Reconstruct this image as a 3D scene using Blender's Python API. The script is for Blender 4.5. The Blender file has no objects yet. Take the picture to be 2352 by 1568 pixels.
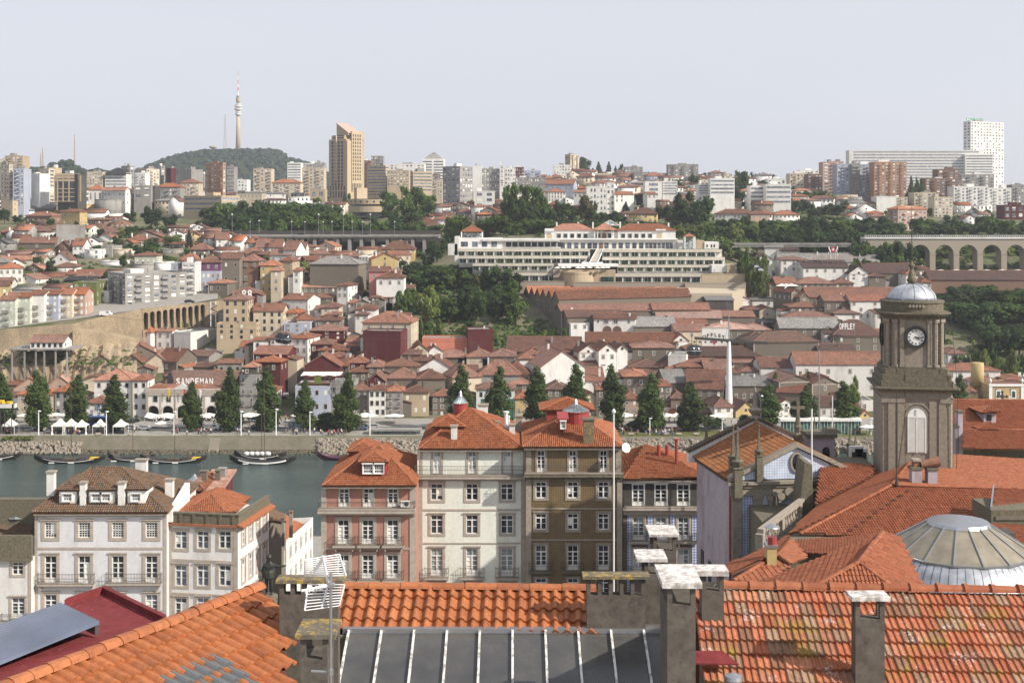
import bpy,bmesh,math,random
from math import radians as R,sin,cos,tan,pi,sqrt
from mathutils import Vector,Matrix
random.seed(7)
sc=bpy.context.scene
# camera, sky, sun, exposure
F=3000.0;CU=1176.0;VH=488.0;CH=75.0
cam=bpy.data.cameras.new('camera');camo=bpy.data.objects.new('camera',cam)
sc.collection.objects.link(camo);sc.camera=camo
camo.location=(0,0,CH);camo.rotation_euler=(R(90),0,0)
cam.sensor_width=36;cam.lens=36*F/2352;cam.shift_y=-(784-VH)/2352
cam.clip_start=0.5;cam.clip_end=9000
SUN=Vector((0.73,-0.37,0.58)).normalized()
wd=bpy.data.worlds.new('World');sc.world=wd;wd.use_nodes=True
nt=wd.node_tree;bg=nt.nodes['Background']
sky=nt.nodes.new('ShaderNodeTexSky');sky.sky_type='NISHITA';sky.sun_disc=False
sky.sun_elevation=math.asin(SUN.z);sky.sun_rotation=math.atan2(SUN.x,SUN.y)
sky.air_density=1.0;sky.dust_density=3.0;sky.ozone_density=1.0;sky.altitude=80
mx=nt.nodes.new('ShaderNodeMix');mx.data_type='RGBA';mx.inputs[0].default_value=0.80
tcw=nt.nodes.new('ShaderNodeTexCoord');nzw=nt.nodes.new('ShaderNodeTexNoise');nzw.inputs['Scale'].default_value=2.2;nzw.inputs['Detail'].default_value=5;mpw=nt.nodes.new('ShaderNodeMapping');mpw.inputs['Scale'].default_value=(1,1,3.5)
rmw=nt.nodes.new('ShaderNodeValToRGB');rmw.color_ramp.elements[0].position=.38;rmw.color_ramp.elements[1].position=.68;rmw.color_ramp.elements[0].color=(.67,.69,.755,1);rmw.color_ramp.elements[1].color=(.70,.715,.77,1)
vmw=nt.nodes.new('ShaderNodeVectorMath');vmw.operation='SCALE';vmw.inputs[3].default_value=10.6
nt.links.new(tcw.outputs['Generated'],mpw.inputs[0]);nt.links.new(mpw.outputs[0],nzw.inputs['Vector']);nt.links.new(nzw.outputs[0],rmw.inputs[0]);nt.links.new(rmw.outputs[0],vmw.inputs[0]);nt.links.new(vmw.outputs[0],mx.inputs[7])
nt.links.new(sky.outputs[0],mx.inputs[6]);nt.links.new(mx.outputs[2],bg.inputs[0])
bg.inputs[1].default_value=0.09
sl=bpy.data.lights.new('sun','SUN');so=bpy.data.objects.new('sun',sl);sc.collection.objects.link(so)
sl.energy=5.0;sl.angle=R(0.55);sl.color=(1.0,0.92,0.81)
so.rotation_euler=SUN.to_track_quat('Z','Y').to_euler();so.location=(60,-40,160)
sc.view_settings.view_transform='Standard';sc.view_settings.look='None'
sc.view_settings.exposure=0.36;sc.view_settings.gamma=1;sc.view_settings.use_curve_mapping=False
HAZE=0.0001
# helpers
COL=sc.collection
def P(u,v,Y):return Vector(((u-CU)*Y/F,Y,CH-(v-VH)*Y/F))
def px(u,Y):return(u-CU)*Y/F
def zv(v,Y):return CH-(v-VH)*Y/F
CR={'A':(0,245,3.839),'B':(581.9,245,3.839),'C':(1163.7,306.2,3.839),'D':(1739.5,245,3.839),
 'E':(0,649.2,3.839),'F':(581.9,649.2,3.839),'G':(1163.7,649.2,3.839),'K':(1739.5,612.5,3.839),
 'N1':(0,1041.2,2.977),'N2':(704.4,882,2.977),'N3':(1408.7,918.7,2.977),'N4':(1561.9,1041.2,2.977),
 'N5':(581.9,1225,2.259),'W':(0,0,1)}
def cc(c,x,y):
 a,b,s=CR[c];return a+x/s,b+y/s
def PC(c,x,y,Y):
 u,v=cc(c,x,y);return P(u,v,Y)
class MB:
 def __init__(s):s.v=[];s.f=[];s.m=[];s.t=[];s.tone=0.5;s.T=None
 def av(s,*ps):
  n=len(s.v)
  for p in ps:
   if s.T is not None:p=s.T@Vector(p)
   s.v.append(tuple(p))
  return n
 def face(s,pts,m=0):
  n=s.av(*pts);s.f.append(tuple(range(n,n+len(pts))));s.m.append(m);s.t.append(s.tone)
 def box(s,x0,x1,y0,y1,z0,z1,m=0):
  n=s.av((x0,y0,z0),(x1,y0,z0),(x1,y1,z0),(x0,y1,z0),(x0,y0,z1),(x1,y0,z1),(x1,y1,z1),(x0,y1,z1))
  for q in((0,1,5,4),(1,2,6,5),(2,3,7,6),(3,0,4,7),(4,5,6,7),(3,2,1,0)):
   s.f.append(tuple(n+i for i in q));s.m.append(m);s.t.append(s.tone)
  return s
 def frus(s,cx,cy,z0,z1,a0,b0,a1,b1,m=0):
  n=s.av((cx-a0,cy-b0,z0),(cx+a0,cy-b0,z0),(cx+a0,cy+b0,z0),(cx-a0,cy+b0,z0),(cx-a1,cy-b1,z1),(cx+a1,cy-b1,z1),(cx+a1,cy+b1,z1),(cx-a1,cy+b1,z1))
  for q in((0,1,5,4),(1,2,6,5),(2,3,7,6),(3,0,4,7),(4,5,6,7),(3,2,1,0)):
   s.f.append(tuple(n+i for i in q));s.m.append(m);s.t.append(s.tone)
  return s
 def prism(s,pts,d,m=0):
  d=Vector(d);a=[Vector(p)for p in pts];b=[p+d for p in a];k=len(a)
  n=s.av(*(a+b))
  s.f.append(tuple(n+i for i in range(k)));s.f.append(tuple(n+k+i for i in reversed(range(k))))
  s.m+=[m,m];s.t+=[s.tone]*2
  for i in range(k):
   j=(i+1)%k
   s.f.append((n+j,n+i,n+k+i,n+k+j));s.m.append(m);s.t.append(s.tone)
  return s
 def lathe(s,prof,cx=0,cy=0,n=16,m=0,ph=0,ex=1.0):
  k=len(prof);b=len(s.v)
  for r,z in prof:s.av(*[(cx+r*ex*cos(2*pi*i/n+ph),cy+r*sin(2*pi*i/n+ph),z)for i in range(n)])
  for j in range(k-1):
   for i in range(n):
    i2=(i+1)%n
    s.f.append((b+j*n+i,b+j*n+i2,b+(j+1)*n+i2,b+(j+1)*n+i));s.m.append(m);s.t.append(s.tone)
  s.f.append(tuple(b+i for i in reversed(range(n))));s.f.append(tuple(b+(k-1)*n+i for i in range(n)))
  s.m+=[m,m];s.t+=[s.tone]*2
  return s
 def tube(s,a,b,r,r2=None,n=6,m=0):
  a=Vector(a);b=Vector(b);r2=r if r2 is None else r2
  d=(b-a).normalized();q=d.orthogonal().normalized();w=d.cross(q);o=len(s.v)
  s.av(*[a+(q*cos(2*pi*i/n)+w*sin(2*pi*i/n))*r for i in range(n)])
  s.av(*[b+(q*cos(2*pi*i/n)+w*sin(2*pi*i/n))*r2 for i in range(n)])
  for i in range(n):
   j=(i+1)%n;s.f.append((o+i,o+j,o+n+j,o+n+i));s.m.append(m);s.t.append(s.tone)
  s.f.append(tuple(o+i for i in reversed(range(n))));s.f.append(tuple(o+n+i for i in range(n)))
  s.m+=[m,m];s.t+=[s.tone]*2
  return s
 def mesh(s,name,mats,smooth=False):
  me=bpy.data.meshes.new(name);me.from_pydata(s.v,[],s.f)
  for m in(mats if isinstance(mats,(list,tuple))else[mats]):me.materials.append(m)
  me.polygons.foreach_set('material_index',s.m)
  at=me.attributes.new('tone','FLOAT','FACE');at.data.foreach_set('value',s.t)
  if smooth:me.polygons.foreach_set('use_smooth',[True]*len(s.f))
  me.update();return me
 def bd(s,name,mats,parent=None,smooth=False,loc=None,rz=0):
  return ob(name,s.mesh(name,mats,smooth),parent,loc,rz)
def ob(name,data,parent=None,loc=None,rz=0):
 o=bpy.data.objects.new(name,data);COL.objects.link(o)
 if loc is not None:o.location=loc
 if rz:o.rotation_euler=(0,0,rz)
 if parent is not None:o.parent=parent
 return o
def tag(o,label=None,cat=None,group=None,kind=None):
 if label:o['label']=label
 if cat:o['category']=cat
 if group:o['group']=group
 if kind:o['kind']=kind
 return o
def item(name,label,cat,loc=(0,0,0),rz=0,group=None):
 o=ob(name,None,None,loc,rz);o.empty_display_size=0.5
 return tag(o,label,cat,group)
def kids(o):return CH_.get(o.name,[])
def copy_tree(o,loc,rz=None,label=None,scale=None):
 c=o.copy();COL.objects.link(c);c.location=loc
 if rz is not None:c.rotation_euler=(0,0,rz)
 if label:c['label']=label
 if scale is not None:c.scale=(scale,)*3 if not hasattr(scale,'__len__')else scale
 for ch in o.children:
  d=ch.copy();COL.objects.link(d);d.parent=c
  for g in ch.children:
   e=g.copy();COL.objects.link(e);e.parent=d
 return c
# materials
MT={}
def base(name,rough=.85,metal=0):
 m=bpy.data.materials.new(name);m.use_nodes=True;t=m.node_tree;b=t.nodes['Principled BSDF']
 b.inputs['Roughness'].default_value=rough;b.inputs['Metallic'].default_value=metal
 if rough>.6:b.inputs['Specular IOR Level'].default_value=.25
 MT[name]=m;return m,t,b
def N(t,typ,**k):
 n=t.nodes.new(typ)
 for a,b in k.items():
  if a.startswith('i'):
   n.inputs[int(a[1:])].default_value=b
  else:setattr(n,a,b)
 return n
def RND(t):
 oi=N(t,'ShaderNodeObjectInfo');at=N(t,'ShaderNodeAttribute',attribute_name='rnd');ad=N(t,'ShaderNodeMath',operation='ADD');fr=N(t,'ShaderNodeMath',operation='FRACT')
 t.links.new(oi.outputs['Random'],ad.inputs[0]);t.links.new(at.outputs['Fac'],ad.inputs[1]);t.links.new(ad.outputs[0],fr.inputs[0]);return fr.outputs[0]
def mixc(t,fac,a,b,mode='MIX'):
 n=t.nodes.new('ShaderNodeMix');n.data_type='RGBA';n.blend_type=mode
 for i,x in((0,fac),(6,a),(7,b)):
  if hasattr(x,'links'):t.links.new(x,n.inputs[i])
  elif i==0:n.inputs[0].default_value=x
  else:n.inputs[i].default_value=(*x[:3],1)
 return n.outputs[2]
def noise(t,vec,scale,detail=3,sx=1,sy=1,sz=1,rough=.55):
 mp=N(t,'ShaderNodeMapping');mp.inputs['Scale'].default_value=(sx,sy,sz);t.links.new(vec,mp.inputs[0])
 n=N(t,'ShaderNodeTexNoise');n.inputs['Scale'].default_value=scale;n.inputs['Detail'].default_value=detail
 n.inputs['Roughness'].default_value=rough;t.links.new(mp.outputs[0],n.inputs['Vector']);return n.outputs[0]
def ramp(t,fac,*st):
 r=N(t,'ShaderNodeValToRGB');e=r.color_ramp.elements
 e[0].position=st[0][0];e[0].color=(*st[0][1],1);e[1].position=st[-1][0];e[1].color=(*st[-1][1],1)
 for p,c in st[1:-1]:k=e.new(p);k.color=(*c,1)
 t.links.new(fac,r.inputs[0]);return r.outputs[0]
def g3(x):return(x,x,x)
def bump(t,b,h,s=.3,d=.05):
 n=N(t,'ShaderNodeBump');n.inputs['Strength'].default_value=s;n.inputs['Distance'].default_value=d
 t.links.new(h,n.inputs['Height']);t.links.new(n.outputs[0],b.inputs['Normal'])
def wallm(name,c,stain=.35,dirt=(.16,.14,.11),scale=.35,rough=.9,fine=.16):
 m,t,b=base(name,rough);o=N(t,'ShaderNodeTexCoord').outputs['Object'];gp=N(t,'ShaderNodeNewGeometry').outputs['Position']
 s1=noise(t,gp,scale,5,1,1,.35,.65)
 s2=noise(t,gp,3.0,3)
 col=mixc(t,ramp(t,s1,(.48,g3(0)),(.78,g3(stain*2))),c,dirt)
 rnd=RND(t)
 col=mixc(t,1,col,ramp(t,rnd,(0,g3(.86)),(1,g3(1.08))),'MULTIPLY')
 col=mixc(t,1,col,ramp(t,s2,(.25,g3(1-fine)),(.75,g3(1.0))),'MULTIPLY')
 t.links.new(col,b.inputs['Base Color']);return m
def plain(name,c,rough=.7,metal=0,fine=.12,sc_=2.0):
 m,t,b=base(name,rough,metal);gp=N(t,'ShaderNodeNewGeometry').outputs['Position']
 col=mixc(t,1,c,ramp(t,noise(t,gp,sc_,4),(.3,g3(1-fine)),(.7,g3(1.0))),'MULTIPLY')
 t.links.new(col,b.inputs['Base Color']);return m
def roofm(name,c,c2,c3,rough=.9,line=True):
 m,t,b=base(name,rough);gp=N(t,'ShaderNodeNewGeometry').outputs['Position']
 n1=noise(t,gp,.22,5,rough=.7);n2=noise(t,gp,1.7,4,rough=.75)
 col=mixc(t,ramp(t,n1,(.4,g3(0)),(.66,g3(1))),c,c2)
 col=mixc(t,ramp(t,n2,(.45,g3(0)),(.72,g3(.95))),col,c3)
 rnd=RND(t)
 hs=N(t,'ShaderNodeHueSaturation');t.links.new(col,hs.inputs['Color'])
 mr=N(t,'ShaderNodeMapRange');t.links.new(rnd,mr.inputs[0]);mr.inputs[3].default_value=.62;mr.inputs[4].default_value=1.3
 t.links.new(mr.outputs[0],hs.inputs['Value'])
 mr2=N(t,'ShaderNodeMapRange');ml=N(t,'ShaderNodeMath',operation='FRACT')
 mm=N(t,'ShaderNodeMath',operation='MULTIPLY');mm.inputs[1].default_value=7.3
 t.links.new(rnd,mm.inputs[0]);t.links.new(mm.outputs[0],ml.inputs[0]);t.links.new(ml.outputs[0],mr2 .inputs[0])
 mr2 .inputs[3].default_value=.8;mr2 .inputs[4].default_value=1.1;t.links.new(mr2 .outputs[0],hs.inputs['Saturation'])
 vo=N(t,'ShaderNodeTexVoronoi');vo.inputs['Scale'].default_value=2.6;t.links.new(gp,vo.inputs['Vector'])
 cr=N(t,'ShaderNodeSeparateColor');t.links.new(vo.outputs['Color'],cr.inputs[0])
 col=mixc(t,1,hs.outputs[0],ramp(t,cr.outputs[0],(0,g3(.62)),(1,g3(1.2))),'MULTIPLY')
 t.links.new(col,b.inputs['Base Color'])
 bump(t,b,noise(t,gp,5,2),.5,.12)
 return m
WALL={'w':('white',(.74,.73,.70),.2),'c':('cream',(.58,.50,.38),.25),'g':('grey',(.29,.28,.265),.4),'s':('stone',(.175,.15,.12),.6),
  'y':('yellow',(.54,.41,.19),.25),'r':('dark red',(.10,.022,.024),.15),'p':('pink',(.48,.20,.19),.25),'b':('pale blue',(.42,.46,.55),.2),
  'o':('orange brick',(.42,.235,.14),.2),'d':('dark',(.07,.065,.06),.3),'k':('brown brick',(.20,.12,.085),.3),'G':('green',(.14,.16,.055),.2),
  'v':('purple',(.15,.06,.13),.2),'t':('beige',(.47,.38,.26),.2),'n':('concrete grey',(.30,.29,.275),.5),'R':('rose',(.46,.32,.26),.2),'l':('pale green',(.56,.59,.50),.25),
  'S':('coral',(.55,.21,.14),.2)}
for k,(n,c,s)in WALL.items():wallm('wall_'+k,c,s)
ROOF={'o':('orange',(.31,.11,.052),(.19,.08,.046),(.36,.18,.11)),'r':('terracotta',(.20,.086,.055),(.115,.058,.044),(.25,.14,.10)),
  'b':('brown',(.145,.07,.046),(.095,.055,.04),(.18,.105,.075)),'d':('dark brown',(.085,.045,.037),(.06,.04,.035),(.11,.065,.05)),
  'g':('grey',(.20,.19,.18),(.14,.135,.13),(.26,.25,.23)),'p':('pinkish',(.36,.20,.15),(.30,.16,.12),(.42,.28,.22)),'m':('metal',(.36,.37,.38),(.30,.31,.32),(.42,.42,.42)),
  'k':('charcoal',(.035,.037,.042),(.028,.03,.034),(.05,.05,.055))}
for k,(n,a,b_,c_)in ROOF.items():roofm('roof_'+k,a,b_,c_)
plain('ridge',(.27,.14,.095),.9,fine=.3)
plain('white_paint',(.76,.76,.74),.5);plain('shutter',(.70,.69,.64),.7);plain('granite',(.43,.375,.32),.9,fine=.25)
plain('dark_metal',(.03,.03,.032),.5);plain('iron',(.045,.04,.035),.6);plain('steel',(.42,.43,.45),.35,.8);plain('white_metal',(.78,.79,.8),.35)
plain('canvas',(.80,.77,.70),.8);plain('canvas_green',(.05,.16,.11),.8);plain('canvas_blue',(.03,.09,.30),.8);plain('canvas_red',(.5,.05,.04),.8)
plain('asphalt',(.055,.055,.057),.9,fine=.3,sc_=.5);plain('paving',(.33,.31,.28),.9,fine=.3,sc_=.6)
plain('bark',(.12,.09,.06),.95,fine=.4);plain('rubber',(.02,.02,.02),.8)
plain('letters_white',(.85,.84,.83),.5,fine=.02);plain('letters_red',(.40,.03,.06),.5,fine=.02);plain('letters_dark',(.05,.03,.03),.6,fine=.02);plain('letters_green',(.03,.42,.16),.5,fine=.02)
plain('hotel_band',(.56,.52,.44),.9,fine=.2,sc_=.5)
plain('copper_red',(.30,.045,.04),.6,fine=.2)
plain('blue_paint',(.03,.10,.32),.5);plain('yellow_paint',(.70,.45,.02),.5)
def glassm(name,c,rough=.12):
 m,t,b=base(name,rough);b.inputs['Specular IOR Level'].default_value=.6;gp=N(t,'ShaderNodeNewGeometry').outputs['Position']
 n=noise(t,gp,.9,2);rnd=RND(t)
 col=mixc(t,ramp(t,n,(.45,g3(0)),(.62,g3(1))),c,tuple(x*2.6+.01 for x in c))
 col=mixc(t,1,col,ramp(t,rnd,(0,g3(.5)),(1,g3(1.6))),'MULTIPLY')
 t.links.new(col,b.inputs['Base Color']);return m
glassm('glass',(.016,.019,.022));glassm('glass_green',(.02,.05,.04));glassm('glass_blue',(.045,.055,.07));glassm('glass_soft',(.085,.092,.105));plain('rail_iron',(.10,.095,.085),.6);glassm('glass_pale',(.17,.20,.20),.2)
def leafm(name,c,c2,em=0):
 m,t,b=base(name,.75);gp=N(t,'ShaderNodeNewGeometry').outputs['Position']
 n=noise(t,gp,.45,4,rough=.7)
 col=mixc(t,ramp(t,n,(.36,g3(0)),(.66,g3(1))),c,c2)
 rnd=RND(t)
 col=mixc(t,1,col,ramp(t,rnd,(0,g3(.75)),(1,g3(1.25))),'MULTIPLY')
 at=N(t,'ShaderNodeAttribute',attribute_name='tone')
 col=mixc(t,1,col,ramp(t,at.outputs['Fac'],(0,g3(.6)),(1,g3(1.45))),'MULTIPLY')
 t.links.new(col,b.inputs['Base Color'])
 b.inputs['Specular IOR Level'].default_value=.2
 tr=N(t,'ShaderNodeBsdfTranslucent');t.links.new(col,tr.inputs[0])
 mxs=N(t,'ShaderNodeMixShader');mxs.inputs[0].default_value=.25
 t.links.new(b.outputs[0],mxs.inputs[1]);t.links.new(tr.outputs[0],mxs.inputs[2])
 t.links.new(mxs.outputs[0],t.nodes['Material Output'].inputs[0]);return m
leafm('leaf_mid',(.045,.082,.016),(.082,.125,.024));leafm('leaf_dark',(.027,.054,.014),(.046,.076,.02));leafm('leaf_poplar',(.038,.068,.015),(.07,.10,.024))
leafm('leaf_light',(.11,.15,.03),(.15,.18,.045));leafm('leaf_blue',(.028,.05,.03),(.04,.065,.035));leafm('leaf_rust',(.10,.07,.03),(.06,.08,.025))
leafm('grass',(.10,.12,.035),(.17,.16,.07))
def tilem(name,cols,lichen=0,white=0,rough=.8,nsc=9):
 m,t,b=base(name,rough);gp=N(t,'ShaderNodeNewGeometry').outputs['Position']
 at=N(t,'ShaderNodeAttribute',attribute_name='tone');rnd=RND(t)
 ad=N(t,'ShaderNodeMath',operation='ADD');fr=N(t,'ShaderNodeMath',operation='FRACT')
 t.links.new(at.outputs['Fac'],ad.inputs[0]);t.links.new(rnd,ad.inputs[1]);t.links.new(ad.outputs[0],fr.inputs[0])
 col=ramp(t,fr.outputs[0],*[(i/(len(cols)-1),c)for i,c in enumerate(cols)])
 n=noise(t,gp,nsc,5,rough=.7)
 col=mixc(t,1,col,ramp(t,n,(.25,g3(.62)),(.6,g3(1.05))),'MULTIPLY')
 n2=noise(t,gp,nsc*.12,4,rough=.7)
 col=mixc(t,ramp(t,n2,(.55,g3(0)),(.8,g3(.55))),col,(.10,.06,.04))
 if lichen:
  a1=noise(t,gp,1.9,4,rough=.7);a2=noise(t,gp,24,4,rough=.85)
  mu=N(t,'ShaderNodeMath',operation='MULTIPLY');t.links.new(a1,mu.inputs[0]);t.links.new(a2,mu.inputs[1])
  col=mixc(t,ramp(t,mu.outputs[0],(.33-.06*lichen,g3(0)),(.37-.05*lichen,g3(.9))),col,(.26,.19,.035))
 if white:
  w1=noise(t,gp,2.6,4,rough=.7);w2=noise(t,gp,18,5,rough=.85)
  mu=N(t,'ShaderNodeMath',operation='MULTIPLY');t.links.new(w1,mu.inputs[0]);t.links.new(w2,mu.inputs[1])
  col=mixc(t,ramp(t,mu.outputs[0],(.335,g3(0)),(.375,g3(.85))),col,(.50,.45,.42))
 t.links.new(col,b.inputs['Base Color']);bump(t,b,n,.25,.01);return m
tilem('tile_new',[(.34,.11,.036),(.38,.13,.046),(.28,.088,.03),(.39,.14,.05)],0,0,.6)
tilem('tile_old',[(.36,.11,.055),(.42,.15,.08),(.28,.085,.045),(.45,.19,.11),(.30,.13,.08),(.38,.12,.06),(.20,.10,.06),(.33,.21,.14)],.5,1,.85)
tilem('tile_church',[(.29,.095,.045),(.34,.12,.06),(.23,.072,.035),(.33,.125,.065)],0,0,.75,4)
tilem('tile_house',[(.30,.105,.048),(.35,.13,.062),(.24,.08,.038),(.36,.15,.08)],0,0,.8,4)
tilem('tile_amber',[(.30,.125,.05),(.26,.10,.042),(.21,.10,.05),(.33,.14,.06)],0,0,.8,4)
tilem('tile_moss',[(.13,.085,.05),(.20,.11,.06),(.09,.07,.05),(.17,.11,.08),(.10,.09,.075)],0,0,.9,5)
plain('under_tile',(.10,.045,.025),.95);plain('glass_tile',(.12,.13,.135),.25)
def capm(name,base_c,spot,lo=.5,hi=.56):
 m,t,b=base(name,.9);gp=N(t,'ShaderNodeNewGeometry').outputs['Position']
 a1=noise(t,gp,4,4,rough=.7);col=mixc(t,ramp(t,a1,(.3,g3(0)),(.7,g3(1))),base_c,tuple(x*.6 for x in base_c))
 a2=noise(t,gp,7.5,5,rough=.75);col=mixc(t,ramp(t,a2,(lo,g3(0)),(hi,g3(.95))),col,spot)
 t.links.new(col,b.inputs['Base Color']);bump(t,b,a1,.3,.02);return m
capm('cap_white',(.42,.38,.345),(.70,.68,.66),.42,.60);capm('cap_lichen',(.16,.14,.11),(.36,.24,.05),.50,.60);capm('chimney_render',(.135,.118,.10),(.055,.048,.042),.5,.72)
capm('granite_old',(.38,.33,.27),(.13,.11,.085),.52,.75);capm('church_stone',(.32,.28,.225),(.12,.105,.08),.55,.8);capm('moss_stone',(.20,.175,.13),(.075,.07,.045),.46,.62)
capm('burgundy',(.19,.034,.036),(.22,.06,.055),.56,.8);capm('burg_spots',(.20,.036,.038),(.55,.42,.40),.66,.68)
def azul(name,a,b_,sc_):
 m,t,b=base(name,.35);o=N(t,'ShaderNodeTexCoord').outputs['Object']
 ck=N(t,'ShaderNodeTexChecker');mp=N(t,'ShaderNodeMapping');mp.inputs['Rotation'].default_value=(0,R(45),0);mp.inputs['Location'].default_value=(0,.37,0)
 mp.inputs['Scale'].default_value=(1,.001,1)
 t.links.new(o,mp.inputs[0]);t.links.new(mp.outputs[0],ck.inputs['Vector']);ck.inputs['Scale'].default_value=sc_
 ck.inputs[1].default_value=(*a,1);ck.inputs[2].default_value=(*b_,1)
 n=noise(t,o,1.2,4);col=mixc(t,1,ck.outputs[0],ramp(t,n,(.3,g3(.75)),(.7,g3(1.05))),'MULTIPLY')
 t.links.new(col,b.inputs['Base Color']);return m
azul('azulejo',(.19,.24,.46),(.62,.66,.76),5);azul('azulejo_pale',(.42,.50,.66),(.62,.67,.76),6);azul('azulejo_strong',(.24,.28,.47),(.50,.53,.65),5.5);azul('tile_brown',(.20,.145,.075),(.145,.105,.058),6)
M_=lambda n:MT[n]
# ground heights (metres above the river)
def lerp(pts,x):
 if x<=pts[0][0]:return pts[0][1]
 for(a,p),(b,q)in zip(pts,pts[1:]):
  if x<=b:return p+(q-p)*(x-a)/(b-a)
 return pts[-1][1]
LOW=[(-700,[(412,4.3),(436,4.6),(449,4.8),(460,8),(470,11),(478,16),(486,21),(500,22),(3200,90)]),
(250,[(412,4.3),(436,4.6),(449,4.8),(462,8),(480,12),(492,16),(505,20),(3200,90)]),
(500,[(412,4.3),(436,4.6),(449,4.8),(463,8.5),(480,12),(500,16.5),(520,22),(548,30),(580,38),(640,48),(700,56),(760,59),(800,64),(900,70),(1000,75),(1150,81),(1400,86),(2300,92)]),
(800,[(412,4.3),(436,4.6),(449,4.8),(463,9),(480,12),(500,16),(520,21),(540,26),(560,31),(600,39),(640,45),(700,48),(735,50),(745,58),(800,63),(900,68),(1000,74),(1150,80),(1400,88),(2300,92)]),
(1000,[(412,4.3),(436,4.6),(449,4.8),(463,8.5),(480,12),(500,16),(520,21),(560,31),(600,41),(640,48),(700,52),(735,54),(750,60),(800,64),(900,71),(1000,77),(1150,84),(1400,92),(2300,95)]),
(1130,[(412,4.3),(436,4.6),(449,4.8),(463,8),(480,10.5),(500,14),(520,19),(560,30),(600,41),(640,52),(680,62),(750,66),(800,69),(900,74),(1000,80),(1150,90),(1300,98),(1500,102),(2300,102)]),
(1350,[(412,4.3),(436,4.6),(449,4.8),(463,8),(480,10.5),(500,14),(520,18),(540,23),(560,27.5),(580,32),(595,37),(604,41.5),(620,42.5),(648,58),(680,64),(750,67),(800,70),(900,78),(1000,88),(1150,100),(1300,112),(1500,114),(2300,112)]),
(1650,[(412,4.3),(436,4.6),(449,4.8),(463,8),(480,10.5),(500,14),(520,18),(540,23),(560,27.5),(580,32),(595,37),(606,41),(625,44),(650,55),(690,62),(750,66),(800,70),(900,78),(1000,88),(1150,98),(1300,104),(1500,106),(2300,104)]),
(1800,[(412,4.3),(436,4.6),(449,4.8),(463,8),(480,10.5),(500,14),(520,18.5),(560,27),(600,36),(640,44),(680,52),(740,60),(800,67),(900,76),(1000,84),(1150,92),(1300,98),(1500,100),(2300,98)]),
(2100,[(412,4.3),(436,4.6),(449,4.8),(463,8),(480,10.5),(500,14),(520,18.5),(560,27),(600,36),(640,43),(660,47),(700,55),(760,62),(900,72),(1000,79),(1150,86),(1300,94),(1500,97),(2300,96)]),
(3000,[(412,4.3),(436,4.6),(449,4.8),(463,8),(480,10.5),(500,14),(520,18.5),(560,27),(600,36),(640,43),(660,47),(700,55),(760,62),(900,70),(1000,76),(1150,82),(1300,90),(1500,94),(2300,94)])]
UPP=[(-700,[(487,30.5),(500,31),(560,38),(640,48),(700,56),(800,66),(900,72),(1000,76),(1150,81),(1400,86),(2300,90)]),
(0,[(487,30.5),(500,31),(560,38),(640,48),(700,56),(800,66),(900,72),(1000,76),(1150,81),(1400,86),(2300,90)]),
(250,[(506,34.3),(560,37.5),(600,42),(640,48),(700,56),(800,65),(900,71),(1000,76),(1150,81),(1400,86),(2300,90)]),
(500,[(536,37.5),(560,40),(600,44),(640,48.5),(700,56),(800,64),(900,70),(1000,75),(1150,81),(1400,86),(2300,92)])]
WLY=[(-700,478),(0,487),(167,498),(245,506),(328,516),(474,536),(505,541),(3000,545)]
WLZ=[(-700,30),(0,30.5),(167,31.7),(245,34.2),(328,36.1),(474,37.3),(520,38)]
def tab(T,u,Y):
 if u<=T[0][0]:return lerp(T[0][1],Y)
 for(a,p),(b,q)in zip(T,T[1:]):
  if u<=b:
   w=(u-a)/(b-a);return lerp(p,Y)*(1-w)+lerp(q,Y)*w
 return lerp(T[-1][1],Y)
def G(u,Y):
 wy=lerp(WLY,u)
 if u<530 and Y>=wy:
  z=tab(UPP,u,Y)
  if u>505:w=(u-505)/25;z=z*(1-w)+tab(LOW,u,Y)*w
  return z
 return tab(LOW,u,Y)
def GXY(X,Y):return G(CU+X*F/max(Y,5),Y)
def solveY(u,v,y0=413,y1=1500):
 Y=y0
 while Y<y1:
  if VH+(CH-G(u,Y))*F/Y<=v:return Y
  Y+=1.0
 return y1
b=MB();us=list(range(-520,2900,20));rows=[412,424,436,448,460,470,'w0','w1','w2','w3','w4','w5','w6','w7','w8',566,580,595,604,612,625,640,650,662,680,700,720,735,745,770,800,850,900,1000,1150,1300,1500,1800,2300,3200]
vs=[]
for r in rows:
 for u in us:
  wy=lerp(WLY,u)
  if isinstance(r,str):
   k=int(r[1]);Y=474+(wy-.5-474)*(k/3)if k<=3 else wy+3+(558-wy)*((k-4)/4)
   if k==3:z=tab(LOW,u,Y-.3)
   else:z=G(u,Y)
  else:Y=r;z=G(u,Y)
  vs.append((px(u,Y),Y,z))
b.v=vs;nu=len(us)
for j in range(len(rows)-1):
 for i in range(nu-1):
  b.f.append((j*nu+i,j*nu+i+1,(j+1)*nu+i+1,(j+1)*nu+i));b.m.append(0);b.t.append(.5)
m,t,bs=base('hillside_ground',.95);gp=N(t,'ShaderNodeNewGeometry').outputs['Position']
c=mixc(t,ramp(t,noise(t,gp,.05,5,rough=.7),(.42,g3(0)),(.56,g3(1))),(.075,.095,.03),(.20,.17,.12))
c=mixc(t,ramp(t,noise(t,gp,.4,5,rough=.8),(.4,g3(0)),(.7,g3(.8))),c,(.045,.06,.02));t.links.new(c,bs.inputs['Base Color'])
tag(b.bd('hillside',m,smooth=False),kind='structure')
b=MB();NB_=[(-40,60),(30,56),(60,48),(100,34),(130,27),(170,18),(220,9),(280,4),(290,3.2),(291,-2)]
for(a,z),(c_,z2)in zip(NB_,NB_[1:]):b.face([(-400,a,z),(400,a,z),(400,c_,z2),(-400,c_,z2)])
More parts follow.
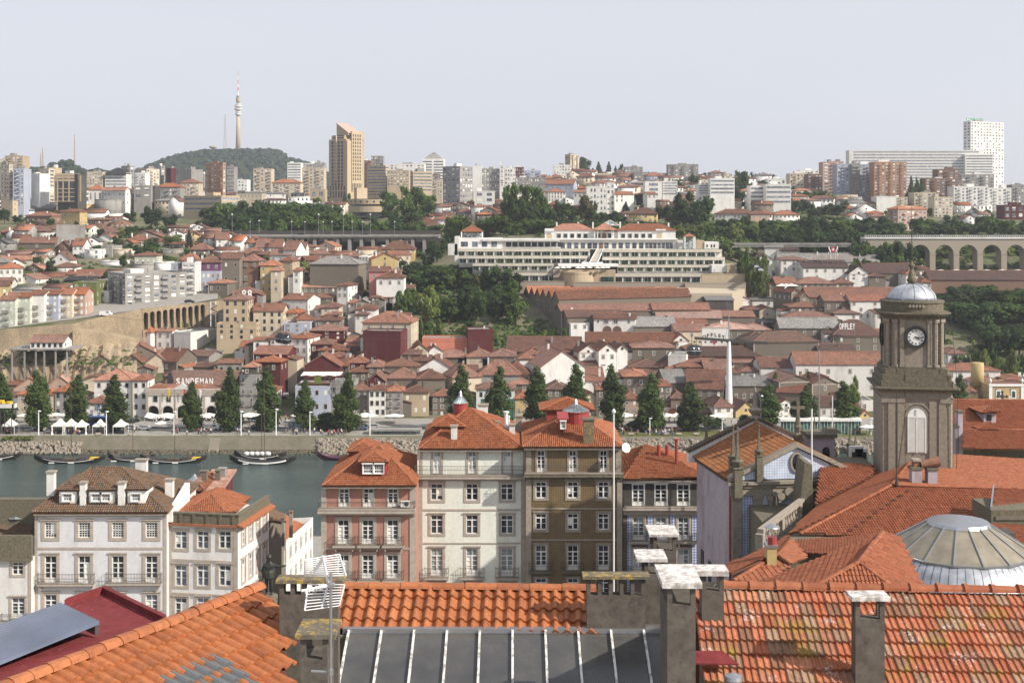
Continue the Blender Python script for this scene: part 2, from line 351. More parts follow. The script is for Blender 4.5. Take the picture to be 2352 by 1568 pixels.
tag(b.bd('near_bank',MT['paving']),kind='structure')
m,t,bs=base('river_water',.16);gp=N(t,'ShaderNodeNewGeometry').outputs['Position']
bs.inputs['Specular IOR Level'].default_value=.5
n1=noise(t,gp,.35,5,1,2.4,1,.65);n0=noise(t,gp,.018,4,1,3,1)
c=mixc(t,ramp(t,n0,(.35,g3(0)),(.65,g3(1))),(.030,.054,.049),(.052,.078,.070));t.links.new(c,bs.inputs['Base Color'])
bump(t,bs,n1,1.0,.8)
b=MB();b.face([(-700,288,0),(700,288,0),(700,412,0),(-700,412,0)]);tag(b.bd('river',m),kind='structure')
b=MB();b.face([(-2600,3190,60),(2600,3190,60),(2600,3600,55),(-2600,3600,55)]);tag(b.bd('far_plain',MT['hillside_ground']),kind='structure')
# quay
def strip(name,mat,pts,kind='structure'):
 b=MB()
 for p,q in zip(pts,pts[1:]):
  b.face([(px(p[0],p[1]),p[1],G(p[0],p[1])+p[3]),(px(q[0],q[1]),q[1],G(q[0],q[1])+q[3]),(px(q[0],q[2]),q[2],G(q[0],q[2])+q[3]),(px(p[0],p[2]),p[2],G(p[0],p[2])+p[3])])
 return tag(b.bd(name,mat),kind=kind)
for k_ in range(4):strip('upper_pavement',MT['paving'],[(u,lerp(WLY,u)+7+(560-lerp(WLY,u))*k_/4,lerp(WLY,u)+7+(560-lerp(WLY,u))*(k_+1)/4,.3)for u in range(-60,501,20)])
strip('pavement',MT['paving'],[(u,412.1,446,.03)for u in range(-300,2800,100)])
strip('road',MT['asphalt'],[(u,426.2,433.5,.045)for u in range(-300,2800,100)])
strip('quay_lawn',MT['grass'],[(u,412.2,417 if u<1100 else 423,.05)for u in range(1040,2800,90)])
strip('quay_grass_edge',MT['grass'],[(u,412.2,413.6,.05)for u in range(-300,1100,100)])
strip('road_marking',MT['white_paint'],[(u,429.7,429.85,.05)for u in range(-300,2800,100)])
m,t,bs=base('quay_masonry',.95);gp=N(t,'ShaderNodeNewGeometry').outputs['Position']
br=N(t,'ShaderNodeTexBrick');mp=N(t,'ShaderNodeMapping');mp.inputs['Rotation'].default_value=(R(90),0,0);t.links.new(gp,mp.inputs[0]);t.links.new(mp.outputs[0],br.inputs[0])
br.inputs['Scale'].default_value=1;br.inputs['Brick Width'].default_value=1.0;br.inputs['Row Height'].default_value=.5;br.inputs['Mortar Size'].default_value=.025
br.inputs[1].default_value=(.19,.165,.13,1);br.inputs[2].default_value=(.15,.135,.105,1);br.inputs[3].default_value=(.10,.09,.07,1)
c=mixc(t,ramp(t,noise(t,gp,.25,5,1,1,.6,.7),(.4,g3(0)),(.7,g3(.7))),br.outputs[0],(.10,.10,.065));t.links.new(c,bs.inputs['Base Color'])
b=MB()
for i,u in enumerate(range(-200,2700,26)):
 ua,ub=u,u+25.9;X0,X1=px(ua,411),px(ub,411);zt=4.35+random.uniform(-.01,.01)
 if 187<(u/26*0+u)<0:continue
 b.prism([(X0,412.2,zt),(X0,411.2,zt),(X0,408.2,1.0),(X0,408.2,-1),(X0,412.2,-1)],(X1-X0,0,0))
tag(b.bd('quay_wall',m),'long sloping grey masonry quay wall along the far side of the river','quay wall')
b=MB();u0=px(492,409)
for i in range(16):b.box(u0-1.6,u0+1.6,407.6+i*.22,411.3,0.5+i*.24-.24,.5+i*.24)
tag(b.bd('quay_stairs',MT['granite']),'flight of stone steps down the far quay wall','stairs')
def rocks(name,u0,u1,n,ya,yb,za,zb,s0,s1,label,mat='granite_old'):
 b=MB();rr=random.Random(n)
 for i in range(n):
  u=rr.uniform(u0,u1);k=rr.random();Y=ya+(yb-ya)*k;z=za+(zb-za)*k;s=rr.uniform(s0,s1);cx=px(u,Y)
  pts=[Vector((rr.uniform(-1,1),rr.uniform(-1,1),rr.uniform(-.7,.7))).normalized()*s*rr.uniform(.7,1.1)for _ in range(8)]
  M=Matrix.Rotation(rr.uniform(0,6),4,'Z');q=s
  cs=[Vector((sx*q*rr.uniform(.7,1.2),sy*q*.8*rr.uniform(.7,1.1),sz*q*.6*rr.uniform(.7,1.1)))for sz in(-1,1)for sx,sy in((-1,-1),(1,-1),(1,1),(-1,1))]
  n0_=b.av(*[(M@p)+Vector((cx,Y,z))for p in cs])
  for f in((0,1,5,4),(1,2,6,5),(2,3,7,6),(3,0,4,7),(4,5,6,7),(3,2,1,0)):b.f.append(tuple(n0_+a for a in f));b.m.append(0);b.t.append(rr.random())
 return tag(b.bd(name,MT[mat]),kind='stuff')
rocks('rubble_stones',-150,860,1300,405.5,408.4,-.1,.75,.22,.48,'','moss_stone')
rocks('rubble_stones',0,185,320,405.5,411.3,.3,3.6,.3,.6,'')
rocks('rubble_stones',730,1500,1500,405.3,411.0,0,3.8,.35,.75,'')
rocks('rubble_stones',1500,2500,900,406,411.3,.2,4,.35,.75,'')
# windows for houses at a distance
def winproto(kind):
 b=MB();mats=['white_paint','glass','granite','shutter','iron'];mats=[MT[m]for m in mats]
 def ring(x,z,w,d,m,y0=-.0):
  b.box(-x-w,-x,-d,.05,-z-w,z+w,m);b.box(x,x+w,-d,.05,-z-w,z+w,m);b.box(-x,x,-d,.05,z,z+w,m);b.box(-x,x,-d,.05,-z-w,-z,m)
 if kind in('w','n'):
  if kind=='w':ring(.5,.8,.16,.08,2)
  b.box(-.5,.5,-.02,.05,-.8,.8,1);ring(.42,.72,.08,.05,0)
  b.box(-.04,.04,-.045,-.0,-.72,.72,0);b.box(-.42,.42,-.04,0,.22,.30,0)
 elif kind=='s':b.box(-.5,.5,-.03,.05,-.8,.8,3);b.box(-.5,.5,-.035,.05,-.8,-.45,1)
 elif kind=='S':b.box(-.5,.5,-.03,.05,-.8,.8,3)
 elif kind=='d':ring(.5,.8,.15,.07,2);b.box(-.5,.5,-.02,.05,-.8,.8,1)
 elif kind=='D':b.box(-.5,.5,-.02,.05,-.8,.8,1);ring(.5,.8,.05,.04,4)
 elif kind=='b':
  ring(.5,1.0,.14,.07,2);b.box(-.5,.5,-.02,.05,-1,1,1);ring(.42,.92,.08,.05,0);b.box(-.04,.04,-.045,0,-.92,.92,0)
  b.box(-.85,.85,-.6,.05,-1.12,-1.0,2)
  for i in range(9):b.box(-.83+i*.205,-.80+i*.205,-.6,-.57,-1,-.1,4)
  b.box(-.85,.85,-.61,-.56,-.12,-.07,4)
 elif kind=='g':b.box(-1.1,1.1,-.03,.05,-1.2,1.2,4);ring(1.1,1.2,.15,.08,2)
 elif kind=='o':b.box(-.5,.5,-.001,.0,-.5,.5,2)
 return b.mesh('window_'+{'w':'stone','n':'plain','s':'halfblind','S':'blind','d':'dark','D':'iron','b':'balcony','g':'gate','o':'x'}[kind],mats)
WIN={k:winproto(k)for k in 'wnsSdDbg'}
def window(parent,kind,x,y,z,rz=0,sx=1,sz=1,name='window'):
 o=ob('door' if kind=='g' else name,WIN[kind],parent,(x,y,z),rz)
 if sx!=1 or sz!=1:o.scale=(sx,1,sz)
 return o
# houses
HREC=[]
AUTOL=[]
def zone(u,v,Y):
 if Y<456:return 'on left quay' if u<1176 else 'on right quay'
 if u<520:return 'below road arcade' if Y<lerp(WLY,u)else('above road arcade' if Y<590 else('on left hillside' if Y<790 else 'on left skyline'))
 if u<930:return 'in old quarter' if Y<570 else('below pillared viaduct' if Y<735 else 'behind pillared viaduct')
 if u<1980:return 'among wine lodges' if Y<572 else('beside terraced hotel' if Y<700 else 'on hill behind hotel')
 return 'right of clock tower' if Y<700 and u>2190 else('near clock tower' if Y<700 else 'above arched viaduct')
def alab(o,desc,u,v,Y,extra=''):
 AUTOL.append((o,(desc+' '+zone(u,v,Y)).strip(),u,v))
KW={'e':'house','g':'gabled house','h':'hipped house','f':'boxy house','s':'shed','w':'warehouse'}
FLW={0:'windowless',1:'low',2:'two-storey',3:'three-storey',4:'four-storey',5:'five-storey',6:'six-storey'}
def rmesh(kind,w,d,ze,zr,ov=.4,th=.22):
 b=MB();x0,x1,y0,y1=-w/2-ov,w/2+ov,-ov,d+ov
 def rid(a,c,r=.2):b.tube(a,c,r,n=5,m=1)
 if kind=='e':
  ym=d/2;s=(zr-ze)/(d/2);zo=ze-s*ov
  b.prism([(x0,y0,zo),(x0,ym,zr),(x0,ym,zr+th),(x0,y0,zo+th)],(x1-x0,0,0));b.prism([(x0,ym,zr),(x0,y1,zo),(x0,y1,zo+th),(x0,ym,zr+th)],(x1-x0,0,0))
  rid((x0,ym,zr+th),(x1,ym,zr+th))
 elif kind=='g':
  s=(zr-ze)/(w/2);zo=ze-s*ov
  b.prism([(x0,y0,zo),(0,y0,zr),(0,y0,zr+th),(x0,y0,zo+th)],(0,y1-y0,0));b.prism([(0,y0,zr),(x1,y0,zo),(x1,y0,zo+th),(0,y0,zr+th)],(0,y1-y0,0))
  rid((0,y0,zr+th),(0,y1,zr+th))
 elif kind=='h':
  e=ze;t=th
  q=[(x0,y0,e),(x1,y0,e),(x1,y1,e),(x0,y1,e)];Q=[(x,y,z+t)for x,y,z in q]
  if w>=d:r0,r1=(x0+(y1-y0)/2,(y0+y1)/2,zr+t),(x1-(y1-y0)/2,(y0+y1)/2,zr+t)
  else:r0,r1=(0,y0+(x1-x0)/2,zr+t),(0,y1-(x1-x0)/2,zr+t)
  b.face(q[::-1])
  for i in range(4):j=(i+1)%4;b.face([q[i],q[j],Q[j],Q[i]])
  if w>=d:
   b.face([Q[0],Q[1],r1,r0]);b.face([Q[1],Q[2],r1]);b.face([Q[2],Q[3],r0,r1]);b.face([Q[3],Q[0],r0])
   for a,c in((Q[0],r0),(Q[3],r0),(Q[1],r1),(Q[2],r1)):rid(a,c,.15)
  else:
   b.face([Q[0],Q[1],r0]);b.face([Q[1],Q[2],r1,r0]);b.face([Q[2],Q[3],r1]);b.face([Q[3],Q[0],r0,r1])
   for a,c in((Q[0],r0),(Q[1],r0),(Q[2],r1),(Q[3],r1)):rid(a,c,.15)
  if Vector(r0)!=Vector(r1):rid(r0,r1,.18)
 elif kind=='s':
  b.prism([(x0,y0,ze),(x0,y1,zr),(x0,y1,zr+th),(x0,y0,ze+th)],(x1-x0,0,0))
 elif kind=='f':
  b.box(-w/2+.25,w/2-.25,.25,d-.25,ze-.2,ze-.1,0)
 return b
def chimney(parent,x,y,z0,h,w=.5,m='wall_g'):
 b=MB();b.box(x-w/2,x+w/2,y-w/2,y+w/2,z0,z0+h);b.box(x-w/2-.08,x+w/2+.08,y-w/2-.08,y+w/2+.08,z0+h,z0+h+.12)
 return b.bd('chimney',MT[m],parent)
def house(c,x0,x1,yb,ye,yr,kind,wall,roof,fl=2,nc=3,d=10,rot=0,Y=None,win='w',ch=0,label=None,name='house',cat='house',sd=0,side=True,wh=None,gates=0,group=None,ov=.4,dome=0,foot=False):
 rr=random.Random(int(x0*7+yb*13+ye));s=CR[c][2]
 u0,vb=cc(c,x0,yb);u1,ve=cc(c,x1,ye);vr=cc(c,0,yr)[1];uc=(u0+u1)/2
 if Y is None:Y=solveY(uc,vb)
 if sd:
  if not rot:rot=-22 if sd>0 else 22
  a=abs(rot)+math.degrees(math.atan((CU-uc)/F))*(1 if sd>0 else-1)
  d=abs(sd)/s*Y/F/max(sin(R(a)),.12)
 w=(u1-u0)*Y/F/cos(R(rot))
 zb=zv(vb,Y);ze=zv(ve,Y)
 X=px(uc,Y)
 if kind in 'eh':zr=zv(vr,Y+d/2)
 else:zr=zv(vr,Y+(d if kind=='s' else 0))
 half=d/2 if kind in 'eh' else(w/2 if kind=='g' else d)
 if kind=='h':half=min(w,d)/2
 if kind!='f':zr=ze+min(max(zr-ze,.13*half),.8*half)
 else:zr=ze
 zmin=zb
 for(lx,ly)in((-w/2,0),(w/2,0),(w/2,d),(-w/2,d)):
  gx=X+lx*cos(R(rot))-ly*sin(R(rot));gy=Y+lx*sin(R(rot))+ly*cos(R(rot));zmin=min(zmin,GXY(gx,gy))
 zmin-=1.0
 if foot:zmin=zb-.1
 HREC.append((X,Y,w,d,R(rot),u0,u1,min(ve,vr),vb,1))
 H_=ze-zmin;root=item(name,None,cat,(X,Y,zmin),R(rot),group);z_e=ze-zmin;z_r=zr-zmin;z_b=zb-zmin
 b=MB()
 if kind=='e':b.prism([(-w/2,0,0),(-w/2,0,z_e),(-w/2,d/2,z_r),(-w/2,d,z_e),(-w/2,d,0)],(w,0,0))
 elif kind=='g':b.prism([(-w/2,0,0),(w/2,0,0),(w/2,0,z_e),(0,0,z_r),(-w/2,0,z_e)],(0,d,0))
 elif kind=='s':b.prism([(-w/2,0,0),(-w/2,0,z_e),(-w/2,d,z_r),(-w/2,d,0)],(w,0,0))
 elif kind=='f':
  b.box(-w/2,w/2,0,d,0,z_e-.35)
  for q in((-w/2-.05,w/2+.05,-.05,.2),(-w/2-.05,w/2+.05,d-.2,d+.05),(-w/2-.05,-w/2+.2,.2,d-.2),(w/2-.2,w/2+.05,.2,d-.2)):b.box(*q,z_e-.36,z_e+.3)
 else:b.box(-w/2,w/2,0,d,0,z_e)
 b.bd('wall',MT['wall_'+wall],root)
 if label is None and kind!='f' and Y<700 and rr.random()<.5 and wall in 'wcs':
  q=MB();q.box(-w/2-.03,w/2+.03,-.06,.0,z_e-.45,z_e-.1);q.box(-w/2-.05,-w/2+.35,-.05,0,0,z_e-.46);q.box(w/2-.35,w/2+.05,-.05,0,0,z_e-.46);q.bd('stone_trim',MT['granite'],root)
 rmesh(kind,w,d,z_e,z_r,ov if kind!='h' else ov+.1).bd('roof',[MT['roof_'+roof]if kind!='f' else MT['roof_'+roof],MT['ridge']if roof not in 'gmk' else MT['roof_'+roof]],root)
 rise=z_e-z_b
 if fl and nc:
  fh=rise/fl;hh=min(1.55,.56*fh)if wh is None else wh;fac=min(1,w/nc/1.9);fac=max(fac,.45)
  for i in range(fl):
   if kind=='g' and False:pass
   for j in range(nc):
    x=-w/2+w*(j+.5)/nc;k=win
    if rr.random()<.1:continue
    if rr.random()<.12:k='S'
    if win=='a':k=rr.choice('wsndS')
    if i==0 and gates and j<gates:k='g'
    window(root,k,x,0,z_b+fh*(i+.56)if k!='g' else z_b+fh*.45,0,fac*(.95 if k!='g' else.8*min(1,w/nc/3)),hh/1.6 if k not in 'bg' else(hh/1.6*.95 if k=='b' else min(1,fh*.36)))
  if kind=='g' and z_r-z_e>1.6:window(root,'d' if win!='n' else 'n',0,0,z_e+.1*(z_r-z_e),0,.8,.55)
  ns=int(d/3.4)
  if side and ns and d>4:
   right=rot<-4 or(abs(rot)<=4 and uc<CU)
   for i in range(fl):
    for j in range(ns):
     if rr.random()<.25:continue
     window(root,win if win!='a' else rr.choice('wsn'),(w/2 if right else-w/2),d*(j+.5)/ns,z_b+fh*(i+.56),R(90)if right else R(-90),.8,hh/1.6*.9)
 if Y<720 and kind in 'eh' and not label and rr.random()<.45:
  a=rr.uniform(2,3.5);hh_=(z_e-z_b)*rr.uniform(.4,.8)+z_b;sx=rr.choice((-1,1));q=MB();xa,xb=(w/2,w/2+a)if sx>0 else(-w/2-a,-w/2);q.box(xa,xb,1,d*.7,0,hh_);q.bd('annex',MT['wall_'+rr.choice('wgcs')],root)
  q=MB();q.prism([(w/2*sx,.7,hh_+.9),((w/2+a+.3)*sx,.7,hh_),((w/2+a+.3)*sx,.7,hh_+.15),(w/2*sx,.7,hh_+1.05)],(0,d*.7-.4,0));q.bd('annex_roof',MT['roof_'+rr.choice('orb')],root)
 if Y<700 and rr.random()<.3:q=MB();x=rr.uniform(-w*.3,w*.3);q.tube((x,d*.5,z_r-.3),(x,d*.5,z_r+1.8),.04,n=4);q.tube((x-.5,d*.5,z_r+1.6),(x+.5,d*.5,z_r+1.6),.03,n=3);q.bd('aerial',MT['steel'],root)
 for i in range(ch+(rr.random()<.5)):
  cx=rr.uniform(-w*.4,w*.4);cy=rr.uniform(d*.25,d*.7);chimney(root,cx,cy,z_e,(z_r-z_e)+rr.uniform(.3,1.0),rr.uniform(.5,.8),rr.choice(['wall_w','wall_g','wall_s']))
 if dome:MB().lathe([(1.5*dome,z_r-.8),(1.5*dome,z_r+.2),(1.1*dome,z_r+1.3*dome),(.2,z_r+2.0*dome),(.1,z_r+2.3*dome)],0,d*.45,12).bd('skylight_cone',MT['white_paint'],root,True)
 if label:root['label']=label
 else:alab(root,f"{FLW.get(fl,'tall')} {WALL[wall][0]} {KW[kind] if name=='house' else name.replace('_',' ')} with {ROOF[roof][0]} roof",uc,(ve+vb)/2,Y)
 return root
# apartment and office blocks
def block(c,x0,x1,yb,yt,Y,wall,fl,nc,sd=0,rot=0,d=14,style='w',label=None,side_n=None,roof=None,top=1,glass='glass_soft',bare=False,name='apartment_block',cat='building',wside=None,ph=None):
 rr=random.Random(int(x0*3+yb*11+Y));s=CR[c][2];u0,vb=cc(c,x0,yb);u1,vt=cc(c,x1,yt);uc=(u0+u1)/2
 if sd:
  if not rot:rot=-28 if sd>0 else 28
  a=abs(rot)+math.degrees(math.atan((CU-uc)/F))*(1 if sd>0 else-1);d=abs(sd)/s*Y/F/sin(R(max(a,8)))
 w=(u1-u0)*Y/F/cos(R(rot));zb=zv(vb,Y);zt=zv(vt,Y);X=px(uc,Y);zmin=min(zb,GXY(X,Y),GXY(X,Y+d))-2
 HREC.append((X,Y,w,d,R(rot),u0,u1,vt,vb,1))
 root=item(name,label,cat,(X,Y,zmin),R(rot));ht=zt-zmin;hb=zb-zmin
 b=MB();b.box(-w/2,w/2,0,d,0,ht)
 for q in((-w/2-.1,w/2+.1,-.1,.2),(-w/2-.1,w/2+.1,d-.2,d+.1),(-w/2-.1,-w/2+.2,.2,d-.2),(w/2-.2,w/2+.1,.2,d-.2)):b.box(*q,ht+.001,ht+.7)
 b.bd('wall',MT['wall_'+wall],root)
 if top:
  b=MB();k=rr.uniform(.15,.35)*w;x=rr.uniform(-w/2+k,w/2-k)if w>3*k else 0;b.box(x-k/2,x+k/2,d*.3,d*.7,ht,ht+rr.uniform(1.8,3.2))
  for _ in range(2):x2=rr.uniform(-w*.4,w*.4);q=MB();q.tube((x2,d*.4,ht),(x2,d*.4,ht+rr.uniform(1.5,4)),.08,n=4);q.bd('antenna',MT['iron'],root)
  for _ in range(2):x2=rr.uniform(-w*.4,w*.4);q=MB();q.box(x2-.5,x2+.5,d*.1,d*.1+.8,ht,ht+1.1);q.bd('chimney',MT['wall_g'],root)
  b.bd('rooftop_cabin',MT['wall_'+rr.choice('gwn'+wall)],root)
 if roof:rmesh('h',w,d,ht+.7,ht+.7+min(w,d)*.22,.6).bd('roof',[MT['roof_'+roof],MT['ridge']],root)
 fh=(ht-hb)/fl if fl else 3;mats=[MT[glass],MT['shutter'],MT['white_paint'],MT['wall_'+wall]]
 nw=fl*nc
 joined=MB()if nw>110 else None
 def cell(face,xx,zz,ww,hh,k):
  m=MB()if joined is None else joined
  def bx(a,b_,c_,d_,z0,z1,mi):
   if face==0:m.box(a,b_,c_,d_,z0,z1,mi)
   elif face==1:m.box(w/2-d_,w/2-c_,a,b_,z0,z1,mi)
   else:m.box(-w/2+c_,-w/2+d_,a,b_,z0,z1,mi)
  bl=rr.random()
  bx(xx-ww/2,xx+ww/2,-.04,.1,zz-hh/2,zz+hh/2,0)
  if k=='w' and bl<.45:bx(xx-ww/2,xx+ww/2,-.07,-.04,zz+hh/2-hh*rr.choice((.4,.6,1)),zz+hh/2,1)
  if k=='w':bx(xx-ww/2-.1,xx+ww/2+.1,-.14,-.05,zz-hh/2-.15,zz-hh/2,2)
  if k=='b':bx(xx-ww/2-.1,xx+ww/2+.1,-1.1,-.05,zz-hh/2-.2,zz-hh/2,3);bx(xx-ww/2-.1,xx+ww/2+.1,-1.1,-1.0,zz-hh/2,zz-hh/2+.95,3)
  if k=='r':bx(xx-ww/2,xx+ww/2,-.12,-.05,zz-hh/2-.2,zz-hh/2,2)
  if joined is None:m.bd('window',mats,root)
 def fill(face,L,n,st):
  for i in range(fl):
   zz=hb+fh*(i+.55)
   if zz>ht-.5:continue
   if st=='r':cell(face,L/2 if face else 0,zz,L*.94,fh*.42,'r');continue
   for j in range(n):
    xx=L*(j+.5)/n-(0 if face else L/2);k=st if st in 'wbd' else('b' if(j%3==1)else 'w')
    cell(face,xx,zz,L/n*(.52 if k!='b' else.72),fh*.52,k if k!='d' else 'n')
 if fl and nc and not bare:fill(0,w,nc,style)
 sn=side_n if side_n is not None else max(1,int(d/3.6))
 if sd and sn:fill(1 if sd>0 else 2,d,sn,(wside or style)if(wside or style)!='r' else 'r')
 if joined is not None and joined.v:tag(joined.bd('window_grid',mats,root),kind='stuff')
 if not label:alab(root,f"{FLW.get(fl,str(fl)+'-storey')} {WALL[wall][0]} {'banded' if style=='r' else 'apartment'} block"+(' with '+ROOF[roof][0]+' roof' if roof else(' with balconies' if style in 'bm' else '')),uc,(vt+vb)/2,Y)
 return root
# trees
def crown(name,lumps,leaf,n_leaf,mat,core=.78,seed=1,trunkspec=None):
 rr=random.Random(seed);b=MB()
 for(x,y,z,rx,rz_)in lumps:
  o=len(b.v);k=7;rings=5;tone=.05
  for j in range(rings+1):
   ph=pi*j/rings
   for i in range(k):
    jit=rr.uniform(.82,1.1)*core
    b.v.append((x+rx*jit*sin(ph)*cos(2*pi*i/k),y+rx*jit*sin(ph)*sin(2*pi*i/k),z+rz_*jit*cos(ph)))
  for j in range(rings):
   for i in range(k):i2=(i+1)%k;b.f.append((o+j*k+i,o+(j+1)*k+i,o+(j+1)*k+i2,o+j*k+i2));b.m.append(0);b.t.append(tone)
  nl=int(n_leaf*(rx*rx+rx*rz_)/2)
  for _ in range(nl):
   dv=Vector((rr.gauss(0,1),rr.gauss(0,1),rr.gauss(0,1))).normalized();q=rr.uniform(.72,1.14)
   p=Vector((x+dv.x*rx*q,y+dv.y*rx*q,z+dv.z*rz_*q));nn=(dv+Vector((rr.uniform(-.8,.8),rr.uniform(-.8,.8),rr.uniform(-.4,1.0)))).normalized()
   a=nn.orthogonal().normalized();c_=nn.cross(a);an=rr.uniform(0,6.28);a2=a*cos(an)+c_*sin(an);c2=nn.cross(a2);s1=leaf*rr.uniform(.5,1.2);s2=leaf*rr.uniform(.35,.8)
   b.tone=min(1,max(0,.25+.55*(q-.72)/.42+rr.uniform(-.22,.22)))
   b.face([p-a2*s1,p-c2*s2,p+a2*s1,p+c2*s2])
 b.tone=.5
 return b.mesh(name,MT[mat])
def lum_broad(seed,R_=4.2,H=7,n=14):
 rr=random.Random(seed);L=[(0,0,H*.5,R_*.66,H*.36)]
 for i in range(n):
  a=rr.uniform(0,6.28);h=rr.uniform(.12,.95);rad=R_*sqrt(max(.05,1-(2*h-1)**2*.8))*rr.uniform(.5,.82)
  r=rr.uniform(.22,.36)*R_;L.append((rad*cos(a),rad*sin(a),H*h,r,r*.85))
 return L
def lum_poplar(seed,R_=2.6,H=18):
 rr=random.Random(seed);L=[]
 for i in range(16):
  h=(i+.5)/16;r=R_*(.6 if h<.07 else(1.0 if h<.5 else 1.0-.72*((h-.5)/.5)**1.3))*rr.uniform(.84,1.0);r=max(r,.35)
  L.append((rr.uniform(-.42,.42)*R_*(1-h*.6),rr.uniform(-.42,.42)*R_*(1-h*.6),H*h,r*.86,H/12))
  if i<13:a=rr.uniform(0,6.28);L.append((cos(a)*r*.85,sin(a)*r*.85,H*h+rr.uniform(-.8,.8),r*.42,r*.8))
 return L
def lum_conif(seed,R_=3.2,H=12,n=8):
 rr=random.Random(seed);L=[]
 for i in range(n):
  h=i/n;r=R_*(1-h)*.95+.35
  for k in range(4 if h<.7 else 1):
   a=rr.uniform(0,6.28);q=r*.55 if h<.7 else 0;L.append((cos(a)*q,sin(a)*q,H*h+.6,r*.5 if h<.7 else r*.9,H/n*.75))
 return L
def lum_umb(seed,R_=5,H=3):
 rr=random.Random(seed);return[(R_*sqrt(rr.random())*cos(a),R_*.9*rr.random()*sin(a),H*rr.uniform(0,1),rr.uniform(1.1,1.7),rr.uniform(.5,.8))for a in[rr.uniform(0,6.28)for _ in range(13)]]
CROWN={}
def mkc(k,lst):CROWN[k]=lst
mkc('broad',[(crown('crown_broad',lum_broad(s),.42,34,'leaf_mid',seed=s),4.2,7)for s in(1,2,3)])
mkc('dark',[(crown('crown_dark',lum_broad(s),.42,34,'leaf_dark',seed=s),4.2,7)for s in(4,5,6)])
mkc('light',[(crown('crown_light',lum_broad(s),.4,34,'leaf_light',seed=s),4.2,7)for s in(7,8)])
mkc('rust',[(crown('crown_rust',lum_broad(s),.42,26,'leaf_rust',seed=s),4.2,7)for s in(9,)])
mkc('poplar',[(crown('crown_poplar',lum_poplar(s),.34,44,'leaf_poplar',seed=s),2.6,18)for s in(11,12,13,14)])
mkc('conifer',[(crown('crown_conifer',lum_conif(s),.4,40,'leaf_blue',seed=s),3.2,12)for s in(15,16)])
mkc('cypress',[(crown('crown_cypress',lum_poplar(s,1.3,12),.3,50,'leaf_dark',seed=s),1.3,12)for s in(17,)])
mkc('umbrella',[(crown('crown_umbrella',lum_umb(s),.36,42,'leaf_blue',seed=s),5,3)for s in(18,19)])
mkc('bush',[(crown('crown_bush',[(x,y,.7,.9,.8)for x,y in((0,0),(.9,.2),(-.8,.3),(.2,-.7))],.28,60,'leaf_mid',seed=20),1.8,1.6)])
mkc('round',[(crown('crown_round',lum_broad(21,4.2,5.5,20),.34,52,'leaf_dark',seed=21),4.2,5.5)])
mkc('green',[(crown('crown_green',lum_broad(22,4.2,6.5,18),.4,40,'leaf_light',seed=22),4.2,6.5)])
def trunkmesh():
 b=MB();b.tube((0,0,0),(.05,0,.7),.13,.10,7);b.tube((.05,0,.7),(.3,.1,1.25),.07,.04,5);b.tube((.05,0,.65),(-.3,-.1,1.3),.07,.04,5);b.tube((.05,0,.7),(0,.05,1.5),.08,.03,5)
 return b.mesh('tree_trunk',MT['bark'])
TRUNK=trunkmesh()
TN={'broad':('broadleaf_tree','mid-green broadleaf tree'),'dark':('broadleaf_tree','dark green leafy tree'),'light':('broadleaf_tree','bright green leafy tree'),'rust':('broadleaf_tree','tall tree with rusty leaves'),
 'poplar':('poplar_tree','tall narrow poplar'),'conifer':('conifer_tree','dark pointed conifer'),'cypress':('cypress_tree','slim dark cypress'),'umbrella':('pine_tree','flat-topped dark pine'),
 'bush':('bush','rounded green bush'),'round':('evergreen_tree','dense dark round evergreen'),'green':('willow_tree','dense light green rounded tree')}
TREC=[]
def tree(kind,X,Y,z,w,h,trunk=.15,label=None,group=None,seed=None):
 rr=random.Random(int(X*31+Y*17));me,r0,h0=rr.choice(CROWN[kind]);nm,ds=TN[kind]
 root=item(nm,label,'bush' if kind=='bush' else 'tree',(X,Y,z),rr.uniform(0,6.28),group)
 th=h*trunk;ch_=h-th*.8
 o=ob('crown',me,root,(0,0,th*.8));o.scale=(w/2/r0,w/2/r0,ch_/h0/1.06)
 if kind!='bush':q=ob('trunk',TRUNK,root,(0,0,-.5));q.scale=(max(h*.22,1.6),)*2+((th+ch_*.35+.5),)
 TREC.append((X,Y,w/2))
 u=CU+X*F/Y;v=VH+(CH-z-h/2)*F/Y
 if label is None:alab(root,ds,u,v,Y)
 return root
def treeP(kind,c,xc,yb,yt,wpx,Y=None,trunk=.15,label=None,group=None):
 u,vb=cc(c,xc,yb);vt=cc(c,0,yt)[1];s=CR[c][2]
 if Y is None:Y=solveY(u,vb)
 z=GXY(px(u,Y),Y);zt=zv(vt,Y)
 if zt-z<1.5:z=zt-max(3,wpx/s*Y/F*.9)
 return tree(kind,px(u,Y),Y,z-.3,wpx/s*Y/F,zt-z,trunk,label,group)
# THE FAR SIDE: quay front, old quarter, hillside
h=house
QY=447
h('E',155,470,1245,985,925,'h','c','o',3,4,9,Y=QY,ch=2)
h('E',482,605,1245,962,905,'h','g','o',4,2,9,Y=QY,win='D')
h('E',608,748,1245,1010,950,'h','w','r',3,2,9,Y=QY+1)
h('E',752,945,1248,1067,1000,'h','w','r',2,3,9,Y=QY-4,win='w')
h('E',832,1160,1242,862,765,'h','w','o',4,4,12,Y=QY+2,win='d',ch=1)
h('E',1166,1300,1242,862,810,'h','w','r',4,2,9,Y=QY+1,win='d')
h('E',2112,2308,1215,815,785,'f','g','r',4,3,11,Y=QY,win='b')
h('E',2150,2260,815,745,705,'h','d','o',1,2,6,Y=QY+3)
h('F',0,205,1215,960,900,'h','w','o',4,4,10,Y=QY+3,win='b')
h('E',0,240,850,745,690,'h','c','r',2,4,12,ch=1)
h('E',235,300,830,760,725,'h','s','r',1,1,7)
h('E',60,330,960,900,850,'e','s','r',1,0,12)
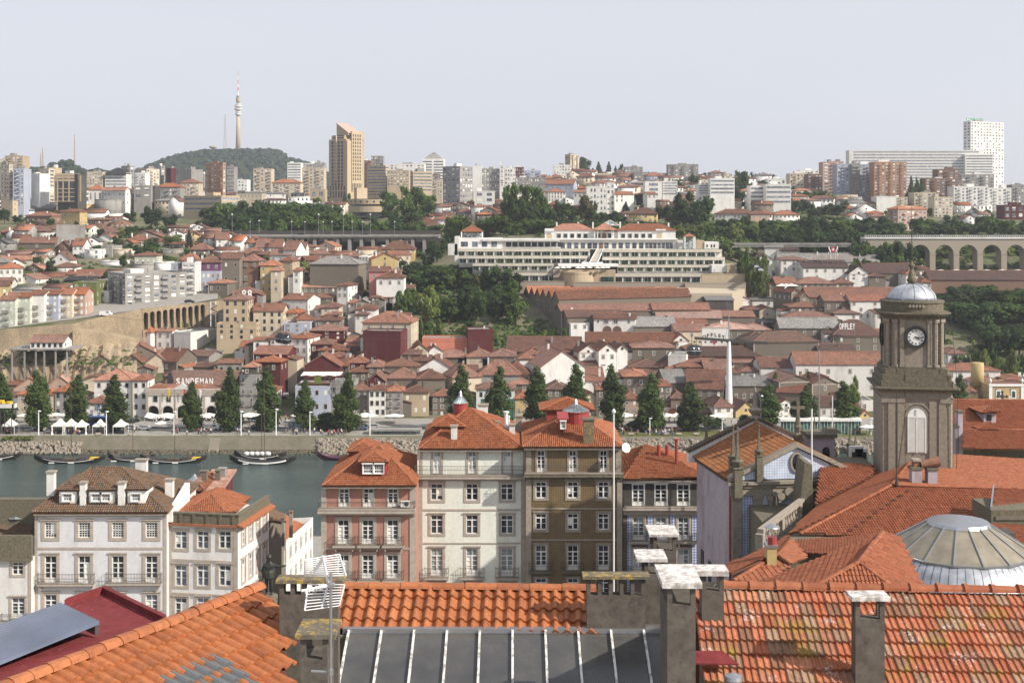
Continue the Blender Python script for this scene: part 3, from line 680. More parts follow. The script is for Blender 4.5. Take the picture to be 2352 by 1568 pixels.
h('E',330,520,880,800,705,'g','s','r',1,1,18,rot=14)
h('E',485,712,880,800,705,'g','s','r',1,1,18,rot=14)
h('E',130,400,990,930,838,'g','R','o',1,1,18,rot=12)
h('E',408,650,990,925,812,'g','R','p',1,1,18,rot=12)
h('E',722,1050,850,762,632,'g','s','r',1,2,24,rot=12)
h('E',1050,1185,850,772,738,'g','s','r',2,1,20,rot=0)
h('E',1035,1290,820,740,622,'g','s','r',1,0,22,rot=10)
h('E',1187,1352,860,765,735,'g','s','r',2,2,20,rot=0)
h('E',1250,1520,800,735,632,'g','c','r',1,0,22,rot=10)
h('E',742,1070,720,640,560,'g','s','r',0,0,20,rot=14)
h('E',1075,1400,690,640,548,'g','s','o',0,0,26,rot=14)
h('E',1365,1570,800,690,580,'e','s','r',1,1,14,rot=-20)
h('E',1640,1850,720,645,598,'e','g','b',0,0,10,rot=-18)
h('E',1800,1960,640,610,582,'e','w','g',0,0,9)
h('E',1625,1925,775,745,695,'h','s','r',1,0,14)
h('E',1210,1335,585,440,375,'h','w','o',2,0,sd=130,side=False)
h('E',1370,1520,590,430,405,'e','w','o',2,2,7,rot=-15)
h('E',1525,1688,612,440,440,'f','w','m',0,0,sd=237,side=False,name='store_building',label='large plain white flat-roofed box building with stained right side below the arcade')
r_=h('E',265,560,585,525,465,'e','w','r',1,6,9,Y=476,foot=True,win='D',label='long white house with band of dark windows on a concrete platform with stilts')
cols=[(0,133,150,92,'l',440),(135,262,130,90,'G',415),(264,388,106,68,'w',405),(390,514,106,68,'b',388),(516,634,102,48,'c',378),(636,748,102,46,'R',360)]
for i,(a,b_,e,r0,w_,bs_)in enumerate(cols):
 lab=['pale green','green','white','pale blue','cream','rose'][i]
 rt=house('E',a,b_,bs_,e,r0,'e',w_ if w_!='G' else 'l','o',5 if i<4 else 4,2,11,Y=497+i*3.2,win='S',label=f'{lab} row house with balconies above the road wall, '+['leftmost','second','third','fourth','fifth','rightmost'][i]+' of terrace',group='terraced flats above the road wall')
 wd_=(b_-a)/3.839*(497+i*3.2)/F
 zf=zv(cc('E',0,e)[1],497+i*3.2)-rt.location.z;zb_=zv(cc('E',0,bs_)[1],497+i*3.2)-rt.location.z
 for k in range(1,4):
  z=zb_+(zf-zb_)*k/(5 if i<4 else 4)+.1
  q=MB();q.box(-wd_*.1-1.3,-wd_*.1+1.3,-.9,0,z,z+.14,0);q.box(-wd_*.1-1.3,-wd_*.1+1.3,-.9,-.85,z+.14,z+1.0,1);q.bd('balcony',[MT['granite'],MT['wall_g']],rt)
h('E',640,850,285,0,-10,'f','G','g',4,3,14,Y=540,win='w')
h('E',850,960,285,75,60,'f','w','g',3,1,10,Y=548)
block('W',300,418,714,630,548,'n',6,7,sd=-42,rot=35,style='m',label='long stained concrete apartment block stepped along the road above the arcade')
block('W',258,292,722,655,556,'n',5,3,rot=10,d=10,style='m')
block('W',419,448,692,606,560,'w',6,2,rot=0,d=11,style='b')
h('W',451,506,664,624,600,'f','b','r',2,5,12,Y=572,win='w')
h('W',451,506,624,603,588,'h','v','o',1,3,12,Y=572.2,win='n',label='purple clad upper storey with hipped orange roof on the pale blue house')
h('W',418,451,612,600,590,'h','c','r',1,2,9,Y=600)
h('W',508,552,690,594,580,'e','s','r',3,2,sd=0,d=12,Y=575,win='d')
h('W',555,594,680,600,585,'h','k','r',5,2,12,Y=580,win='b')
h('W',598,640,672,610,597,'h','y','o',4,3,10,Y=578,win='n')
h('W',622,646,672,622,612,'h','c','o',3,1,8,Y=572)
h('W',642,672,672,600,590,'h','t','r',5,2,9,Y=590,rot=-12)
h('E',2040,2262,140,95,40,'h','r','r',1,2,12,Y=556)
h('E',1970,2182,500,152,100,'h','t','r',5,3,12,Y=520,win='D',label='ochre five-storey building with open roof terrace and hipped roof right of the arcade')
h('E',1910,2262,505,362,350,'f','t','r',3,4,7,Y=512,win='D')
h('F',0,262,440,250,186,'e','c','r',3,4,12,win='D',Y=523)
L=[
(0,112,1150,1110,1035,'h','r','r',1,1),(115,262,1195,1088,1040,'e','g','o',2,3),(250,400,1180,1100,1050,'h','s','r',1,2),(112,255,1240,1155,1130,'e','c','r',1,2),
(298,440,1180,1120,1110,'f','w','g',1,5),(165,485,1262,1200,1155,'e','s','r',1,1),(50,290,1335,1302,1270,'e','c','r',1,3),(210,470,1050,965,930,'h','k','r',1,5),(300,470,1030,985,940,'h','r','r',2,4),
(0,380,1400,1350,1315,'e','l','o',1,3),(52,215,1425,1382,1340,'g','w','o',1,1),(480,640,1320,1250,1165,'g','k','r',1,2),(640,735,1330,1225,1165,'e','w','r',2,2),
(740,890,1345,1262,1258,'f','w','w' and 'g',2,2),(990,1145,1330,1262,1258,'f','c','r',1,2),(455,622,1445,1352,1262,'g','w','r',1,1),(480,682,1460,1415,1375,'h','w','b',1,3),
(0,188,1568,1425,1375,'h','w','o',2,4),(215,375,1455,1430,1385,'g','s','o',1,1),(590,900,1500,1478,1440,'e','s','r',1,0),(800,1045,1150,1110,1045,'h','s','r',1,3),
(840,1000,1190,1160,1120,'g','w','o',1,0),(1130,1450,1200,1152,1095,'g','s','r',1,0),(1140,1300,1230,1180,1130,'h','w','r',1,2),(1490,1628,1255,1212,1190,'h','s','o',1,2),
(1672,1846,1335,1262,1208,'h','s','r',1,2),(1797,1910,1232,1160,1095,'e','w','r',2,2),(1912,2020,1250,1170,1115,'e','w','r',2,2),(2025,2140,1272,1182,1135,'e','w','o',2,2),
(2142,2255,1282,1202,1150,'e','w','r',2,3),(2257,2351,1292,1215,1165,'e','w','r',2,2),(1855,2100,1400,1345,1290,'e','s','r',0,0),(2100,2340,1320,1300,1245,'h','c','r',1,2),
(740,880,1240,1190,1150,'g','w','g',1,1),(880,1090,1400,1365,1355,'f','w','g',0,0),(1175,1310,1500,1390,1385,'f','n','g',1,0),(1365,1470,1475,1375,1370,'f','w','g',1,0),(1470,1610,1460,1385,1380,'f','b','g',1,1),
(900,1150,1500,1470,1440,'e','s','r',1,0),(1150,1250,1480,1440,1400,'h','s','r',1,1),(330,560,1510,1500,1465,'e','w','r',1,0),(120,330,1560,1520,1480,'g','w','r',1,1),(560,800,1560,1530,1500,'e','d','k',1,0),
(640,900,1530,1500,1470,'h','s','r',1,2),(1410,1560,1300,1262,1240,'f','n','g',1,2),(1580,1730,1370,1350,1290,'h','s','o',1,0),(1660,1800,1420,1390,1350,'h','s','r',1,2),
(905,990,1330,1230,1225,'f','n','g',1,1),(2190,2351,1340,1305,1280,'e','r','r',0,0),(1060,1180,1250,1200,1170,'g','s','o',1,0),(1330,1500,1235,1190,1160,'e','s','o',1,1),
(1250,1420,1160,1130,1100,'e','w','r',1,1),(370,480,1140,1085,1050,'h','s','b',1,1),(530,735,1120,1090,1050,'e','w','r',1,2),(60,170,1160,1120,1080,'g','w','r',1,1)]
for i,q in enumerate(L):h('A',*q,d=8+(i*37%5),rot=(i*53%41)-20 if q[5]!='f' else-8,ch=i%2)
h('A',525,715,1055,930,905,'h','y','r',2,3,sd=65,Y=800,win='w',label='yellow two-storey house with brown hipped roof above the large concrete box')
h('A',512,738,1195,1048,1045,'f','n','g',0,0,14,rot=20,Y=700,label='large blank grey concrete box building on the left hillside')
h('A',0,120,985,835,830,'f','t','g',3,2,sd=45,Y=850)
h('A',1485,1590,905,835,790,'g','w','r',0,0,14,Y=930)
h('A',720,930,975,935,905,'e','w','b',0,0,10,Y=860);h('A',585,830,905,862,858,'f','y','g',0,0,14,Y=930,label='long plain cream yellow hall below the dark glass office')
h('A',832,1035,900,820,815,'f','n','g',0,0,14,Y=920);h('A',410,585,910,865,845,'e','g','g',1,0,14,Y=925);h('A',250,470,940,900,865,'e','s','g',1,0,14,Y=910);h('A',165,300,950,915,880,'h','w','g',1,1,12,Y=905)
h('A',940,1065,975,945,905,'f','w','g',0,0,10,Y=865)
h('A',780,900,860,735,688,'h','w','o',1,3,12,Y=940,wh=4.5);h('A',900,1118,890,738,695,'e','w','o',2,6,sd=40,Y=935,win='w',ch=2,label='large white villa with orange roof and stone framed windows on the left skyline')
K_=[(0,90,800,520,900,'c',8,3,30,'m'),(45,200,560,440,990,'t',5,5,0,'m'),(115,210,870,555,895,'b',9,3,0,'m'),(210,365,870,600,915,'w',0,0,80,'w'),(325,440,840,555,955,'c',9,4,55,'m'),
(490,705,835,605,900,'d',0,0,75,'w'),(765,905,720,582,1050,'c',5,6,0,'w'),(925,1115,700,590,1050,'w',4,4,0,'r'),(1062,1150,700,530,1100,'g',6,3,40,'m'),(1190,1280,700,592,1080,'w',4,5,0,'m'),
(1208,1300,695,555,1120,'c',5,3,110,'m'),(1345,1425,690,528,1150,'g',6,2,35,'w'),(1463,1510,690,548,1140,'r',0,0,45,'m'),(1575,1695,735,560,1100,'g',0,0,100,'m'),(1797,1975,790,503,1040,'o',9,6,25,'m'),(2000,2063,790,536,1060,'g',8,2,0,'r'),
(1180,1330,820,703,960,'n',2,2,0,'w'),(1332,1368,820,706,965,'d',0,0,0,'w'),(1595,1975,925,795,900,'t',3,5,160,'r'),(2070,2180,740,650,1150,'w',3,4,0,'w'),(870,930,700,620,1180,'w',3,3,0,'w'),(430,490,840,545,1000,'t',9,2,0,'m'),(1755,1797,720,600,1180,'g',5,2,0,'w')]
for a in K_:
 lab=None
 if a[0]==490:lab='broad dark glass office block with beige frame grid on the left skyline'
 if a[0]==210:lab='plain white gable wall of an apartment block on the left skyline'
 if a[0]==1797:lab='tall orange brick apartment tower right of the red tiled skyline flats'
 if a[0]==1595:lab='long low beige institute building with dark ribbon windows'
 block('A',a[0],a[1],a[2],a[3],a[4],a[5],a[6],a[7],sd=a[8],style=a[9],label=lab)
block('A',1368,1590,825,718,985,'g',3,9,style='m',roof='o');block('A',1592,1752,790,680,1000,'c',3,6,style='m',roof='r');block('A',0,34,560,470,1000,'c',3,2,style='w')
rt=item('office_facade','beige window grid fronting the dark glass office','facade',P(*cc('A',597,838),897.5));q=MB();sc1=899/F/3.839
for x in(-107,-95,-40,12,66,95,107):q.box(x*sc1-.9 if abs(x)>90 else x*sc1-.4,x*sc1+.9 if abs(x)>90 else x*sc1+.4,-.5,0,0,233*sc1)
for z in(0,40,78,110,178,205,228):q.box(-107*sc1,107*sc1,-.55,-.05,z*sc1,z*sc1+(1.6 if z>=178 else.5))
q.bd('grid',MT['wall_t'],rt);q=MB();q.box(-102*sc1,102*sc1,-.02,.4,0,230*sc1);q.bd('glazing',MT['glass'],rt)
rt=item('roof_storey','black gabled attic storey on the white banded skyline block','roof',P(*cc('A',1020,590),1048));rmesh('h',15.5,13,0,4.5,.8).bd('roof',[MT['roof_k']]*2,rt)
K_=[(0,158,805,555,1075,'c',9,5,0,'m'),(430,622,800,545,1080,'c',9,6,0,'m'),(300,420,640,500,1350,'w',6,6,0,'r'),(420,540,640,505,1370,'w',6,5,0,'r'),(540,628,640,500,1360,'g',6,4,0,'w'),(1000,1170,790,528,1060,'t',10,3,30,'r'),
(1180,1372,700,568,1040,'t',5,7,0,'w'),(1205,1510,600,512,1160,'w',4,9,0,'w'),(1412,1575,752,580,1060,'t',6,1,-50,'r'),(1040,1143,560,440,1300,'g',4,7,0,'m'),(960,1035,700,482,1120,'k',8,3,0,'m'),
(1668,1822,862,535,950,'g',7,4,115,'w'),(1940,2010,862,528,990,'w',0,0,0,'w'),(2012,2215,762,555,1000,'g',8,9,0,'w'),(2172,2212,700,530,996,'w',9,1,0,'w'),(2216,2310,762,550,1005,'w',6,4,0,'w'),(1950,2125,895,752,900,'w',3,2,0,'w'),(1576,1665,790,655,1110,'c',5,4,0,'m'),(1580,1640,660,600,1180,'k',3,3,0,'w'),
(500,630,812,735,1050,'t',1,2,0,'w')]
for a in K_:block('B',a[0],a[1],a[2],a[3],a[4],a[5],a[6],a[7],sd=a[8],style=a[9])
block('B',165,415,780,680,1055,'c',3,8,style='m',roof='o')
rt=item('curved_annex','low curved beige building with square windows at the foot of the tall beige tower','building',P(*cc('B',1010,930),925));q=MB()
for(rad,z0,z1)in((15.2,0,4.2),(15.4,5.6,9.0)):q.lathe([(rad,z0),(rad,z1)],0,12,36)
q.bd('wall',MT['wall_t'],rt);q=MB();q.lathe([(14.4,-3),(14.4,9.4)],0,12,36);q.bd('glazing',MT['glass'],rt)
for i in range(9):a=R(200+i*17.5);q=MB();q.box(-.6,.6,-.12,.05,-.6,.6);o=q.bd('window',MT['glass'],rt,loc=(15.4*cos(a),12+15.4*sin(a),7.4));o.rotation_euler=(0,0,a+R(90))
# the tall beige tower
Yt=1000;s_=Yt/F/3.839;zb0=zv(cc('B',0,905)[1],Yt);xl=px(cc('B',630,0)[0],Yt);ROT=-38
rt=item('tower_block','tall beige tower with slanting glazed top, highest building left of centre','tower',(px(cc('B',818,0)[0],Yt),Yt,zb0),R(0))
def tz(y):return(905-y)*s_
wl=182*s_/cos(R(38));
q=MB();TL=Matrix.Rotation(R(-40),4,'Z');q.T=TL;q.box(-19.5,0,0,19,0,tz(285));q.box(-17.5,-3.0,1,18,tz(285),tz(250));q.T=None
q.bd('wall',MT['wall_t'],rt)
q=MB();q.T=TL;q.box(.02,1.0,.3,11,0,tz(300));q.box(-3,.9,6,18,tz(284),tz(215));q.box(1.02,1.6,4.5,15.5,tz(745),tz(218));q.box(.9,3.5,8,19,0,tz(715));q.bd('stair_wing',MT['wall_t'],rt)
q=MB();q.T=TL;a,b_=-14,-2;q.prism([(-14,3,tz(250)),(-1,3,tz(250)),(-1,3,tz(235)),(-14,3,tz(140))],(0,12,0));q.bd('slanted_top',MT['wall_t'],rt)
q=MB();q.T=TL;q.prism([(-14.2,2.6,tz(140)),(-.6,2.6,tz(232)),(-.6,2.6,tz(226)),(-14.2,2.6,tz(134))],(0,13,0));q.bd('slanted_roof',MT['wall_R'],rt)
q=MB();q.T=TL
for i in range(13):
 for j in range(4):
  x=-16.4+j*3.6;z=tz(300+i*31);q.box(x,x+2.2,-.06,.2,z-2.3,z-.2)
for j in range(6):x=-18.4+j*3.1;q.box(x,x+1.7,-.06,.2,tz(800),tz(745));q.box(x,x+1.7,-.06,.2,tz(735),tz(700))
for i in range(1,3):q.box(-16,-4,.94,1.2,tz(285)+i*1.7-1,tz(285)+i*1.7-.2)
tag(q.bd('window_grid',MT['glass'],rt),kind='stuff')
q=MB();q.T=TL
for i in range(13):
 for j in range(4):y=5.4+j*2.4;z=tz(240+i*32);q.box(1.55,1.66,y,y+1.2,z-2.0,z-.2)
for j in range(6):y=5+j*1.7;q.box(1.55,1.66,y,y+.9,tz(740),tz(675))
tag(q.bd('window_grid',MT['glass'],rt),kind='stuff');q=MB();q.T=TL;q.box(-10.9,-10.2,-.9,-.05,tz(655),tz(250));q.bd('fin',MT['wall_c'],rt)
HREC.append((rt.location.x,Yt,25,25,0,745,830,280,470,1))
# round-topped white tower
rt=item('tower_block','pale tower with grey conical roof on the skyline right of the beige offices','tower',P(*cc('B',1585,700),1350));s2=1350/F/3.839
q=MB();q.box(-94*s2,94*s2,0,26,0,240*s2);q.bd('wall',MT['wall_w'],rt);q=MB();q.frus(0,13,240*s2,285*s2,80*s2,12,35*s2,4);q.box(-18*s2,18*s2,10,16,284*s2,297*s2);q.bd('roof',MT['roof_g'],rt)
q=MB()
for i in range(9):
 q.box(-90*s2,-12*s2,-.08,.1,(10+i*25)*s2,(20+i*25)*s2);q.box(6*s2,90*s2,-.08,.1,(10+i*25)*s2,(20+i*25)*s2)
tag(q.bd('window_bands',MT['glass_blue'],rt),kind='stuff')
K_=[(80,340,470,397,1010,'g',2,14,0,'w'),(72,152,400,308,1060,'r',3,5,0,'w'),(155,300,380,335,1100,'b',2,5,0,'m'),(515,560,340,192,1350,'t',9,2,80,'m'),(412,560,360,285,1250,'w',3,6,0,'w'),(790,1000,400,360,1200,'c',3,9,0,'m'),
(1042,1200,360,302,1250,'g',3,6,0,'w'),(1122,1260,430,350,1180,'g',3,4,0,'w'),(1220,1370,560,432,880,'w',3,1,0,'w'),(1376,1505,545,430,885,'w',5,1,0,'r'),(1425,1690,420,280,1180,'n',7,9,0,'m'),(1695,1790,540,455,860,'w',4,1,0,'r'),(1797,2010,540,405,850,'w',4,2,0,'r'),
(705,880,690,478,840,'w',4,6,0,'w'),(882,950,690,445,850,'w',5,2,0,'w'),(420,520,330,300,1280,'w',2,4,0,'w'),(2030,2130,420,370,1150,'c',3,4,0,'w'),(1915,1990,400,362,1180,'c',2,3,0,'w')]
for a in K_:
 lab={1220:'low white modern block with square windows left of the dark conifer on the hill',1376:'white modern block with long window slits beside the dark conifer on the hill'}.get(a[0])
 block('C',a[0],a[1],a[2],a[3],a[4],a[5],a[6],a[7],sd=a[8],style=a[9],label=lab)
L=[(345,590,520,448,410,'e','b','o',1,6,950),(365,520,605,518,490,'h','w','o',3,6,880),(530,645,410,360,325,'g','c','r',1,2,1120),(620,760,430,385,355,'h','c','r',2,4,1090),(790,990,470,440,415,'h','w','r',1,5,1000),(560,720,520,485,462,'h','s','o',1,3,960),
(705,870,470,445,425,'h','c','o',1,4,1020),(950,1125,612,540,517,'e','w','o',2,4,850),(1240,1320,580,537,520,'e','w','o',1,2,845),(980,1130,540,475,455,'h','w','r',2,3,930),(1060,1165,540,470,450,'h','c','r',1,2,950),(1236,1390,410,378,345,'h','b','o',1,4,1160),
(1790,1910,420,350,330,'h','g','r',2,4,1200),(1082,1330,790,712,660,'h','y','b',2,6,770),(1025,1110,740,712,690,'h','s','b',1,2,790),(1345,1440,640,600,590,'e','k','r',1,3,830),(2175,2351,650,628,602,'e','s','b',1,4,830),(1840,2190,765,712,672,'h','w','r',1,11,770),(2150,2320,760,715,680,'h','R','r',1,3,765),
(940,1120,410,380,350,'e','c','r',2,6,1190),(620,790,365,340,325,'e','w','r',1,5,1250),(330,420,430,400,380,'h','o','r',1,2,1080),(380,490,420,390,360,'h','s','r',1,3,1100),(780,960,420,395,375,'e','w','r',1,5,1140),(640,720,430,400,385,'h','w','r',1,2,1100),(500,620,455,420,400,'e','w','g',1,4,1040),
(370,470,670,630,600,'h','r','r',1,2,800),(590,700,640,520,500,'e','w','o',2,3,870),(2060,2200,430,400,380,'h','w','r',1,3,1140),(2200,2340,400,375,350,'h','w','g',1,3,1160),(990,1090,440,415,395,'e','w','r',1,3,1080),(1100,1220,470,440,420,'h','g','g',1,3,1040)]
for i,q in enumerate(L):h('C',*q[:10],d=12,Y=q[10],rot=(i*53%31)-15,ch=(i%2),wh=1.6)
K_=[(285,440,705,595,1120,'c',4,5,0,'m'),(375,545,650,565,1200,'w',4,4,0,'m'),(447,570,735,602,1020,'k',5,4,0,'m'),(577,700,755,495,1060,'R',9,2,0,'m'),(640,760,600,490,1100,'R',5,3,0,'w'),(702,1028,800,515,1000,'b',10,9,0,'m'),(832,905,800,510,996,'n',10,2,0,'b'),
(1848,2210,705,140,1380,'w',22,11,-62,'w'),(1030,1315,792,495,980,'o',11,9,0,'m'),(1482,1800,810,640,1000,'k',7,7,0,'m'),(1595,1780,700,560,1010,'k',5,4,0,'m'),(1800,2085,710,605,1100,'g',4,7,0,'m'),(1732,2035,965,712,950,'w',9,9,0,'m'),(2038,2240,975,725,955,'w',9,5,0,'m'),
(1385,1575,950,765,935,'c',7,5,0,'m'),(1562,1722,1008,805,900,'c',7,5,0,'w'),(1052,1222,925,800,930,'w',0,0,0,'w'),(1224,1325,925,805,935,'c',5,3,0,'m'),(2247,2351,880,695,1000,'g',6,4,0,'m'),(2175,2351,985,875,880,'r',2,3,0,'w'),(75,297,862,692,850,'w',4,2,0,'r'),(-60,70,850,705,860,'w',4,1,0,'r'),(90,290,740,640,1150,'w',2,5,0,'w')]
for a in K_:
 lab={1848:'very tall pale slab tower with green sign on its roof, right skyline',1030:'orange brown brick apartment tower right of the blue grey one on the right skyline',702:'blue grey apartment tower with ribbed front on the right skyline',577:'narrow pink apartment tower left of the blue grey one'}.get(a[0])
 block('D',a[0],a[1],a[2],a[3],a[4],a[5],a[6],a[7],sd=a[8],style=a[9],label=lab)
block('D',1215,1520,1138,915,790,'R',5,7,sd=-88,style='m',roof='o',label='rose coloured five-storey apartment block with orange roof above the arched viaduct')
block('D',810,1990,720,390,1368,'w',13,34,rot=0,style='r',label='extremely long pale slab block with horizontal bands beside the tallest right tower',top=0)
block('D',1835,2080,710,425,1362,'w',12,8,style='r',top=0,label='lower pale banded slab in front of the tallest right tower')
L=[(815,1000,1060,965,880,'g','n','g',1,1,900),(1815,1945,1062,990,955,'g','w','r',1,1,840),(1760,1815,1050,1015,1000,'g','w','g',1,1,835),(1650,1740,1050,1020,990,'g','d','g',1,1,850),(1543,1630,1135,1110,1080,'g','w','r',1,1,760),(810,925,1005,970,940,'g','w','o',1,1,820),
(950,1120,980,945,920,'h','w','o',1,4,840),(868,1055,965,905,855,'g','w','g',1,1,870),(0,130,985,950,915,'h','w','o',1,5,800),(150,375,985,955,918,'h','w','o',1,6,805),(735,870,880,840,812,'h','w','w' and 'g',1,3,920),(740,950,860,850,820,'e','w','g',1,3,900),(1000,1125,1020,970,940,'h','c','r',1,2,815),(1945,2060,1010,950,930,'e','w','r',1,2,860)]
for i,q in enumerate(L):
 if q[0]==815:q=(1815,2000)+q[2:]
 h('D',*q[:10],d=11,Y=q[10],rot=(i*47%31)-15,ch=i%2)
L=[('B',1130,1420,1310,1260,1190,'h','y','b',1,4,600+60,0),('B',1045,1275,1430,1345,1295,'g','y','o',1,1,600,12),('B',1020,1190,1545,1455,1412,'e','p','r',1,2,570,0),('B',1085,1325,1600,1512,1450,'h','w','r',1,3,560,0),('B',1190,1290,1500,1460,1430,'h','s','b',1,1,580,0),
('B',495,930,1520,1390,1322,'h','s','g',1,0,580,-8),('B',930,1012,1450,1322,1318,'f','w','g',3,3,615,-10),('B',460,690,1345,1302,1258,'h','s','r',1,4,665,0),('B',258,380,1400,1262,1185,'e','w','r',1,2,640,-15),('B',20,135,1280,1240,1170,'e','w','r',1,2,690,0),('B',137,250,1290,1240,1172,'e','w','r',1,2,685,0),
('B',140,345,1395,1308,1262,'e','w','r',1,3,640,-12),('B',382,460,1390,1245,1200,'e','w','b',2,2,650,0),('B',820,930,1350,1325,1300,'h','k','r',1,2,640,0),('B',350,410,1568,1450,1420,'h','w','o',2,1,575,0),('B',690,900,1480,1440,1430,'f','n','g',1,2,590,5),
('B',955,1260,1140,1118,1080,'h','R','r',0,0,770,0),('B',1270,1440,1140,1125,1090,'g','c','g',0,0,765,0),('B',1330,1610,1100,1065,1032,'e','s','b',1,5,790,0),('B',1388,1620,1060,1025,980,'h','k','r',1,4,805,0),('B',1590,1735,1070,995,965,'h','w','r',2,2,810,-15),('B',1500,1670,1135,1110,1065,'e','w','r',1,3,770,0),
('B',1720,1890,1120,1095,1045,'e','s','r',1,2,790,-10),('B',1703,1840,1020,990,962,'h','w','r',1,2,830,0),('B',1800,1950,985,935,900,'h','g','r',1,4,860,0),('B',1842,1930,1055,995,965,'g','s','r',1,1,800,0),('B',1665,1750,940,925,908,'h','l','g',1,2,870,0),('B',1510,1590,985,965,948,'h','R','o',1,2,840,0),('B',1610,1700,1090,1060,1045,'h','r','r',1,2,800,0),
('F',250,482,285,150,100,'e','w','r',1,2,545,-14),('F',735,832,310,30,5,'h','w','r',5,2,560,-12),('F',430,735,95,40,-5,'e','s','o',1,5,580,0),('F',525,700,170,135,95,'h','s','o',1,2,560,0),('F',600,750,265,222,180,'h','c','r',1,2,535,0),('F',540,625,275,235,205,'e','w','r',1,1,538,0),('F',130,325,235,200,165,'h','c','r',1,2,552,0),
('F',265,385,355,270,232,'h','c','o',2,2,530,-12),('F',390,550,385,330,268,'h','w','r',1,1,520,15),('F',550,765,385,335,292,'h','s','r',1,3,516,0),('F',500,795,505,425,366,'h','r','r',2,3,496,0),('F',640,750,330,285,258,'h','k','r',2,1,522,0),('F',270,500,440,360,355,'f','b','r',2,3,512,0),
('F',130,300,560,490,437,'h','w','o',1,2,492,0),('F',300,480,780,492,445,'h','w','o',4,3,480,-14),('F',485,690,560,470,432,'e','g','o',1,2,498,0),('F',480,690,620,545,502,'h','r','o',1,2,482,0),('F',0,300,720,630,560,'e','r','r',1,4,470,-8),('F',0,240,800,700,648,'h','r','o',1,2,462,-8),('F',0,150,600,510,490,'e','w','o',1,2,492,0),
('F',570,835,665,598,545,'h','s','o',1,3,480,0),('F',650,830,700,660,605,'h','s','r',1,2,474,0),('F',450,765,890,735,640,'g','r','r',0,0,463,0),('F',700,840,870,730,640,'e','s','r',2,2,470,-12),('F',840,1000,790,708,642,'h','r','r',1,2,471,0),('F',845,1010,880,790,740,'h','s','r',1,2,463,0),('F',1008,1140,870,745,688,'h','s','r',2,2,466,0),
('F',1145,1455,890,738,675,'h','s','b',1,3,468,0),('F',1462,1745,880,752,665,'g','w','r',0,0,470,0),('F',1170,1440,920,845,752,'h','s','r',0,0,457,0),('F',1450,1690,930,850,765,'h','s','r',0,0,455,10),('F',1010,1160,960,865,805,'g','r','r',1,2,452,0),('F',910,1140,700,622,592,'e','g','r',1,4,482,0),('F',1145,1268,700,592,588,'f','w','g',2,2,482,-10),
('F',822,1255,625,522,472,'e','g','o',1,6,488,0),('F',945,1000,560,478,450,'h','w','o',1,1,485,0),('F',780,910,600,560,515,'h','s','o',1,1,486,0),('F',965,1215,500,430,360,'e','w','o',1,3,500,0),('F',900,1080,295,240,195,'h','w','r',1,2,535,0),('F',895,1010,335,285,255,'h','w','r',1,2,528,0),
('F',1040,1110,230,130,112,'h','s','r',3,2,553,0),('F',1112,1235,190,132,105,'h','w','r',1,3,560,0),('F',1180,1415,162,52,20,'e','g','r',2,4,575,0),('F',855,955,130,95,72,'h','v','r',1,2,575,0),('F',835,900,220,180,155,'h','w','o',1,1,550,0),('F',905,1020,215,175,145,'g','s','g',1,1,548,0),('F',1395,1550,650,600,540,'g','c','r',1,0,488,10),('F',1545,1665,640,600,560,'g','w','r',1,0,492,10),
('F',1280,1475,670,635,600,'e','s','r',1,1,479,0),('F',1760,2010,960,835,665,'h','c','r',1,1,461,20),('F',1985,2351,960,815,655,'h','g','r',1,2,465,0),('F',1590,1900,690,660,590,'h','s','r',1,0,490,0),('F',1880,2105,690,655,585,'h','c','r',1,0,489,0),('F',2070,2310,690,652,585,'h','s','r',1,0,488,0),('F',1365,1560,750,690,640,'e','s','r',0,0,475,0)]
for i,q in enumerate(L):h(*q[:11],d=11+(i*31%4),Y=q[11],rot=q[12],ch=(1 if i%3 else 0),win='a' if i%4==0 else 'w')
h('F',960,1392,600,355,255,'h','c','o',3,4,16,Y=496,rot=-6,label='broad cream building with orange hipped roof and dark red gable beside the steep street',ch=1)
h('F',965,1300,615,430,425,'f','r','g',0,0,10,Y=478,rot=-10,label='windowless dark red rendered building with white right side beside the steep street')
h('F',1490,2002,585,492,488,'f','S','g',0,0,10,Y=500,label='long plain coral red wall building among the wine lodges')
h('F',1895,2112,585,415,412,'f','r','g',0,0,10,Y=498,rot=8,label='plain dark red cube building at the end of the coral wall')
h('F',370,675,1280,915,900,'f','b','r',3,4,14,Y=QY,win='d',label='grey blue tiled corner house with white awning and guests on its roof terrace')
h('F',678,885,1280,890,880,'f','n','g',3,3,14,Y=QY+1,win='D')
for a in[(890,1015,1262,948,880,'s','r',4,2,'a'),(1020,1168,1262,948,890,'w','r',4,3,'d'),(1172,1316,1262,958,900,'g','o',4,2,'b'),(1322,1545,1285,968,905,'t','r',3,3,'S'),(1575,1750,1250,1000,940,'s','r',4,3,'w'),(1750,1960,1250,1010,950,'g','r',3,3,'a'),(1965,2305,1250,940,880,'w','r',3,4,'D')]:
 h('F',a[0],a[1],a[2],a[3],a[4],'h',a[5],a[6],a[7],a[8],9,Y=QY+a[0]%4,win=a[9],ch=1)
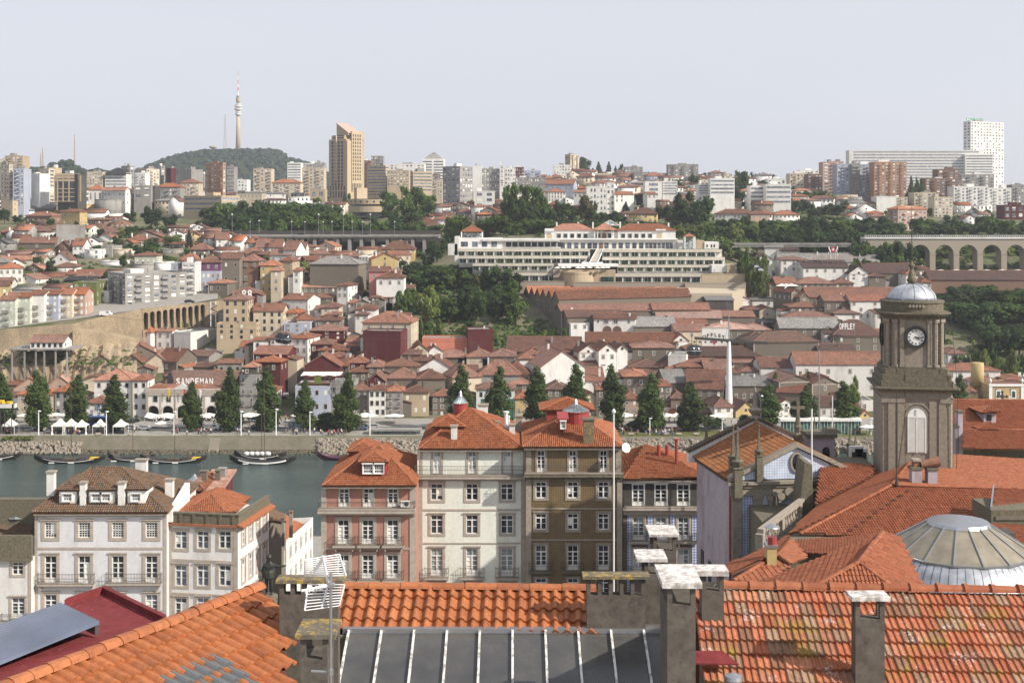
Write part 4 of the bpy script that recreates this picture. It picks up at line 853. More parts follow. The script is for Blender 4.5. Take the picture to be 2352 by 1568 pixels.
L=[(75,200,1250,1022,958,'h','y','o',3,2,447,0),(22,200,960,895,825,'h','s','o',1,2,463,0),(355,530,1020,942,870,'h','s','b',1,3,455,0),(700,790,1180,1005,915,'g','c','o',2,1,450,14),(790,868,1200,945,905,'h','s','r',3,1,449,0),(1030,1160,1235,1028,930,'h','R','o',3,2,448,0),
(1030,1236,940,828,770,'h','s','o',1,2,465,0),(1000,1450,860,835,765,'h','s','r',0,0,478,0),(1080,1400,800,748,680,'h','s','r',0,0,487,0),(990,1350,760,735,665,'h','c','b',0,0,493,0),(1370,1530,800,738,690,'h','w','r',0,0,487,0),(1340,1446,1120,912,872,'h','s','o',3,2,456,0),(1450,1570,1180,1022,935,'h','s','b',1,1,452,0),
(1592,1905,1120,935,768,'e','s','r',2,4,462,-10),(1400,1590,960,880,765,'e','s','g',0,0,470,10),(1990,2340,1110,908,822,'e','s','g',1,5,462,0),(1315,1446,1262,1168,1090,'g','w','o',1,1,447,10),(1450,1560,1262,1172,1065,'g','w','r',1,1,448,12),(1690,1832,1240,1150,1060,'e','s','b',1,1,450,-20),(1832,1998,1262,1098,988,'h','w','r',3,2,447,8),
(2016,2205,1262,1130,1010,'g','y','b',1,2,448,14),(300,690,960,742,605,'g','w','p',0,0,468,12),(565,862,790,725,652,'e','w','r',0,0,490,0),(680,862,930,870,745,'s','w','r',0,0,472,0),(-40,200,900,815,655,'h','s','r',0,0,470,0),(110,395,720,672,565,'h','w','r',1,0,485,0),
(0,650,655,608,478,'e','s','r',0,0,505,-4),(636,806,680,612,550,'g','w','r',1,2,494,8),(812,970,720,600,540,'g','w','r',1,2,490,8),(972,1066,720,585,532,'g','w','r',1,1,492,8),(700,1500,600,525,440,'e','s','r',0,0,512,-3),(900,1510,560,492,415,'e','s','b',0,0,526,-3),(1468,1606,580,510,455,'g','w','r',1,2,512,10),
(1112,1480,680,575,518,'h','s','r',1,3,497,0),(1425,1580,725,645,640,'f','w','g',0,0,485,-12),(1592,2245,730,650,565,'h','k','d',1,0,493,0),(1600,1950,760,700,650,'h','k','r',1,0,487,0),(1500,1710,800,745,685,'h','s','r',1,0,479,0),(1750,1960,850,770,680,'e','s','r',1,0,480,0),(1900,2060,860,800,740,'h','c','r',1,1,476,0),(2065,2225,820,785,738,'h','w','r',1,2,477,0),
(2000,2290,740,705,660,'e','s','r',1,0,489,0),(2230,2400,820,740,680,'e','w','r',1,1,482,0),(480,1300,320,248,190,'e','s','r',0,0,541,8),(535,1035,410,302,240,'e','s','r',0,0,532,8),(1290,1790,250,238,180,'e','s','r',0,0,543,0),(1325,1890,330,312,245,'e','s','p',0,0,536,-4),(1500,2190,330,300,250,'e','s','r',0,0,545,0),(1125,1500,420,385,302,'e','s','g',0,0,524,6),
(1300,1770,410,370,310,'e','s','r',0,0,530,0),(1492,1772,500,425,365,'e','c','r',1,3,518,8),(1420,1560,480,440,400,'g','s','b',0,0,528,0),(565,730,420,362,358,'f','w','g',1,2,527,8),(2002,2310,140,95,38,'h','s','o',1,5,600,0),(2010,2160,215,150,125,'g','w','g',0,0,585,10),(2162,2360,215,155,130,'e','w','g',1,2,585,0),(2110,2290,300,240,212,'h','s','r',1,2,570,0),
(1765,2002,245,155,125,'e','d','g',1,0,560,0),(2230,2370,320,240,215,'g','c','b',1,1,568,0),(1800,2200,370,330,300,'e','d','k',0,0,556,0),(1930,2360,400,355,325,'e','d','k',0,0,550,0),(1770,2166,530,412,345,'h','s','p',1,5,522,0),(2060,2340,470,420,358,'h','w','p',0,0,532,0),(2090,2351,640,520,430,'h','k','d',1,0,508,0),(1580,1700,620,590,560,'h','k','r',1,0,500,0)]
for i,q in enumerate(L):
 nm='warehouse' if q[8]==0 and q[6]in 'skdg' else 'house'
 h('G',*q[:10],d=26 if q[0]==300 else 13+(i*29%5),Y=q[10],rot=q[11],name=nm,cat=nm)
L=[('D',205,438,1460,1352,1320,'h','w','b',2,3,620,0),('D',400,800,1480,1418,1355,'e','w','d',1,5,610,0),('D',806,985,1530,1472,1405,'g','w','d',2,2,603,0),('D',200,1075,1395,1368,1295,'e','w','g',0,0,628,0),('D',0,130,1385,1345,1300,'g','w','b',1,2,625,0),('D',65,222,1280,1242,1215,'e','w','g',0,0,655,-10),
('D',222,370,1290,1265,1235,'e','s','d',0,0,652,0),('D',950,1390,1500,1468,1385,'e','s','d',0,0,612,0),('D',1220,1380,1470,1410,1362,'g','s','d',0,0,625,0),('D',1310,1400,1520,1480,1440,'h','w','o',1,1,600,0),('D',1520,2500,1600,1525,1448,'e','k','d',0,0,605,0),('K',1450,1535,195,140,100,'h','w','r',1,2,595,0),('D',985,1130,1560,1500,1465,'h','s','d',1,1,602,0),
('K',165,345,200,150,92,'e','s','r',1,3,592,0),('K',340,682,205,152,95,'h','s','r',1,6,588,0),('K',680,848,200,150,105,'h','s','r',1,3,589,0),('K',445,1320,345,268,185,'e','s','r',0,0,568,0),('K',300,372,340,225,195,'g','s','r',1,1,563,20),('K',372,452,345,265,212,'g','s','r',1,1,560,20),
('K',592,822,420,302,250,'e','s','r',1,3,548,0),('K',822,1130,460,302,248,'e','w','r',3,5,545,0),('K',285,590,420,358,308,'h','s','b',1,5,550,0),('K',680,905,470,415,372,'h','w','b',1,2,538,0),('K',250,700,500,450,400,'h','s','r',0,0,535,0),('K',1035,1110,470,410,390,'e','w','r',1,1,536,0),
('K',200,722,640,540,452,'e','s','g',1,6,518,0),('K',668,1110,750,612,470,'h','s','d',2,3,508,0),('K',592,672,680,588,565,'e','w','d',1,1,512,0),('K',-40,552,790,665,575,'h','s','b',0,0,500,8),('K',545,865,790,745,680,'e','d','d',0,0,497,0),('K',340,1105,1145,858,752,'e','w','o',2,4,470,0),
('K',25,332,975,888,800,'e','w','r',1,1,475,0),('K',185,488,1110,1010,955,'g','s','r',0,0,458,12),('K',475,722,1120,1030,968,'g','s','r',1,1,458,14),('K',165,345,1448,1225,1168,'g','w','b',3,1,447,10),('K',550,700,1450,1232,1140,'e','w','b',2,2,447,0),('K',700,892,1445,1232,1110,'e','w','b',2,2,448,0),('K',180,400,1200,1110,1040,'e','s','r',0,0,452,-15),
('K',897,1006,1440,1312,1212,'g','y','o',1,1,446,14),('K',1685,1842,832,768,720,'h','w','r',1,2,500,0),('K',1830,1948,880,850,815,'f','R','r',1,1,492,0),('K',1672,2142,1010,918,852,'h','w','r',1,6,474,0),('K',1925,2200,1100,1030,962,'h','y','r',1,3,462,0),('K',1830,1945,1170,1110,1035,'h','y','r',2,2,455,0),('K',920,1020,1290,1185,1170,'f','w','g',1,2,454,0),
('K',480,620,1010,975,930,'h','w','r',0,0,466,0),('K',2200,2400,1060,1000,965,'h','s','r',0,0,465,0),('G',2290,2351,110,80,50,'h','w','r',1,1,610,0)]
for i,q in enumerate(L):
 nm='warehouse' if q[9]==0 and q[7]in 'skdg' else 'house'
 h(*q[:11],d=12+(i*29%5),Y=q[11],rot=q[12],name=nm,cat=nm,ch=i%2 if nm=='house' else 0)
for r,x0,x1 in((0,2045,2400),):
 rt=house('K',2045,2420,1200,1045,1040,'f','y','r',2,3,14,Y=452,win='n',label='yellow ochre two-storey palace with white corner strips and rooftop urns at the right edge')
 w=375/3.839*452/F;hb=zv(cc('K',0,1045)[1],452)-rt.location.z;q=MB()
 for x in(-w/2,-w/2+11.0):q.box(x-.1,x+1.0,-.25,-.02,0,hb)
 q.box(-w/2-.2,w/2,-.4,-.02,hb-.3,hb+.5);q.bd('white_trim',MT['white_paint'],rt)
 for x in(-w/2+.4,-w/2+11.4):MB().lathe([(.25,hb+.5),(.2,hb+1.0),(.6,hb+1.5),(.3,hb+2.1),(.1,hb+2.5)],x,0,8).bd('urn',MT['white_paint'],rt,True)
 for x in(-w/2+3.2,-w/2+8.4):
  q=MB();q.box(x-.9,x+.9,-.14,-.03,hb-4.6,hb-1.6);q.bd('window_surround',MT['white_paint'],rt)
  q=MB();q.box(x-.55,x+.55,-.2,-.141,hb-4.2,hb-2.0);q.bd('window',MT['glass_blue'],rt)
MB().lathe([(2.2,0),(2.2,8),(2.0,8.05)],0,0,20).bd('water_tank',MT['wall_y'],None,True,loc=(px(cc('K',1940,0)[0],462),462,zv(cc('K',0,1020)[1],462)-1))
tag(bpy.data.objects['water_tank'],'round ochre tank standing between tiled roofs right of the clock tower','tank')
def sawtooth():
 Y=552;u,v=cc('G',460,255);x0=px(u,Y);zb=zv(v,Y)-3;L_=330*Y/F*1.02;z_e=0
 rt=item('warehouse','very long warehouse of six parallel stone gables with red tiled roofs below the terraced hotel','warehouse',(x0,Y,zb),R(19))
 ze=zv(cc('G',0,150)[1],Y)-zb;zr=ze+3.4;n=6;sp=7.3
 HREC.append((x0+L_/2,Y,L_,44,R(8),u,u+330,cc('G',0,80)[1],v,1))
 for i in range(n):
  q=MB();Ls=L_ if i==0 else(L_*.55 if i>3 else L_*.97)
  q.prism([(0,i*sp,-4),(0,i*sp,ze),(0,(i+.5)*sp,zr),(0,(i+1)*sp-.01,ze),(0,(i+1)*sp-.01,-4)],(Ls,0,0));q.bd('wall',MT['wall_s'],rt)
  q=MB();q.prism([(-.4,i*sp-.3,ze-.1),(-.4,(i+.5)*sp,zr+.05),(-.4,(i+.5)*sp,zr+.27),(-.4,i*sp-.3,ze+.12)],(Ls+.8,0,0));q.prism([(-.4,(i+.5)*sp,zr+.05),(-.4,(i+1)*sp-.02,ze-.05),(-.4,(i+1)*sp-.02,ze+.2),(-.4,(i+.5)*sp,zr+.27)],(Ls+.8,0,0))
  q.bd('roof',[MT['roof_o' if i else 'roof_r']],rt)
  for k in(1,2):window(rt,'d',0,(i+k/3)*sp,2.0+ze*.3,R(-90),.6,2.2)
sawtooth()
def arch_pts(w,hs,n=10):
 return[(-w/2*cos(pi*i/n),hs+w/2*sin(pi*i/n))for i in range(n+1)]
def arch_face(q,x,z0,w,hs,y,m=0,n=10):
 pts=[(x-w/2,y,z0),(x+w/2,y,z0)]+[(x-a,y,z0+b_)for a,b_ in arch_pts(w,hs,n)];q.face(pts,m)
def arcade(q,n,bay,w,z0,hs,zt,y0,y1,mi=0,taper=None):
 K=10
 def bayf(i):
  xc=(i+.5)*bay;xa,xb=i*bay,(i+1)*bay;z_t=zt if not callable(zt)else None
  za=zt if z_t is not None else zt(xa);zb_=zt if z_t is not None else zt(xb)
  zh=hs if not callable(hs)else hs(xc)
  ap=[(xc+a,z0+zh+b_-zh if False else z0+b_)for a,b_ in arch_pts(w,zh,K)]
  for y,fl in((y0,1),(y1,0)):
   def F_(p):q.face(p if fl else p[::-1],mi)
   F_([(xa,y,z0),(xc-w/2,y,z0),(xc-w/2,y,z0+zh),(xa,y,z0+zh)]);F_([(xc+w/2,y,z0),(xb,y,z0),(xb,y,z0+zh),(xc+w/2,y,z0+zh)])
   for k in range(K):
    (a,b1),(c_,d1)=ap[k],ap[k+1];ta=za+(zb_-za)*(a-xa)/bay;tc=za+(zb_-za)*(c_-xa)/bay
    F_([(a,y,b1),(c_,y,d1),(c_,y,tc),(a,y,ta)])
   ta=za+(zb_-za)*(xc-w/2-xa)/bay;tb=za+(zb_-za)*(xc+w/2-xa)/bay
   F_([(xa,y,z0+zh),(xc-w/2,y,z0+zh),(xc-w/2,y,ta),(xa,y,za)]);F_([(xc+w/2,y,z0+zh),(xb,y,z0+zh),(xb,y,zb_),(xc+w/2,y,tb)])
  pl=[(xc-w/2,z0)]+ap+[(xc+w/2,z0)]
  for(a,b1),(c_,d1)in zip(pl,pl[1:]):q.face([(a,y0,b1),(a,y1,b1),(c_,y1,d1),(c_,y0,d1)],mi)
  q.face([(xa,y0,za),(xb,y0,zb_),(xb,y1,zb_),(xa,y1,za)],mi)
 for i in range(n):bayf(i)
rt=house('G',770,1135,440,320,272,'e','w','r',1,0,11,Y=525,rot=-8,label='white lodge house with two arched wooden doors and first floor loggia below the long warehouses',ch=2)
w=365/3.839*525/F;q=MB();zb=zv(cc('G',0,440)[1],525)-rt.location.z
for x in(-w*.18,w*.06):arch_face(q,x,zb,3.6,.9,-.06)
q.bd('arched_door',MT['wall_k'],rt)
for x in(-w*.21,w*.02):window(rt,'w',x,0,zb+4.4,0,1.6,.9)
window(rt,'d',-w*.4,0,zb+4.4,0,.5,.5);window(rt,'w',w*.34,0,zb+4.4,0,.8,.7)
def text_mesh(s,size,ext=.02,bold=0.0):
 cu=bpy.data.curves.new('lettering','FONT');cu.body=s;cu.size=size;cu.extrude=ext;cu.align_x='CENTER';cu.align_y='CENTER';cu.offset=bold;cu.resolution_u=3
 o=bpy.data.objects.new('lettering',cu);COL.objects.link(o);dg=bpy.context.evaluated_depsgraph_get();me=bpy.data.meshes.new_from_object(o.evaluated_get(dg));bpy.data.objects.remove(o);bpy.data.curves.remove(cu);return me
def letters(s,parent,loc,size,mat,sx=1,rz=0,bold=0,ext=.05,tilt=90,name='lettering',gap=None):
 x=0;ms=[]
 for ch_ in s:
  if ch_==' ':x+=size*.4;continue
  me=text_mesh(ch_,size,ext,bold);me.materials.clear();me.materials.append(MT[mat])
  xs=[v.co.x for v in me.vertices];wd_=(max(xs)-min(xs));ms.append((me,x+wd_/2,(max(xs)+min(xs))/2));x+=wd_+(gap if gap is not None else size*.14)
 for me,xc,off in ms:
  o=ob('letter',me,parent,Vector(loc)+Vector(((xc-x/2-off)*sx*cos(rz),(xc-x/2-off)*sx*sin(rz),0)));o.rotation_euler=(R(tilt),0,rz);o.scale=(sx,1,1)
Yw=512;u0,v0=cc('G',1722,575);u1,v1=cc('G',1965,402);w=(u1-u0)*Yw/F;zb=zv(v0,Yw);ht=zv(v1,Yw)-zb
rt=item('painted_wall','big white end wall lettered OFFLEY with a small red emblem, among the wine lodges','wall sign',(px((u0+u1)/2,Yw),Yw,zb-4))
MB().box(-w/2,w/2,0,1.5,0,ht+4).bd('wall',MT['wall_w'],rt)
MB().box(-w/2-.2,w/2+.2,-.1,1.6,ht+4.01,ht+4.3).bd('coping',MT['granite'],rt)
for i,ch_ in enumerate('OFFLEY'):
 a=R(24-i*9.6);letters(ch_,rt,(-9.2*sin(a)-.6,-.03,4+ht*.58+9.2*cos(a)-8.6),1.9,'letters_dark',bold=.05);bpy.context.view_layer.update
q=MB();q.prism([(-1.3,-.05,4+ht*.42),(-.6,-.05,4+ht*.26),(-.0,-.05,4+ht*.14),(.6,-.05,4+ht*.26),(1.3,-.05,4+ht*.42),(.45,-.05,4+ht*.34),(0,-.05,4+ht*.42),(-.45,-.05,4+ht*.34)][::-1],(-0,.04,0));o=q.bd('emblem',MT['letters_red'],rt,loc=(-.6,0,0))
def roofsign(text,c,x0,x1,yb,yt,Y,mat,label,posts=True,sx=.9,name='roof_sign'):
 u0,vb=cc(c,x0,yb);u1,vt=cc(c,x1,yt);w=(u1-u0)*Y/F;hh=(vb-vt)*Y/F;z=zv(vb,Y);rt=item(name,label,'sign',(px((u0+u1)/2,Y),Y,z-1.5))
 size=hh/.70;me=None
 n=len(text);step=w/n
 for i,ch_ in enumerate(text):
  if ch_==' ':continue
  me=text_mesh(ch_,size,.08,.03*size/2);me.materials.clear();me.materials.append(MT[mat]);xs=[v.co.x for v in me.vertices];off=(max(xs)+min(xs))/2;wd_=max(xs)-min(xs);k=min(1.2,step*.78/wd_)if wd_>.25*size else.9
  zs=[v.co.y for v in me.vertices];zo=min(zs)
  o=ob('letter',me,rt,(-w/2+step*(i+.5)-off*k,0,1.5-zo if ch_!="'" else 1.5+hh*.95-max(zs)));o.rotation_euler=(R(90),0,0);o.scale=(k,1,1)
 q=MB()
 for i in range(n+1):q.tube((-w/2+step*i,.5,-1.2),(-w/2+step*i,.35,1.5+hh*.9),.06,n=4)
 q.box(-w/2,w/2,.25,.4,1.4,1.5);q.box(-w/2,w/2,.25,.4,1.5+hh*.7,1.6+hh*.7)
 q.bd('frame',MT['steel'],rt);return rt
roofsign('OFFLEY','K',722,862,552,500,505,'letters_white','pale capital letters OFFLEY standing on a dark brown lodge roof left of the clock tower')
roofsign("TAYLOR'S",'D',488,848,1350,1308,613,'wall_R','long rose coloured rooftop letters on posts above a white lodge with dark roof')
rt=item('roof_emblem','round red and white heraldic crest on posts above the rose coloured rooftop letters','sign',P(*cc('D',668,1330),613));k_=613/F/3.839
q=MB()
for i in range(20):a,b_=2*pi*i/20,2*pi*(i+1)/20;q.prism([(0,0,70*k_),(20*k_*cos(a),0,70*k_+26*k_*sin(a)),(20*k_*cos(b_),0,70*k_+26*k_*sin(b_))],(0,.3,0))
q.bd('disc',MT['letters_red'],rt)
q=MB()
for i in range(5):
 a=pi/2+2*pi*i/5;q.tube((0,-.06,70*k_),(12*k_*cos(a),-.06,70*k_+14*k_*sin(a)),.22,.1,4)
for s1 in(-1,1):
 for j in range(4):q.box(s1*(26+j*4)*k_-.15,s1*(26+j*4)*k_+.3,0,.2,(52+j*8)*k_,(64+j*10)*k_)
 q.tube((s1*24*k_,0,44*k_),(s1*40*k_,0,100*k_),.15,n=4)
q.bd('scrollwork',MT['letters_white'],rt);q=MB()
for x in(-40,-20,20,40):q.tube((x*k_,.2,-10*k_),(x*k_,.2,50*k_),.12,n=4)
q.bd('post',MT['white_paint'],rt)
rt=item('hotel_sign','small green lettered sign on top of the tallest right tower','sign',P(*cc('D',1905,128),1385));k_=1385/F/3.839
letters('Holiday Inn',rt,(14*k_,0,2.2),3.2,'letters_green',bold=.1);q=MB();q.box(-58*k_,-28*k_,-.1,.4,0,24*k_);q.bd('emblem',MT['letters_green'],rt);q=MB();letters('H',rt,(-43*k_,-.25,12*k_),4.2,'letters_white',bold=.15)
q.tube((-40*k_,.6,-3),(-40*k_,.6,3),.3,n=4);q.tube((40*k_,.6,-3),(40*k_,.6,1.5),.3,n=4);q.bd('post',MT['steel'],rt)
# the arcaded road wall on the left
rt=item('arcaded_wall','long rising stone retaining wall with ten tall arches carrying the road','retaining wall',(0,0,0))
pts=[(u,lerp(WLY,u))for u in(-120,0,142,167,245,328)]
q=MB();
def wseg(q,ua,ub,m=0,th=.9,z0f=None,zadd=.0):
 Ya,Yb=lerp(WLY,ua),lerp(WLY,ub);A=Vector((px(ua,Ya),Ya,0));B_=Vector((px(ub,Yb),Yb,0));za,zb_=lerp(WLZ,ua)+zadd,lerp(WLZ,ub)+zadd;ba=tab(LOW,ua,Ya-1)-6;bb=tab(LOW,ub,Yb-1)-6
 q.face([A+Vector((0,-.3,ba)),B_+Vector((0,-.3,bb)),B_+Vector((0,-.1,zb_)),A+Vector((0,-.1,za))],m);q.face([A+Vector((0,-.1,za)),B_+Vector((0,-.1,zb_)),B_+Vector((0,th,zb_)),A+Vector((0,th,za))],m)
 q.face([A+Vector((0,th,za)),B_+Vector((0,th,zb_)),B_+Vector((0,th,bb)),A+Vector((0,th,ba))],m)
for a,b_ in zip(pts,pts[1:]):wseg(q,a[0],b_[0],zadd=.9)
m,t,bs=base('road_wall_stone',.95);gp=N(t,'ShaderNodeNewGeometry').outputs['Position']
vo=N(t,'ShaderNodeTexVoronoi',feature='DISTANCE_TO_EDGE');vo.inputs['Scale'].default_value=1.1;t.links.new(gp,vo.inputs['Vector'])
c=mixc(t,ramp(t,noise(t,gp,.12,5,1,1,.6,.7),(.4,g3(0)),(.65,g3(1))),(.36,.285,.19),(.20,.16,.11));c=mixc(t,ramp(t,vo.outputs[0],(0,g3(1)),(.09,g3(0))),c,(.17,.135,.095));t.links.new(c,bs.inputs['Base Color']);bump(t,bs,vo.outputs[0],.4,.1)
q.bd('wall',m,rt)
def arcseg():
 ua,ub=328,473;Ya,Yb=lerp(WLY,ua),lerp(WLY,ub);A=Vector((px(ua,Ya),Ya,0));B_=Vector((px(ub,Yb),Yb,0));L_=(B_-A).length;n=10;bay=L_/n
 z0=zv(cc('E',0,420)[1],Ya);za,zb_=lerp(WLZ,ua)+.9,lerp(WLZ,ub)+.9
 q=MB();ang=math.atan2(B_.y-A.y,B_.x-A.x)
 arcade(q,n,bay,bay*.70,0,lambda x:(za-z0-1.6-bay*.35)+(zb_-za+.9)*x/L_,lambda x:(za-z0)+(zb_-za)*x/L_,0,1.6)
 ww=q.bd('arch_wall',m,rt,loc=(A.x,A.y-.3,z0),rz=ang)
 q=MB();q.box(0,L_,2.2,2.4,-6,min(za,zb_)-z0-.2);q.bd('recess_wall',MT['chimney_render'],rt,loc=(A.x,A.y-.3,z0),rz=ang)
 q=MB();q.box(0,L_,-.25,2.4,-14,-.01);q.bd('arch_footing',m,rt,loc=(A.x,A.y-.3,z0),rz=ang)
 q=MB();wseg(q,473,520,zadd=.9);q.bd('wall',m,rt)
 q=MB()
 for i in range(60):x=i*L_/60;q.box(x,x+.1,0,.1,0,.9)
arcseg()
q=MB()
for a in range(-120,500,20):
 Ya,Yb=lerp(WLY,a)+1,lerp(WLY,a+20)+1;q.face([(px(a,Ya),Ya,lerp(WLZ,a)+.12),(px(a+20,Yb),Yb,lerp(WLZ,a+20)+.12),(px(a+20,Yb+5),Yb+6,lerp(WLZ,a+20)+.14),(px(a,Ya+5),Ya+6,lerp(WLZ,a)+.14)])
tag(q.bd('upper_road',MT['asphalt']),kind='structure')
rt=item('retaining_wall','projecting square stone bastion under the road wall','retaining wall',(0,0,0));ua,ub=cc('E',640,0)[0],cc('E',1200,0)[0];q=MB()
q.prism([(px(ua,492),492,zv(cc('E',0,640)[1],492)-6),(px(ua,492),492,zv(cc('E',0,405)[1],492)),(px(ub,506),506,zv(cc('E',0,500)[1],506)),(px(ub,506),506,zv(cc('E',0,700)[1],506)-6)],(0,9,0));q.bd('wall',m,rt)
q=MB();rr=random.Random(3)
for i in range(260):
 u=rr.uniform(140,320);Y=rr.uniform(474,lerp(WLY,u)-1);z=tab(LOW,u,Y)+rr.uniform(-.6,.3);s1=rr.uniform(.5,1.3);cx=px(u,Y)
 q.lathe([(s1*.6,z-s1),(s1,z-.2*s1),(s1*.8,z+.5*s1),(s1*.2,z+.9*s1)],cx,Y,5,0,rr.random()*6,rr.uniform(.7,1.3))
tag(q.bd('rock_outcrop',m),kind='stuff')
b=MB();gr={}
for i in range(41):
 for j in range(6):
  u=-30+i*8.6;t_=j/5;Y=476+(lerp(WLY,max(u,150))-1.5-476)*t_*(1 if u>150 else.6);gr[i,j]=Vector((px(u,Y),Y+rr.uniform(-.7,.7),(12 if j==0 else 19+(7 if u>150 else 4.5)*(t_-.2)/.8)+rr.uniform(-.8,.8)))
for i in range(40):
 for j in range(5):b.face([gr[i,j],gr[i+1,j],gr[i+1,j+1]]);b.face([gr[i,j],gr[i+1,j+1],gr[i,j+1]])
tag(b.bd('rock_slope',MT['road_wall_stone']),kind='structure')
rt=item('platform','thin concrete platform on tall posts carrying the white house below the road wall','platform');q=MB();Yp=474;zt=zv(cc('E',0,582)[1],Yp)
q.box(px(cc('E',80,0)[0],Yp),px(cc('E',635,0)[0],Yp),Yp,Yp+14,zt-.5,zt-.05);q.bd('deck',MT['wall_n'],rt)
for x in(100,210,310,385,485,585):q=MB();X=px(cc('E',x,0)[0],Yp);q.box(X-.25,X+.25,Yp+.4,Yp+.9,zt-12,zt-.5);q.bd('post',MT['wall_n'],rt)
rt=item('stair_tower','open steel fire stair standing against the ochre building','stairs',P(*cc('E',1880,390),522));k_=522/F/3.839;q=MB()
for x in(-22,22):q.box(x*k_-.15,x*k_+.15,0,.3,0,225*k_)
q.bd('column',MT['white_metal'],rt)
for i in range(4):q=MB();a=i*52*k_;q.prism([(-1.2,0,a),(1.2,0,a+26*k_),(1.2,0,a+26*k_+.25),(-1.2,0,a+.25)],(0,1,0));q.prism([(1.2,1.1,a+26*k_),(-1.2,1.1,a+52*k_),(-1.2,1.1,a+52*k_+.25),(1.2,1.1,a+26*k_+.25)],(0,1,0));q.bd('flight',MT['iron'],rt)
# viaducts
rt=item('viaduct','flat concrete viaduct on tall slim pillars behind the old quarter','viaduct');q=MB();Yv=722
def vx(x):return px(cc('B',x,0)[0],Yv)
z1=zv(cc('B',0,1130)[1],Yv);z0=zv(cc('B',0,1160)[1],Yv)
q.box(vx(-400),vx(1640),Yv,Yv+12,z0,z1);q.box(vx(-400),vx(1640),Yv-.6,Yv-.01,z0+.8,z0+1.9);q.bd('deck',MT['wall_n'],rt)
for i,x in enumerate([318,430,538,640,742,846,950,1053,1180,1300,1404,1506]):q=MB();X=vx(x);q.box(X-.9,X+.9,Yv+.6,Yv+11,z0-20,z0-.01);q.bd('pier',MT['wall_g'],rt)
q=MB()
for i in range(150):x=-380+i*13.5;X=vx(x);q.box(X-.05,X+.05,Yv-.3,Yv-.2,z1,z1+1.1)
q.box(vx(-400),vx(1640),Yv-.32,Yv-.18,z1+1.1,z1+1.2);q.box(vx(-400),vx(1640),Yv+11.8,Yv+11.9,z1,z1+2.2);tag(q.bd('railing',MT['iron'],rt),kind='stuff')
MB().box(vx(300),vx(1640),Yv+16,Yv+17,z0-22,z0+.5).bd('abutment_wall',MT['wall_d'],rt)
strip('hillside_road',MT['asphalt'],[(u,738,744,.2)for u in range(580,1000,60)])
lamp0=None
for i,x in enumerate([48,312,452,552,614,672,793,852,962,1015,1244,-60,-190]):
 X=vx(x);hh=7 if i%3 else 11
 if lamp0 is None:
  lamp0=item('street_lamp','slim lamp on the pillared viaduct deck','street lamp',(X,Yv+1,z1),0,'lamps along the left viaduct');q=MB();q.tube((0,0,0),(0,0,7.6),.11,.07,5);q.bd('post',MT['steel'],lamp0);q=MB();q.box(-.35,.35,-.25,.25,7.6,8.1);q.bd('lamp_head',MT['white_paint'],lamp0);lp=lamp0
 else:lp=copy_tree(lamp0,(X,Yv+1+(i%2)*9,z1),0,scale=(1,1,hh/7.6))
 alab(lp,'slim lamp on the pillared viaduct deck',CU+X*F/Yv,540,Yv)
rt=item('viaduct','tall granite viaduct with round arches and white railing right of the clock tower','viaduct',(px(cc('D',1335,0)[0],650),650,0));k_=650/F/3.839
zt=zv(cc('D',0,1165)[1],650);zbot=zv(cc('D',0,1430)[1],650)-8;bay=210*k_;wa=165*k_;zs=zv(cc('D',0,1300)[1],650)
q=MB();arcade(q,8,bay,wa,zbot,zs-zbot,zt-.0,0,7.5);
q.bd('arches',MT['granite_old'],rt)
q=MB()
for i in range(9):X=i*bay;q.box(X-(bay-wa)/2-.15,X+(bay-wa)/2+.15,-.25,-.01,zbot,zs-.2);q.box(X-(bay-wa)/2-.35,X+(bay-wa)/2+.35,-.4,-.01,zs-.2,zs+.25)
q.bd('pier_facing',MT['granite_old'],rt)
L_=8*bay;q=MB();q.box(-22,L_+5,-.5,8,zt+.01,zt+.6);q.bd('deck',MT['wall_w'],rt);q=MB();q.box(-22,L_+5,-.4,-.3,zt+1.6,zt+1.8)
for i in range(130):X=-22+i*(L_+27)/130;q.box(X,X+.25,-.4,-.3,zt+.6,zt+1.6)
tag(q.bd('railing',MT['wall_w'],rt),kind='stuff');MB().box(-22,-.01,0,7.5,zbot,zt).bd('abutment',MT['granite_old'],rt)
q=MB();X0=px(1640,660);q.box(X0,px(2060,660),659,667,57.6,58.6);q.box(X0,px(2060,660),658.7,658.9,58.6,59.7);tag(q.bd('road_bridge',MT['wall_n']),'thin grey concrete road bridge glimpsed between trees left of the arched viaduct','bridge')
par=None
def parasol_mesh(n=8,r=1.6,h=.7):
 q=MB();q.lathe([(r,0),(r*.98,.02),(.05,h)],0,0,n);return q.mesh('parasol_canopy',MT['canvas'])
PCAN={8:parasol_mesh(),4:parasol_mesh(4,2.1,.9)};q=MB();q.tube((0,0,0),(0,0,2.4),.04,n=4);PPOLE=q.mesh('parasol_pole',MT['iron'])
def parasol(X,Y,z,s=1,n=8,label=None,group=None,hh=2.3):
 rt=item('parasol',label or 'white café parasol','parasol',(X,Y,z),random.uniform(0,1),group);o=ob('canopy',PCAN[n],rt,(0,0,hh));o.scale=(s,s,1);ob('pole',PPOLE,rt)
 if label is None:alab(rt,'open white café parasol',CU+X*F/Y,900,Y)
 return rt
for x in(1618,1755,1888,2025,2160,2300):
 X,Y=px(cc('K',x,0)[0],618),618;parasol(X,Y,zv(cc('K',0,38)[1],Y)-4,2.9,8,None,'white canopy tops under the arched viaduct',hh=4.0)
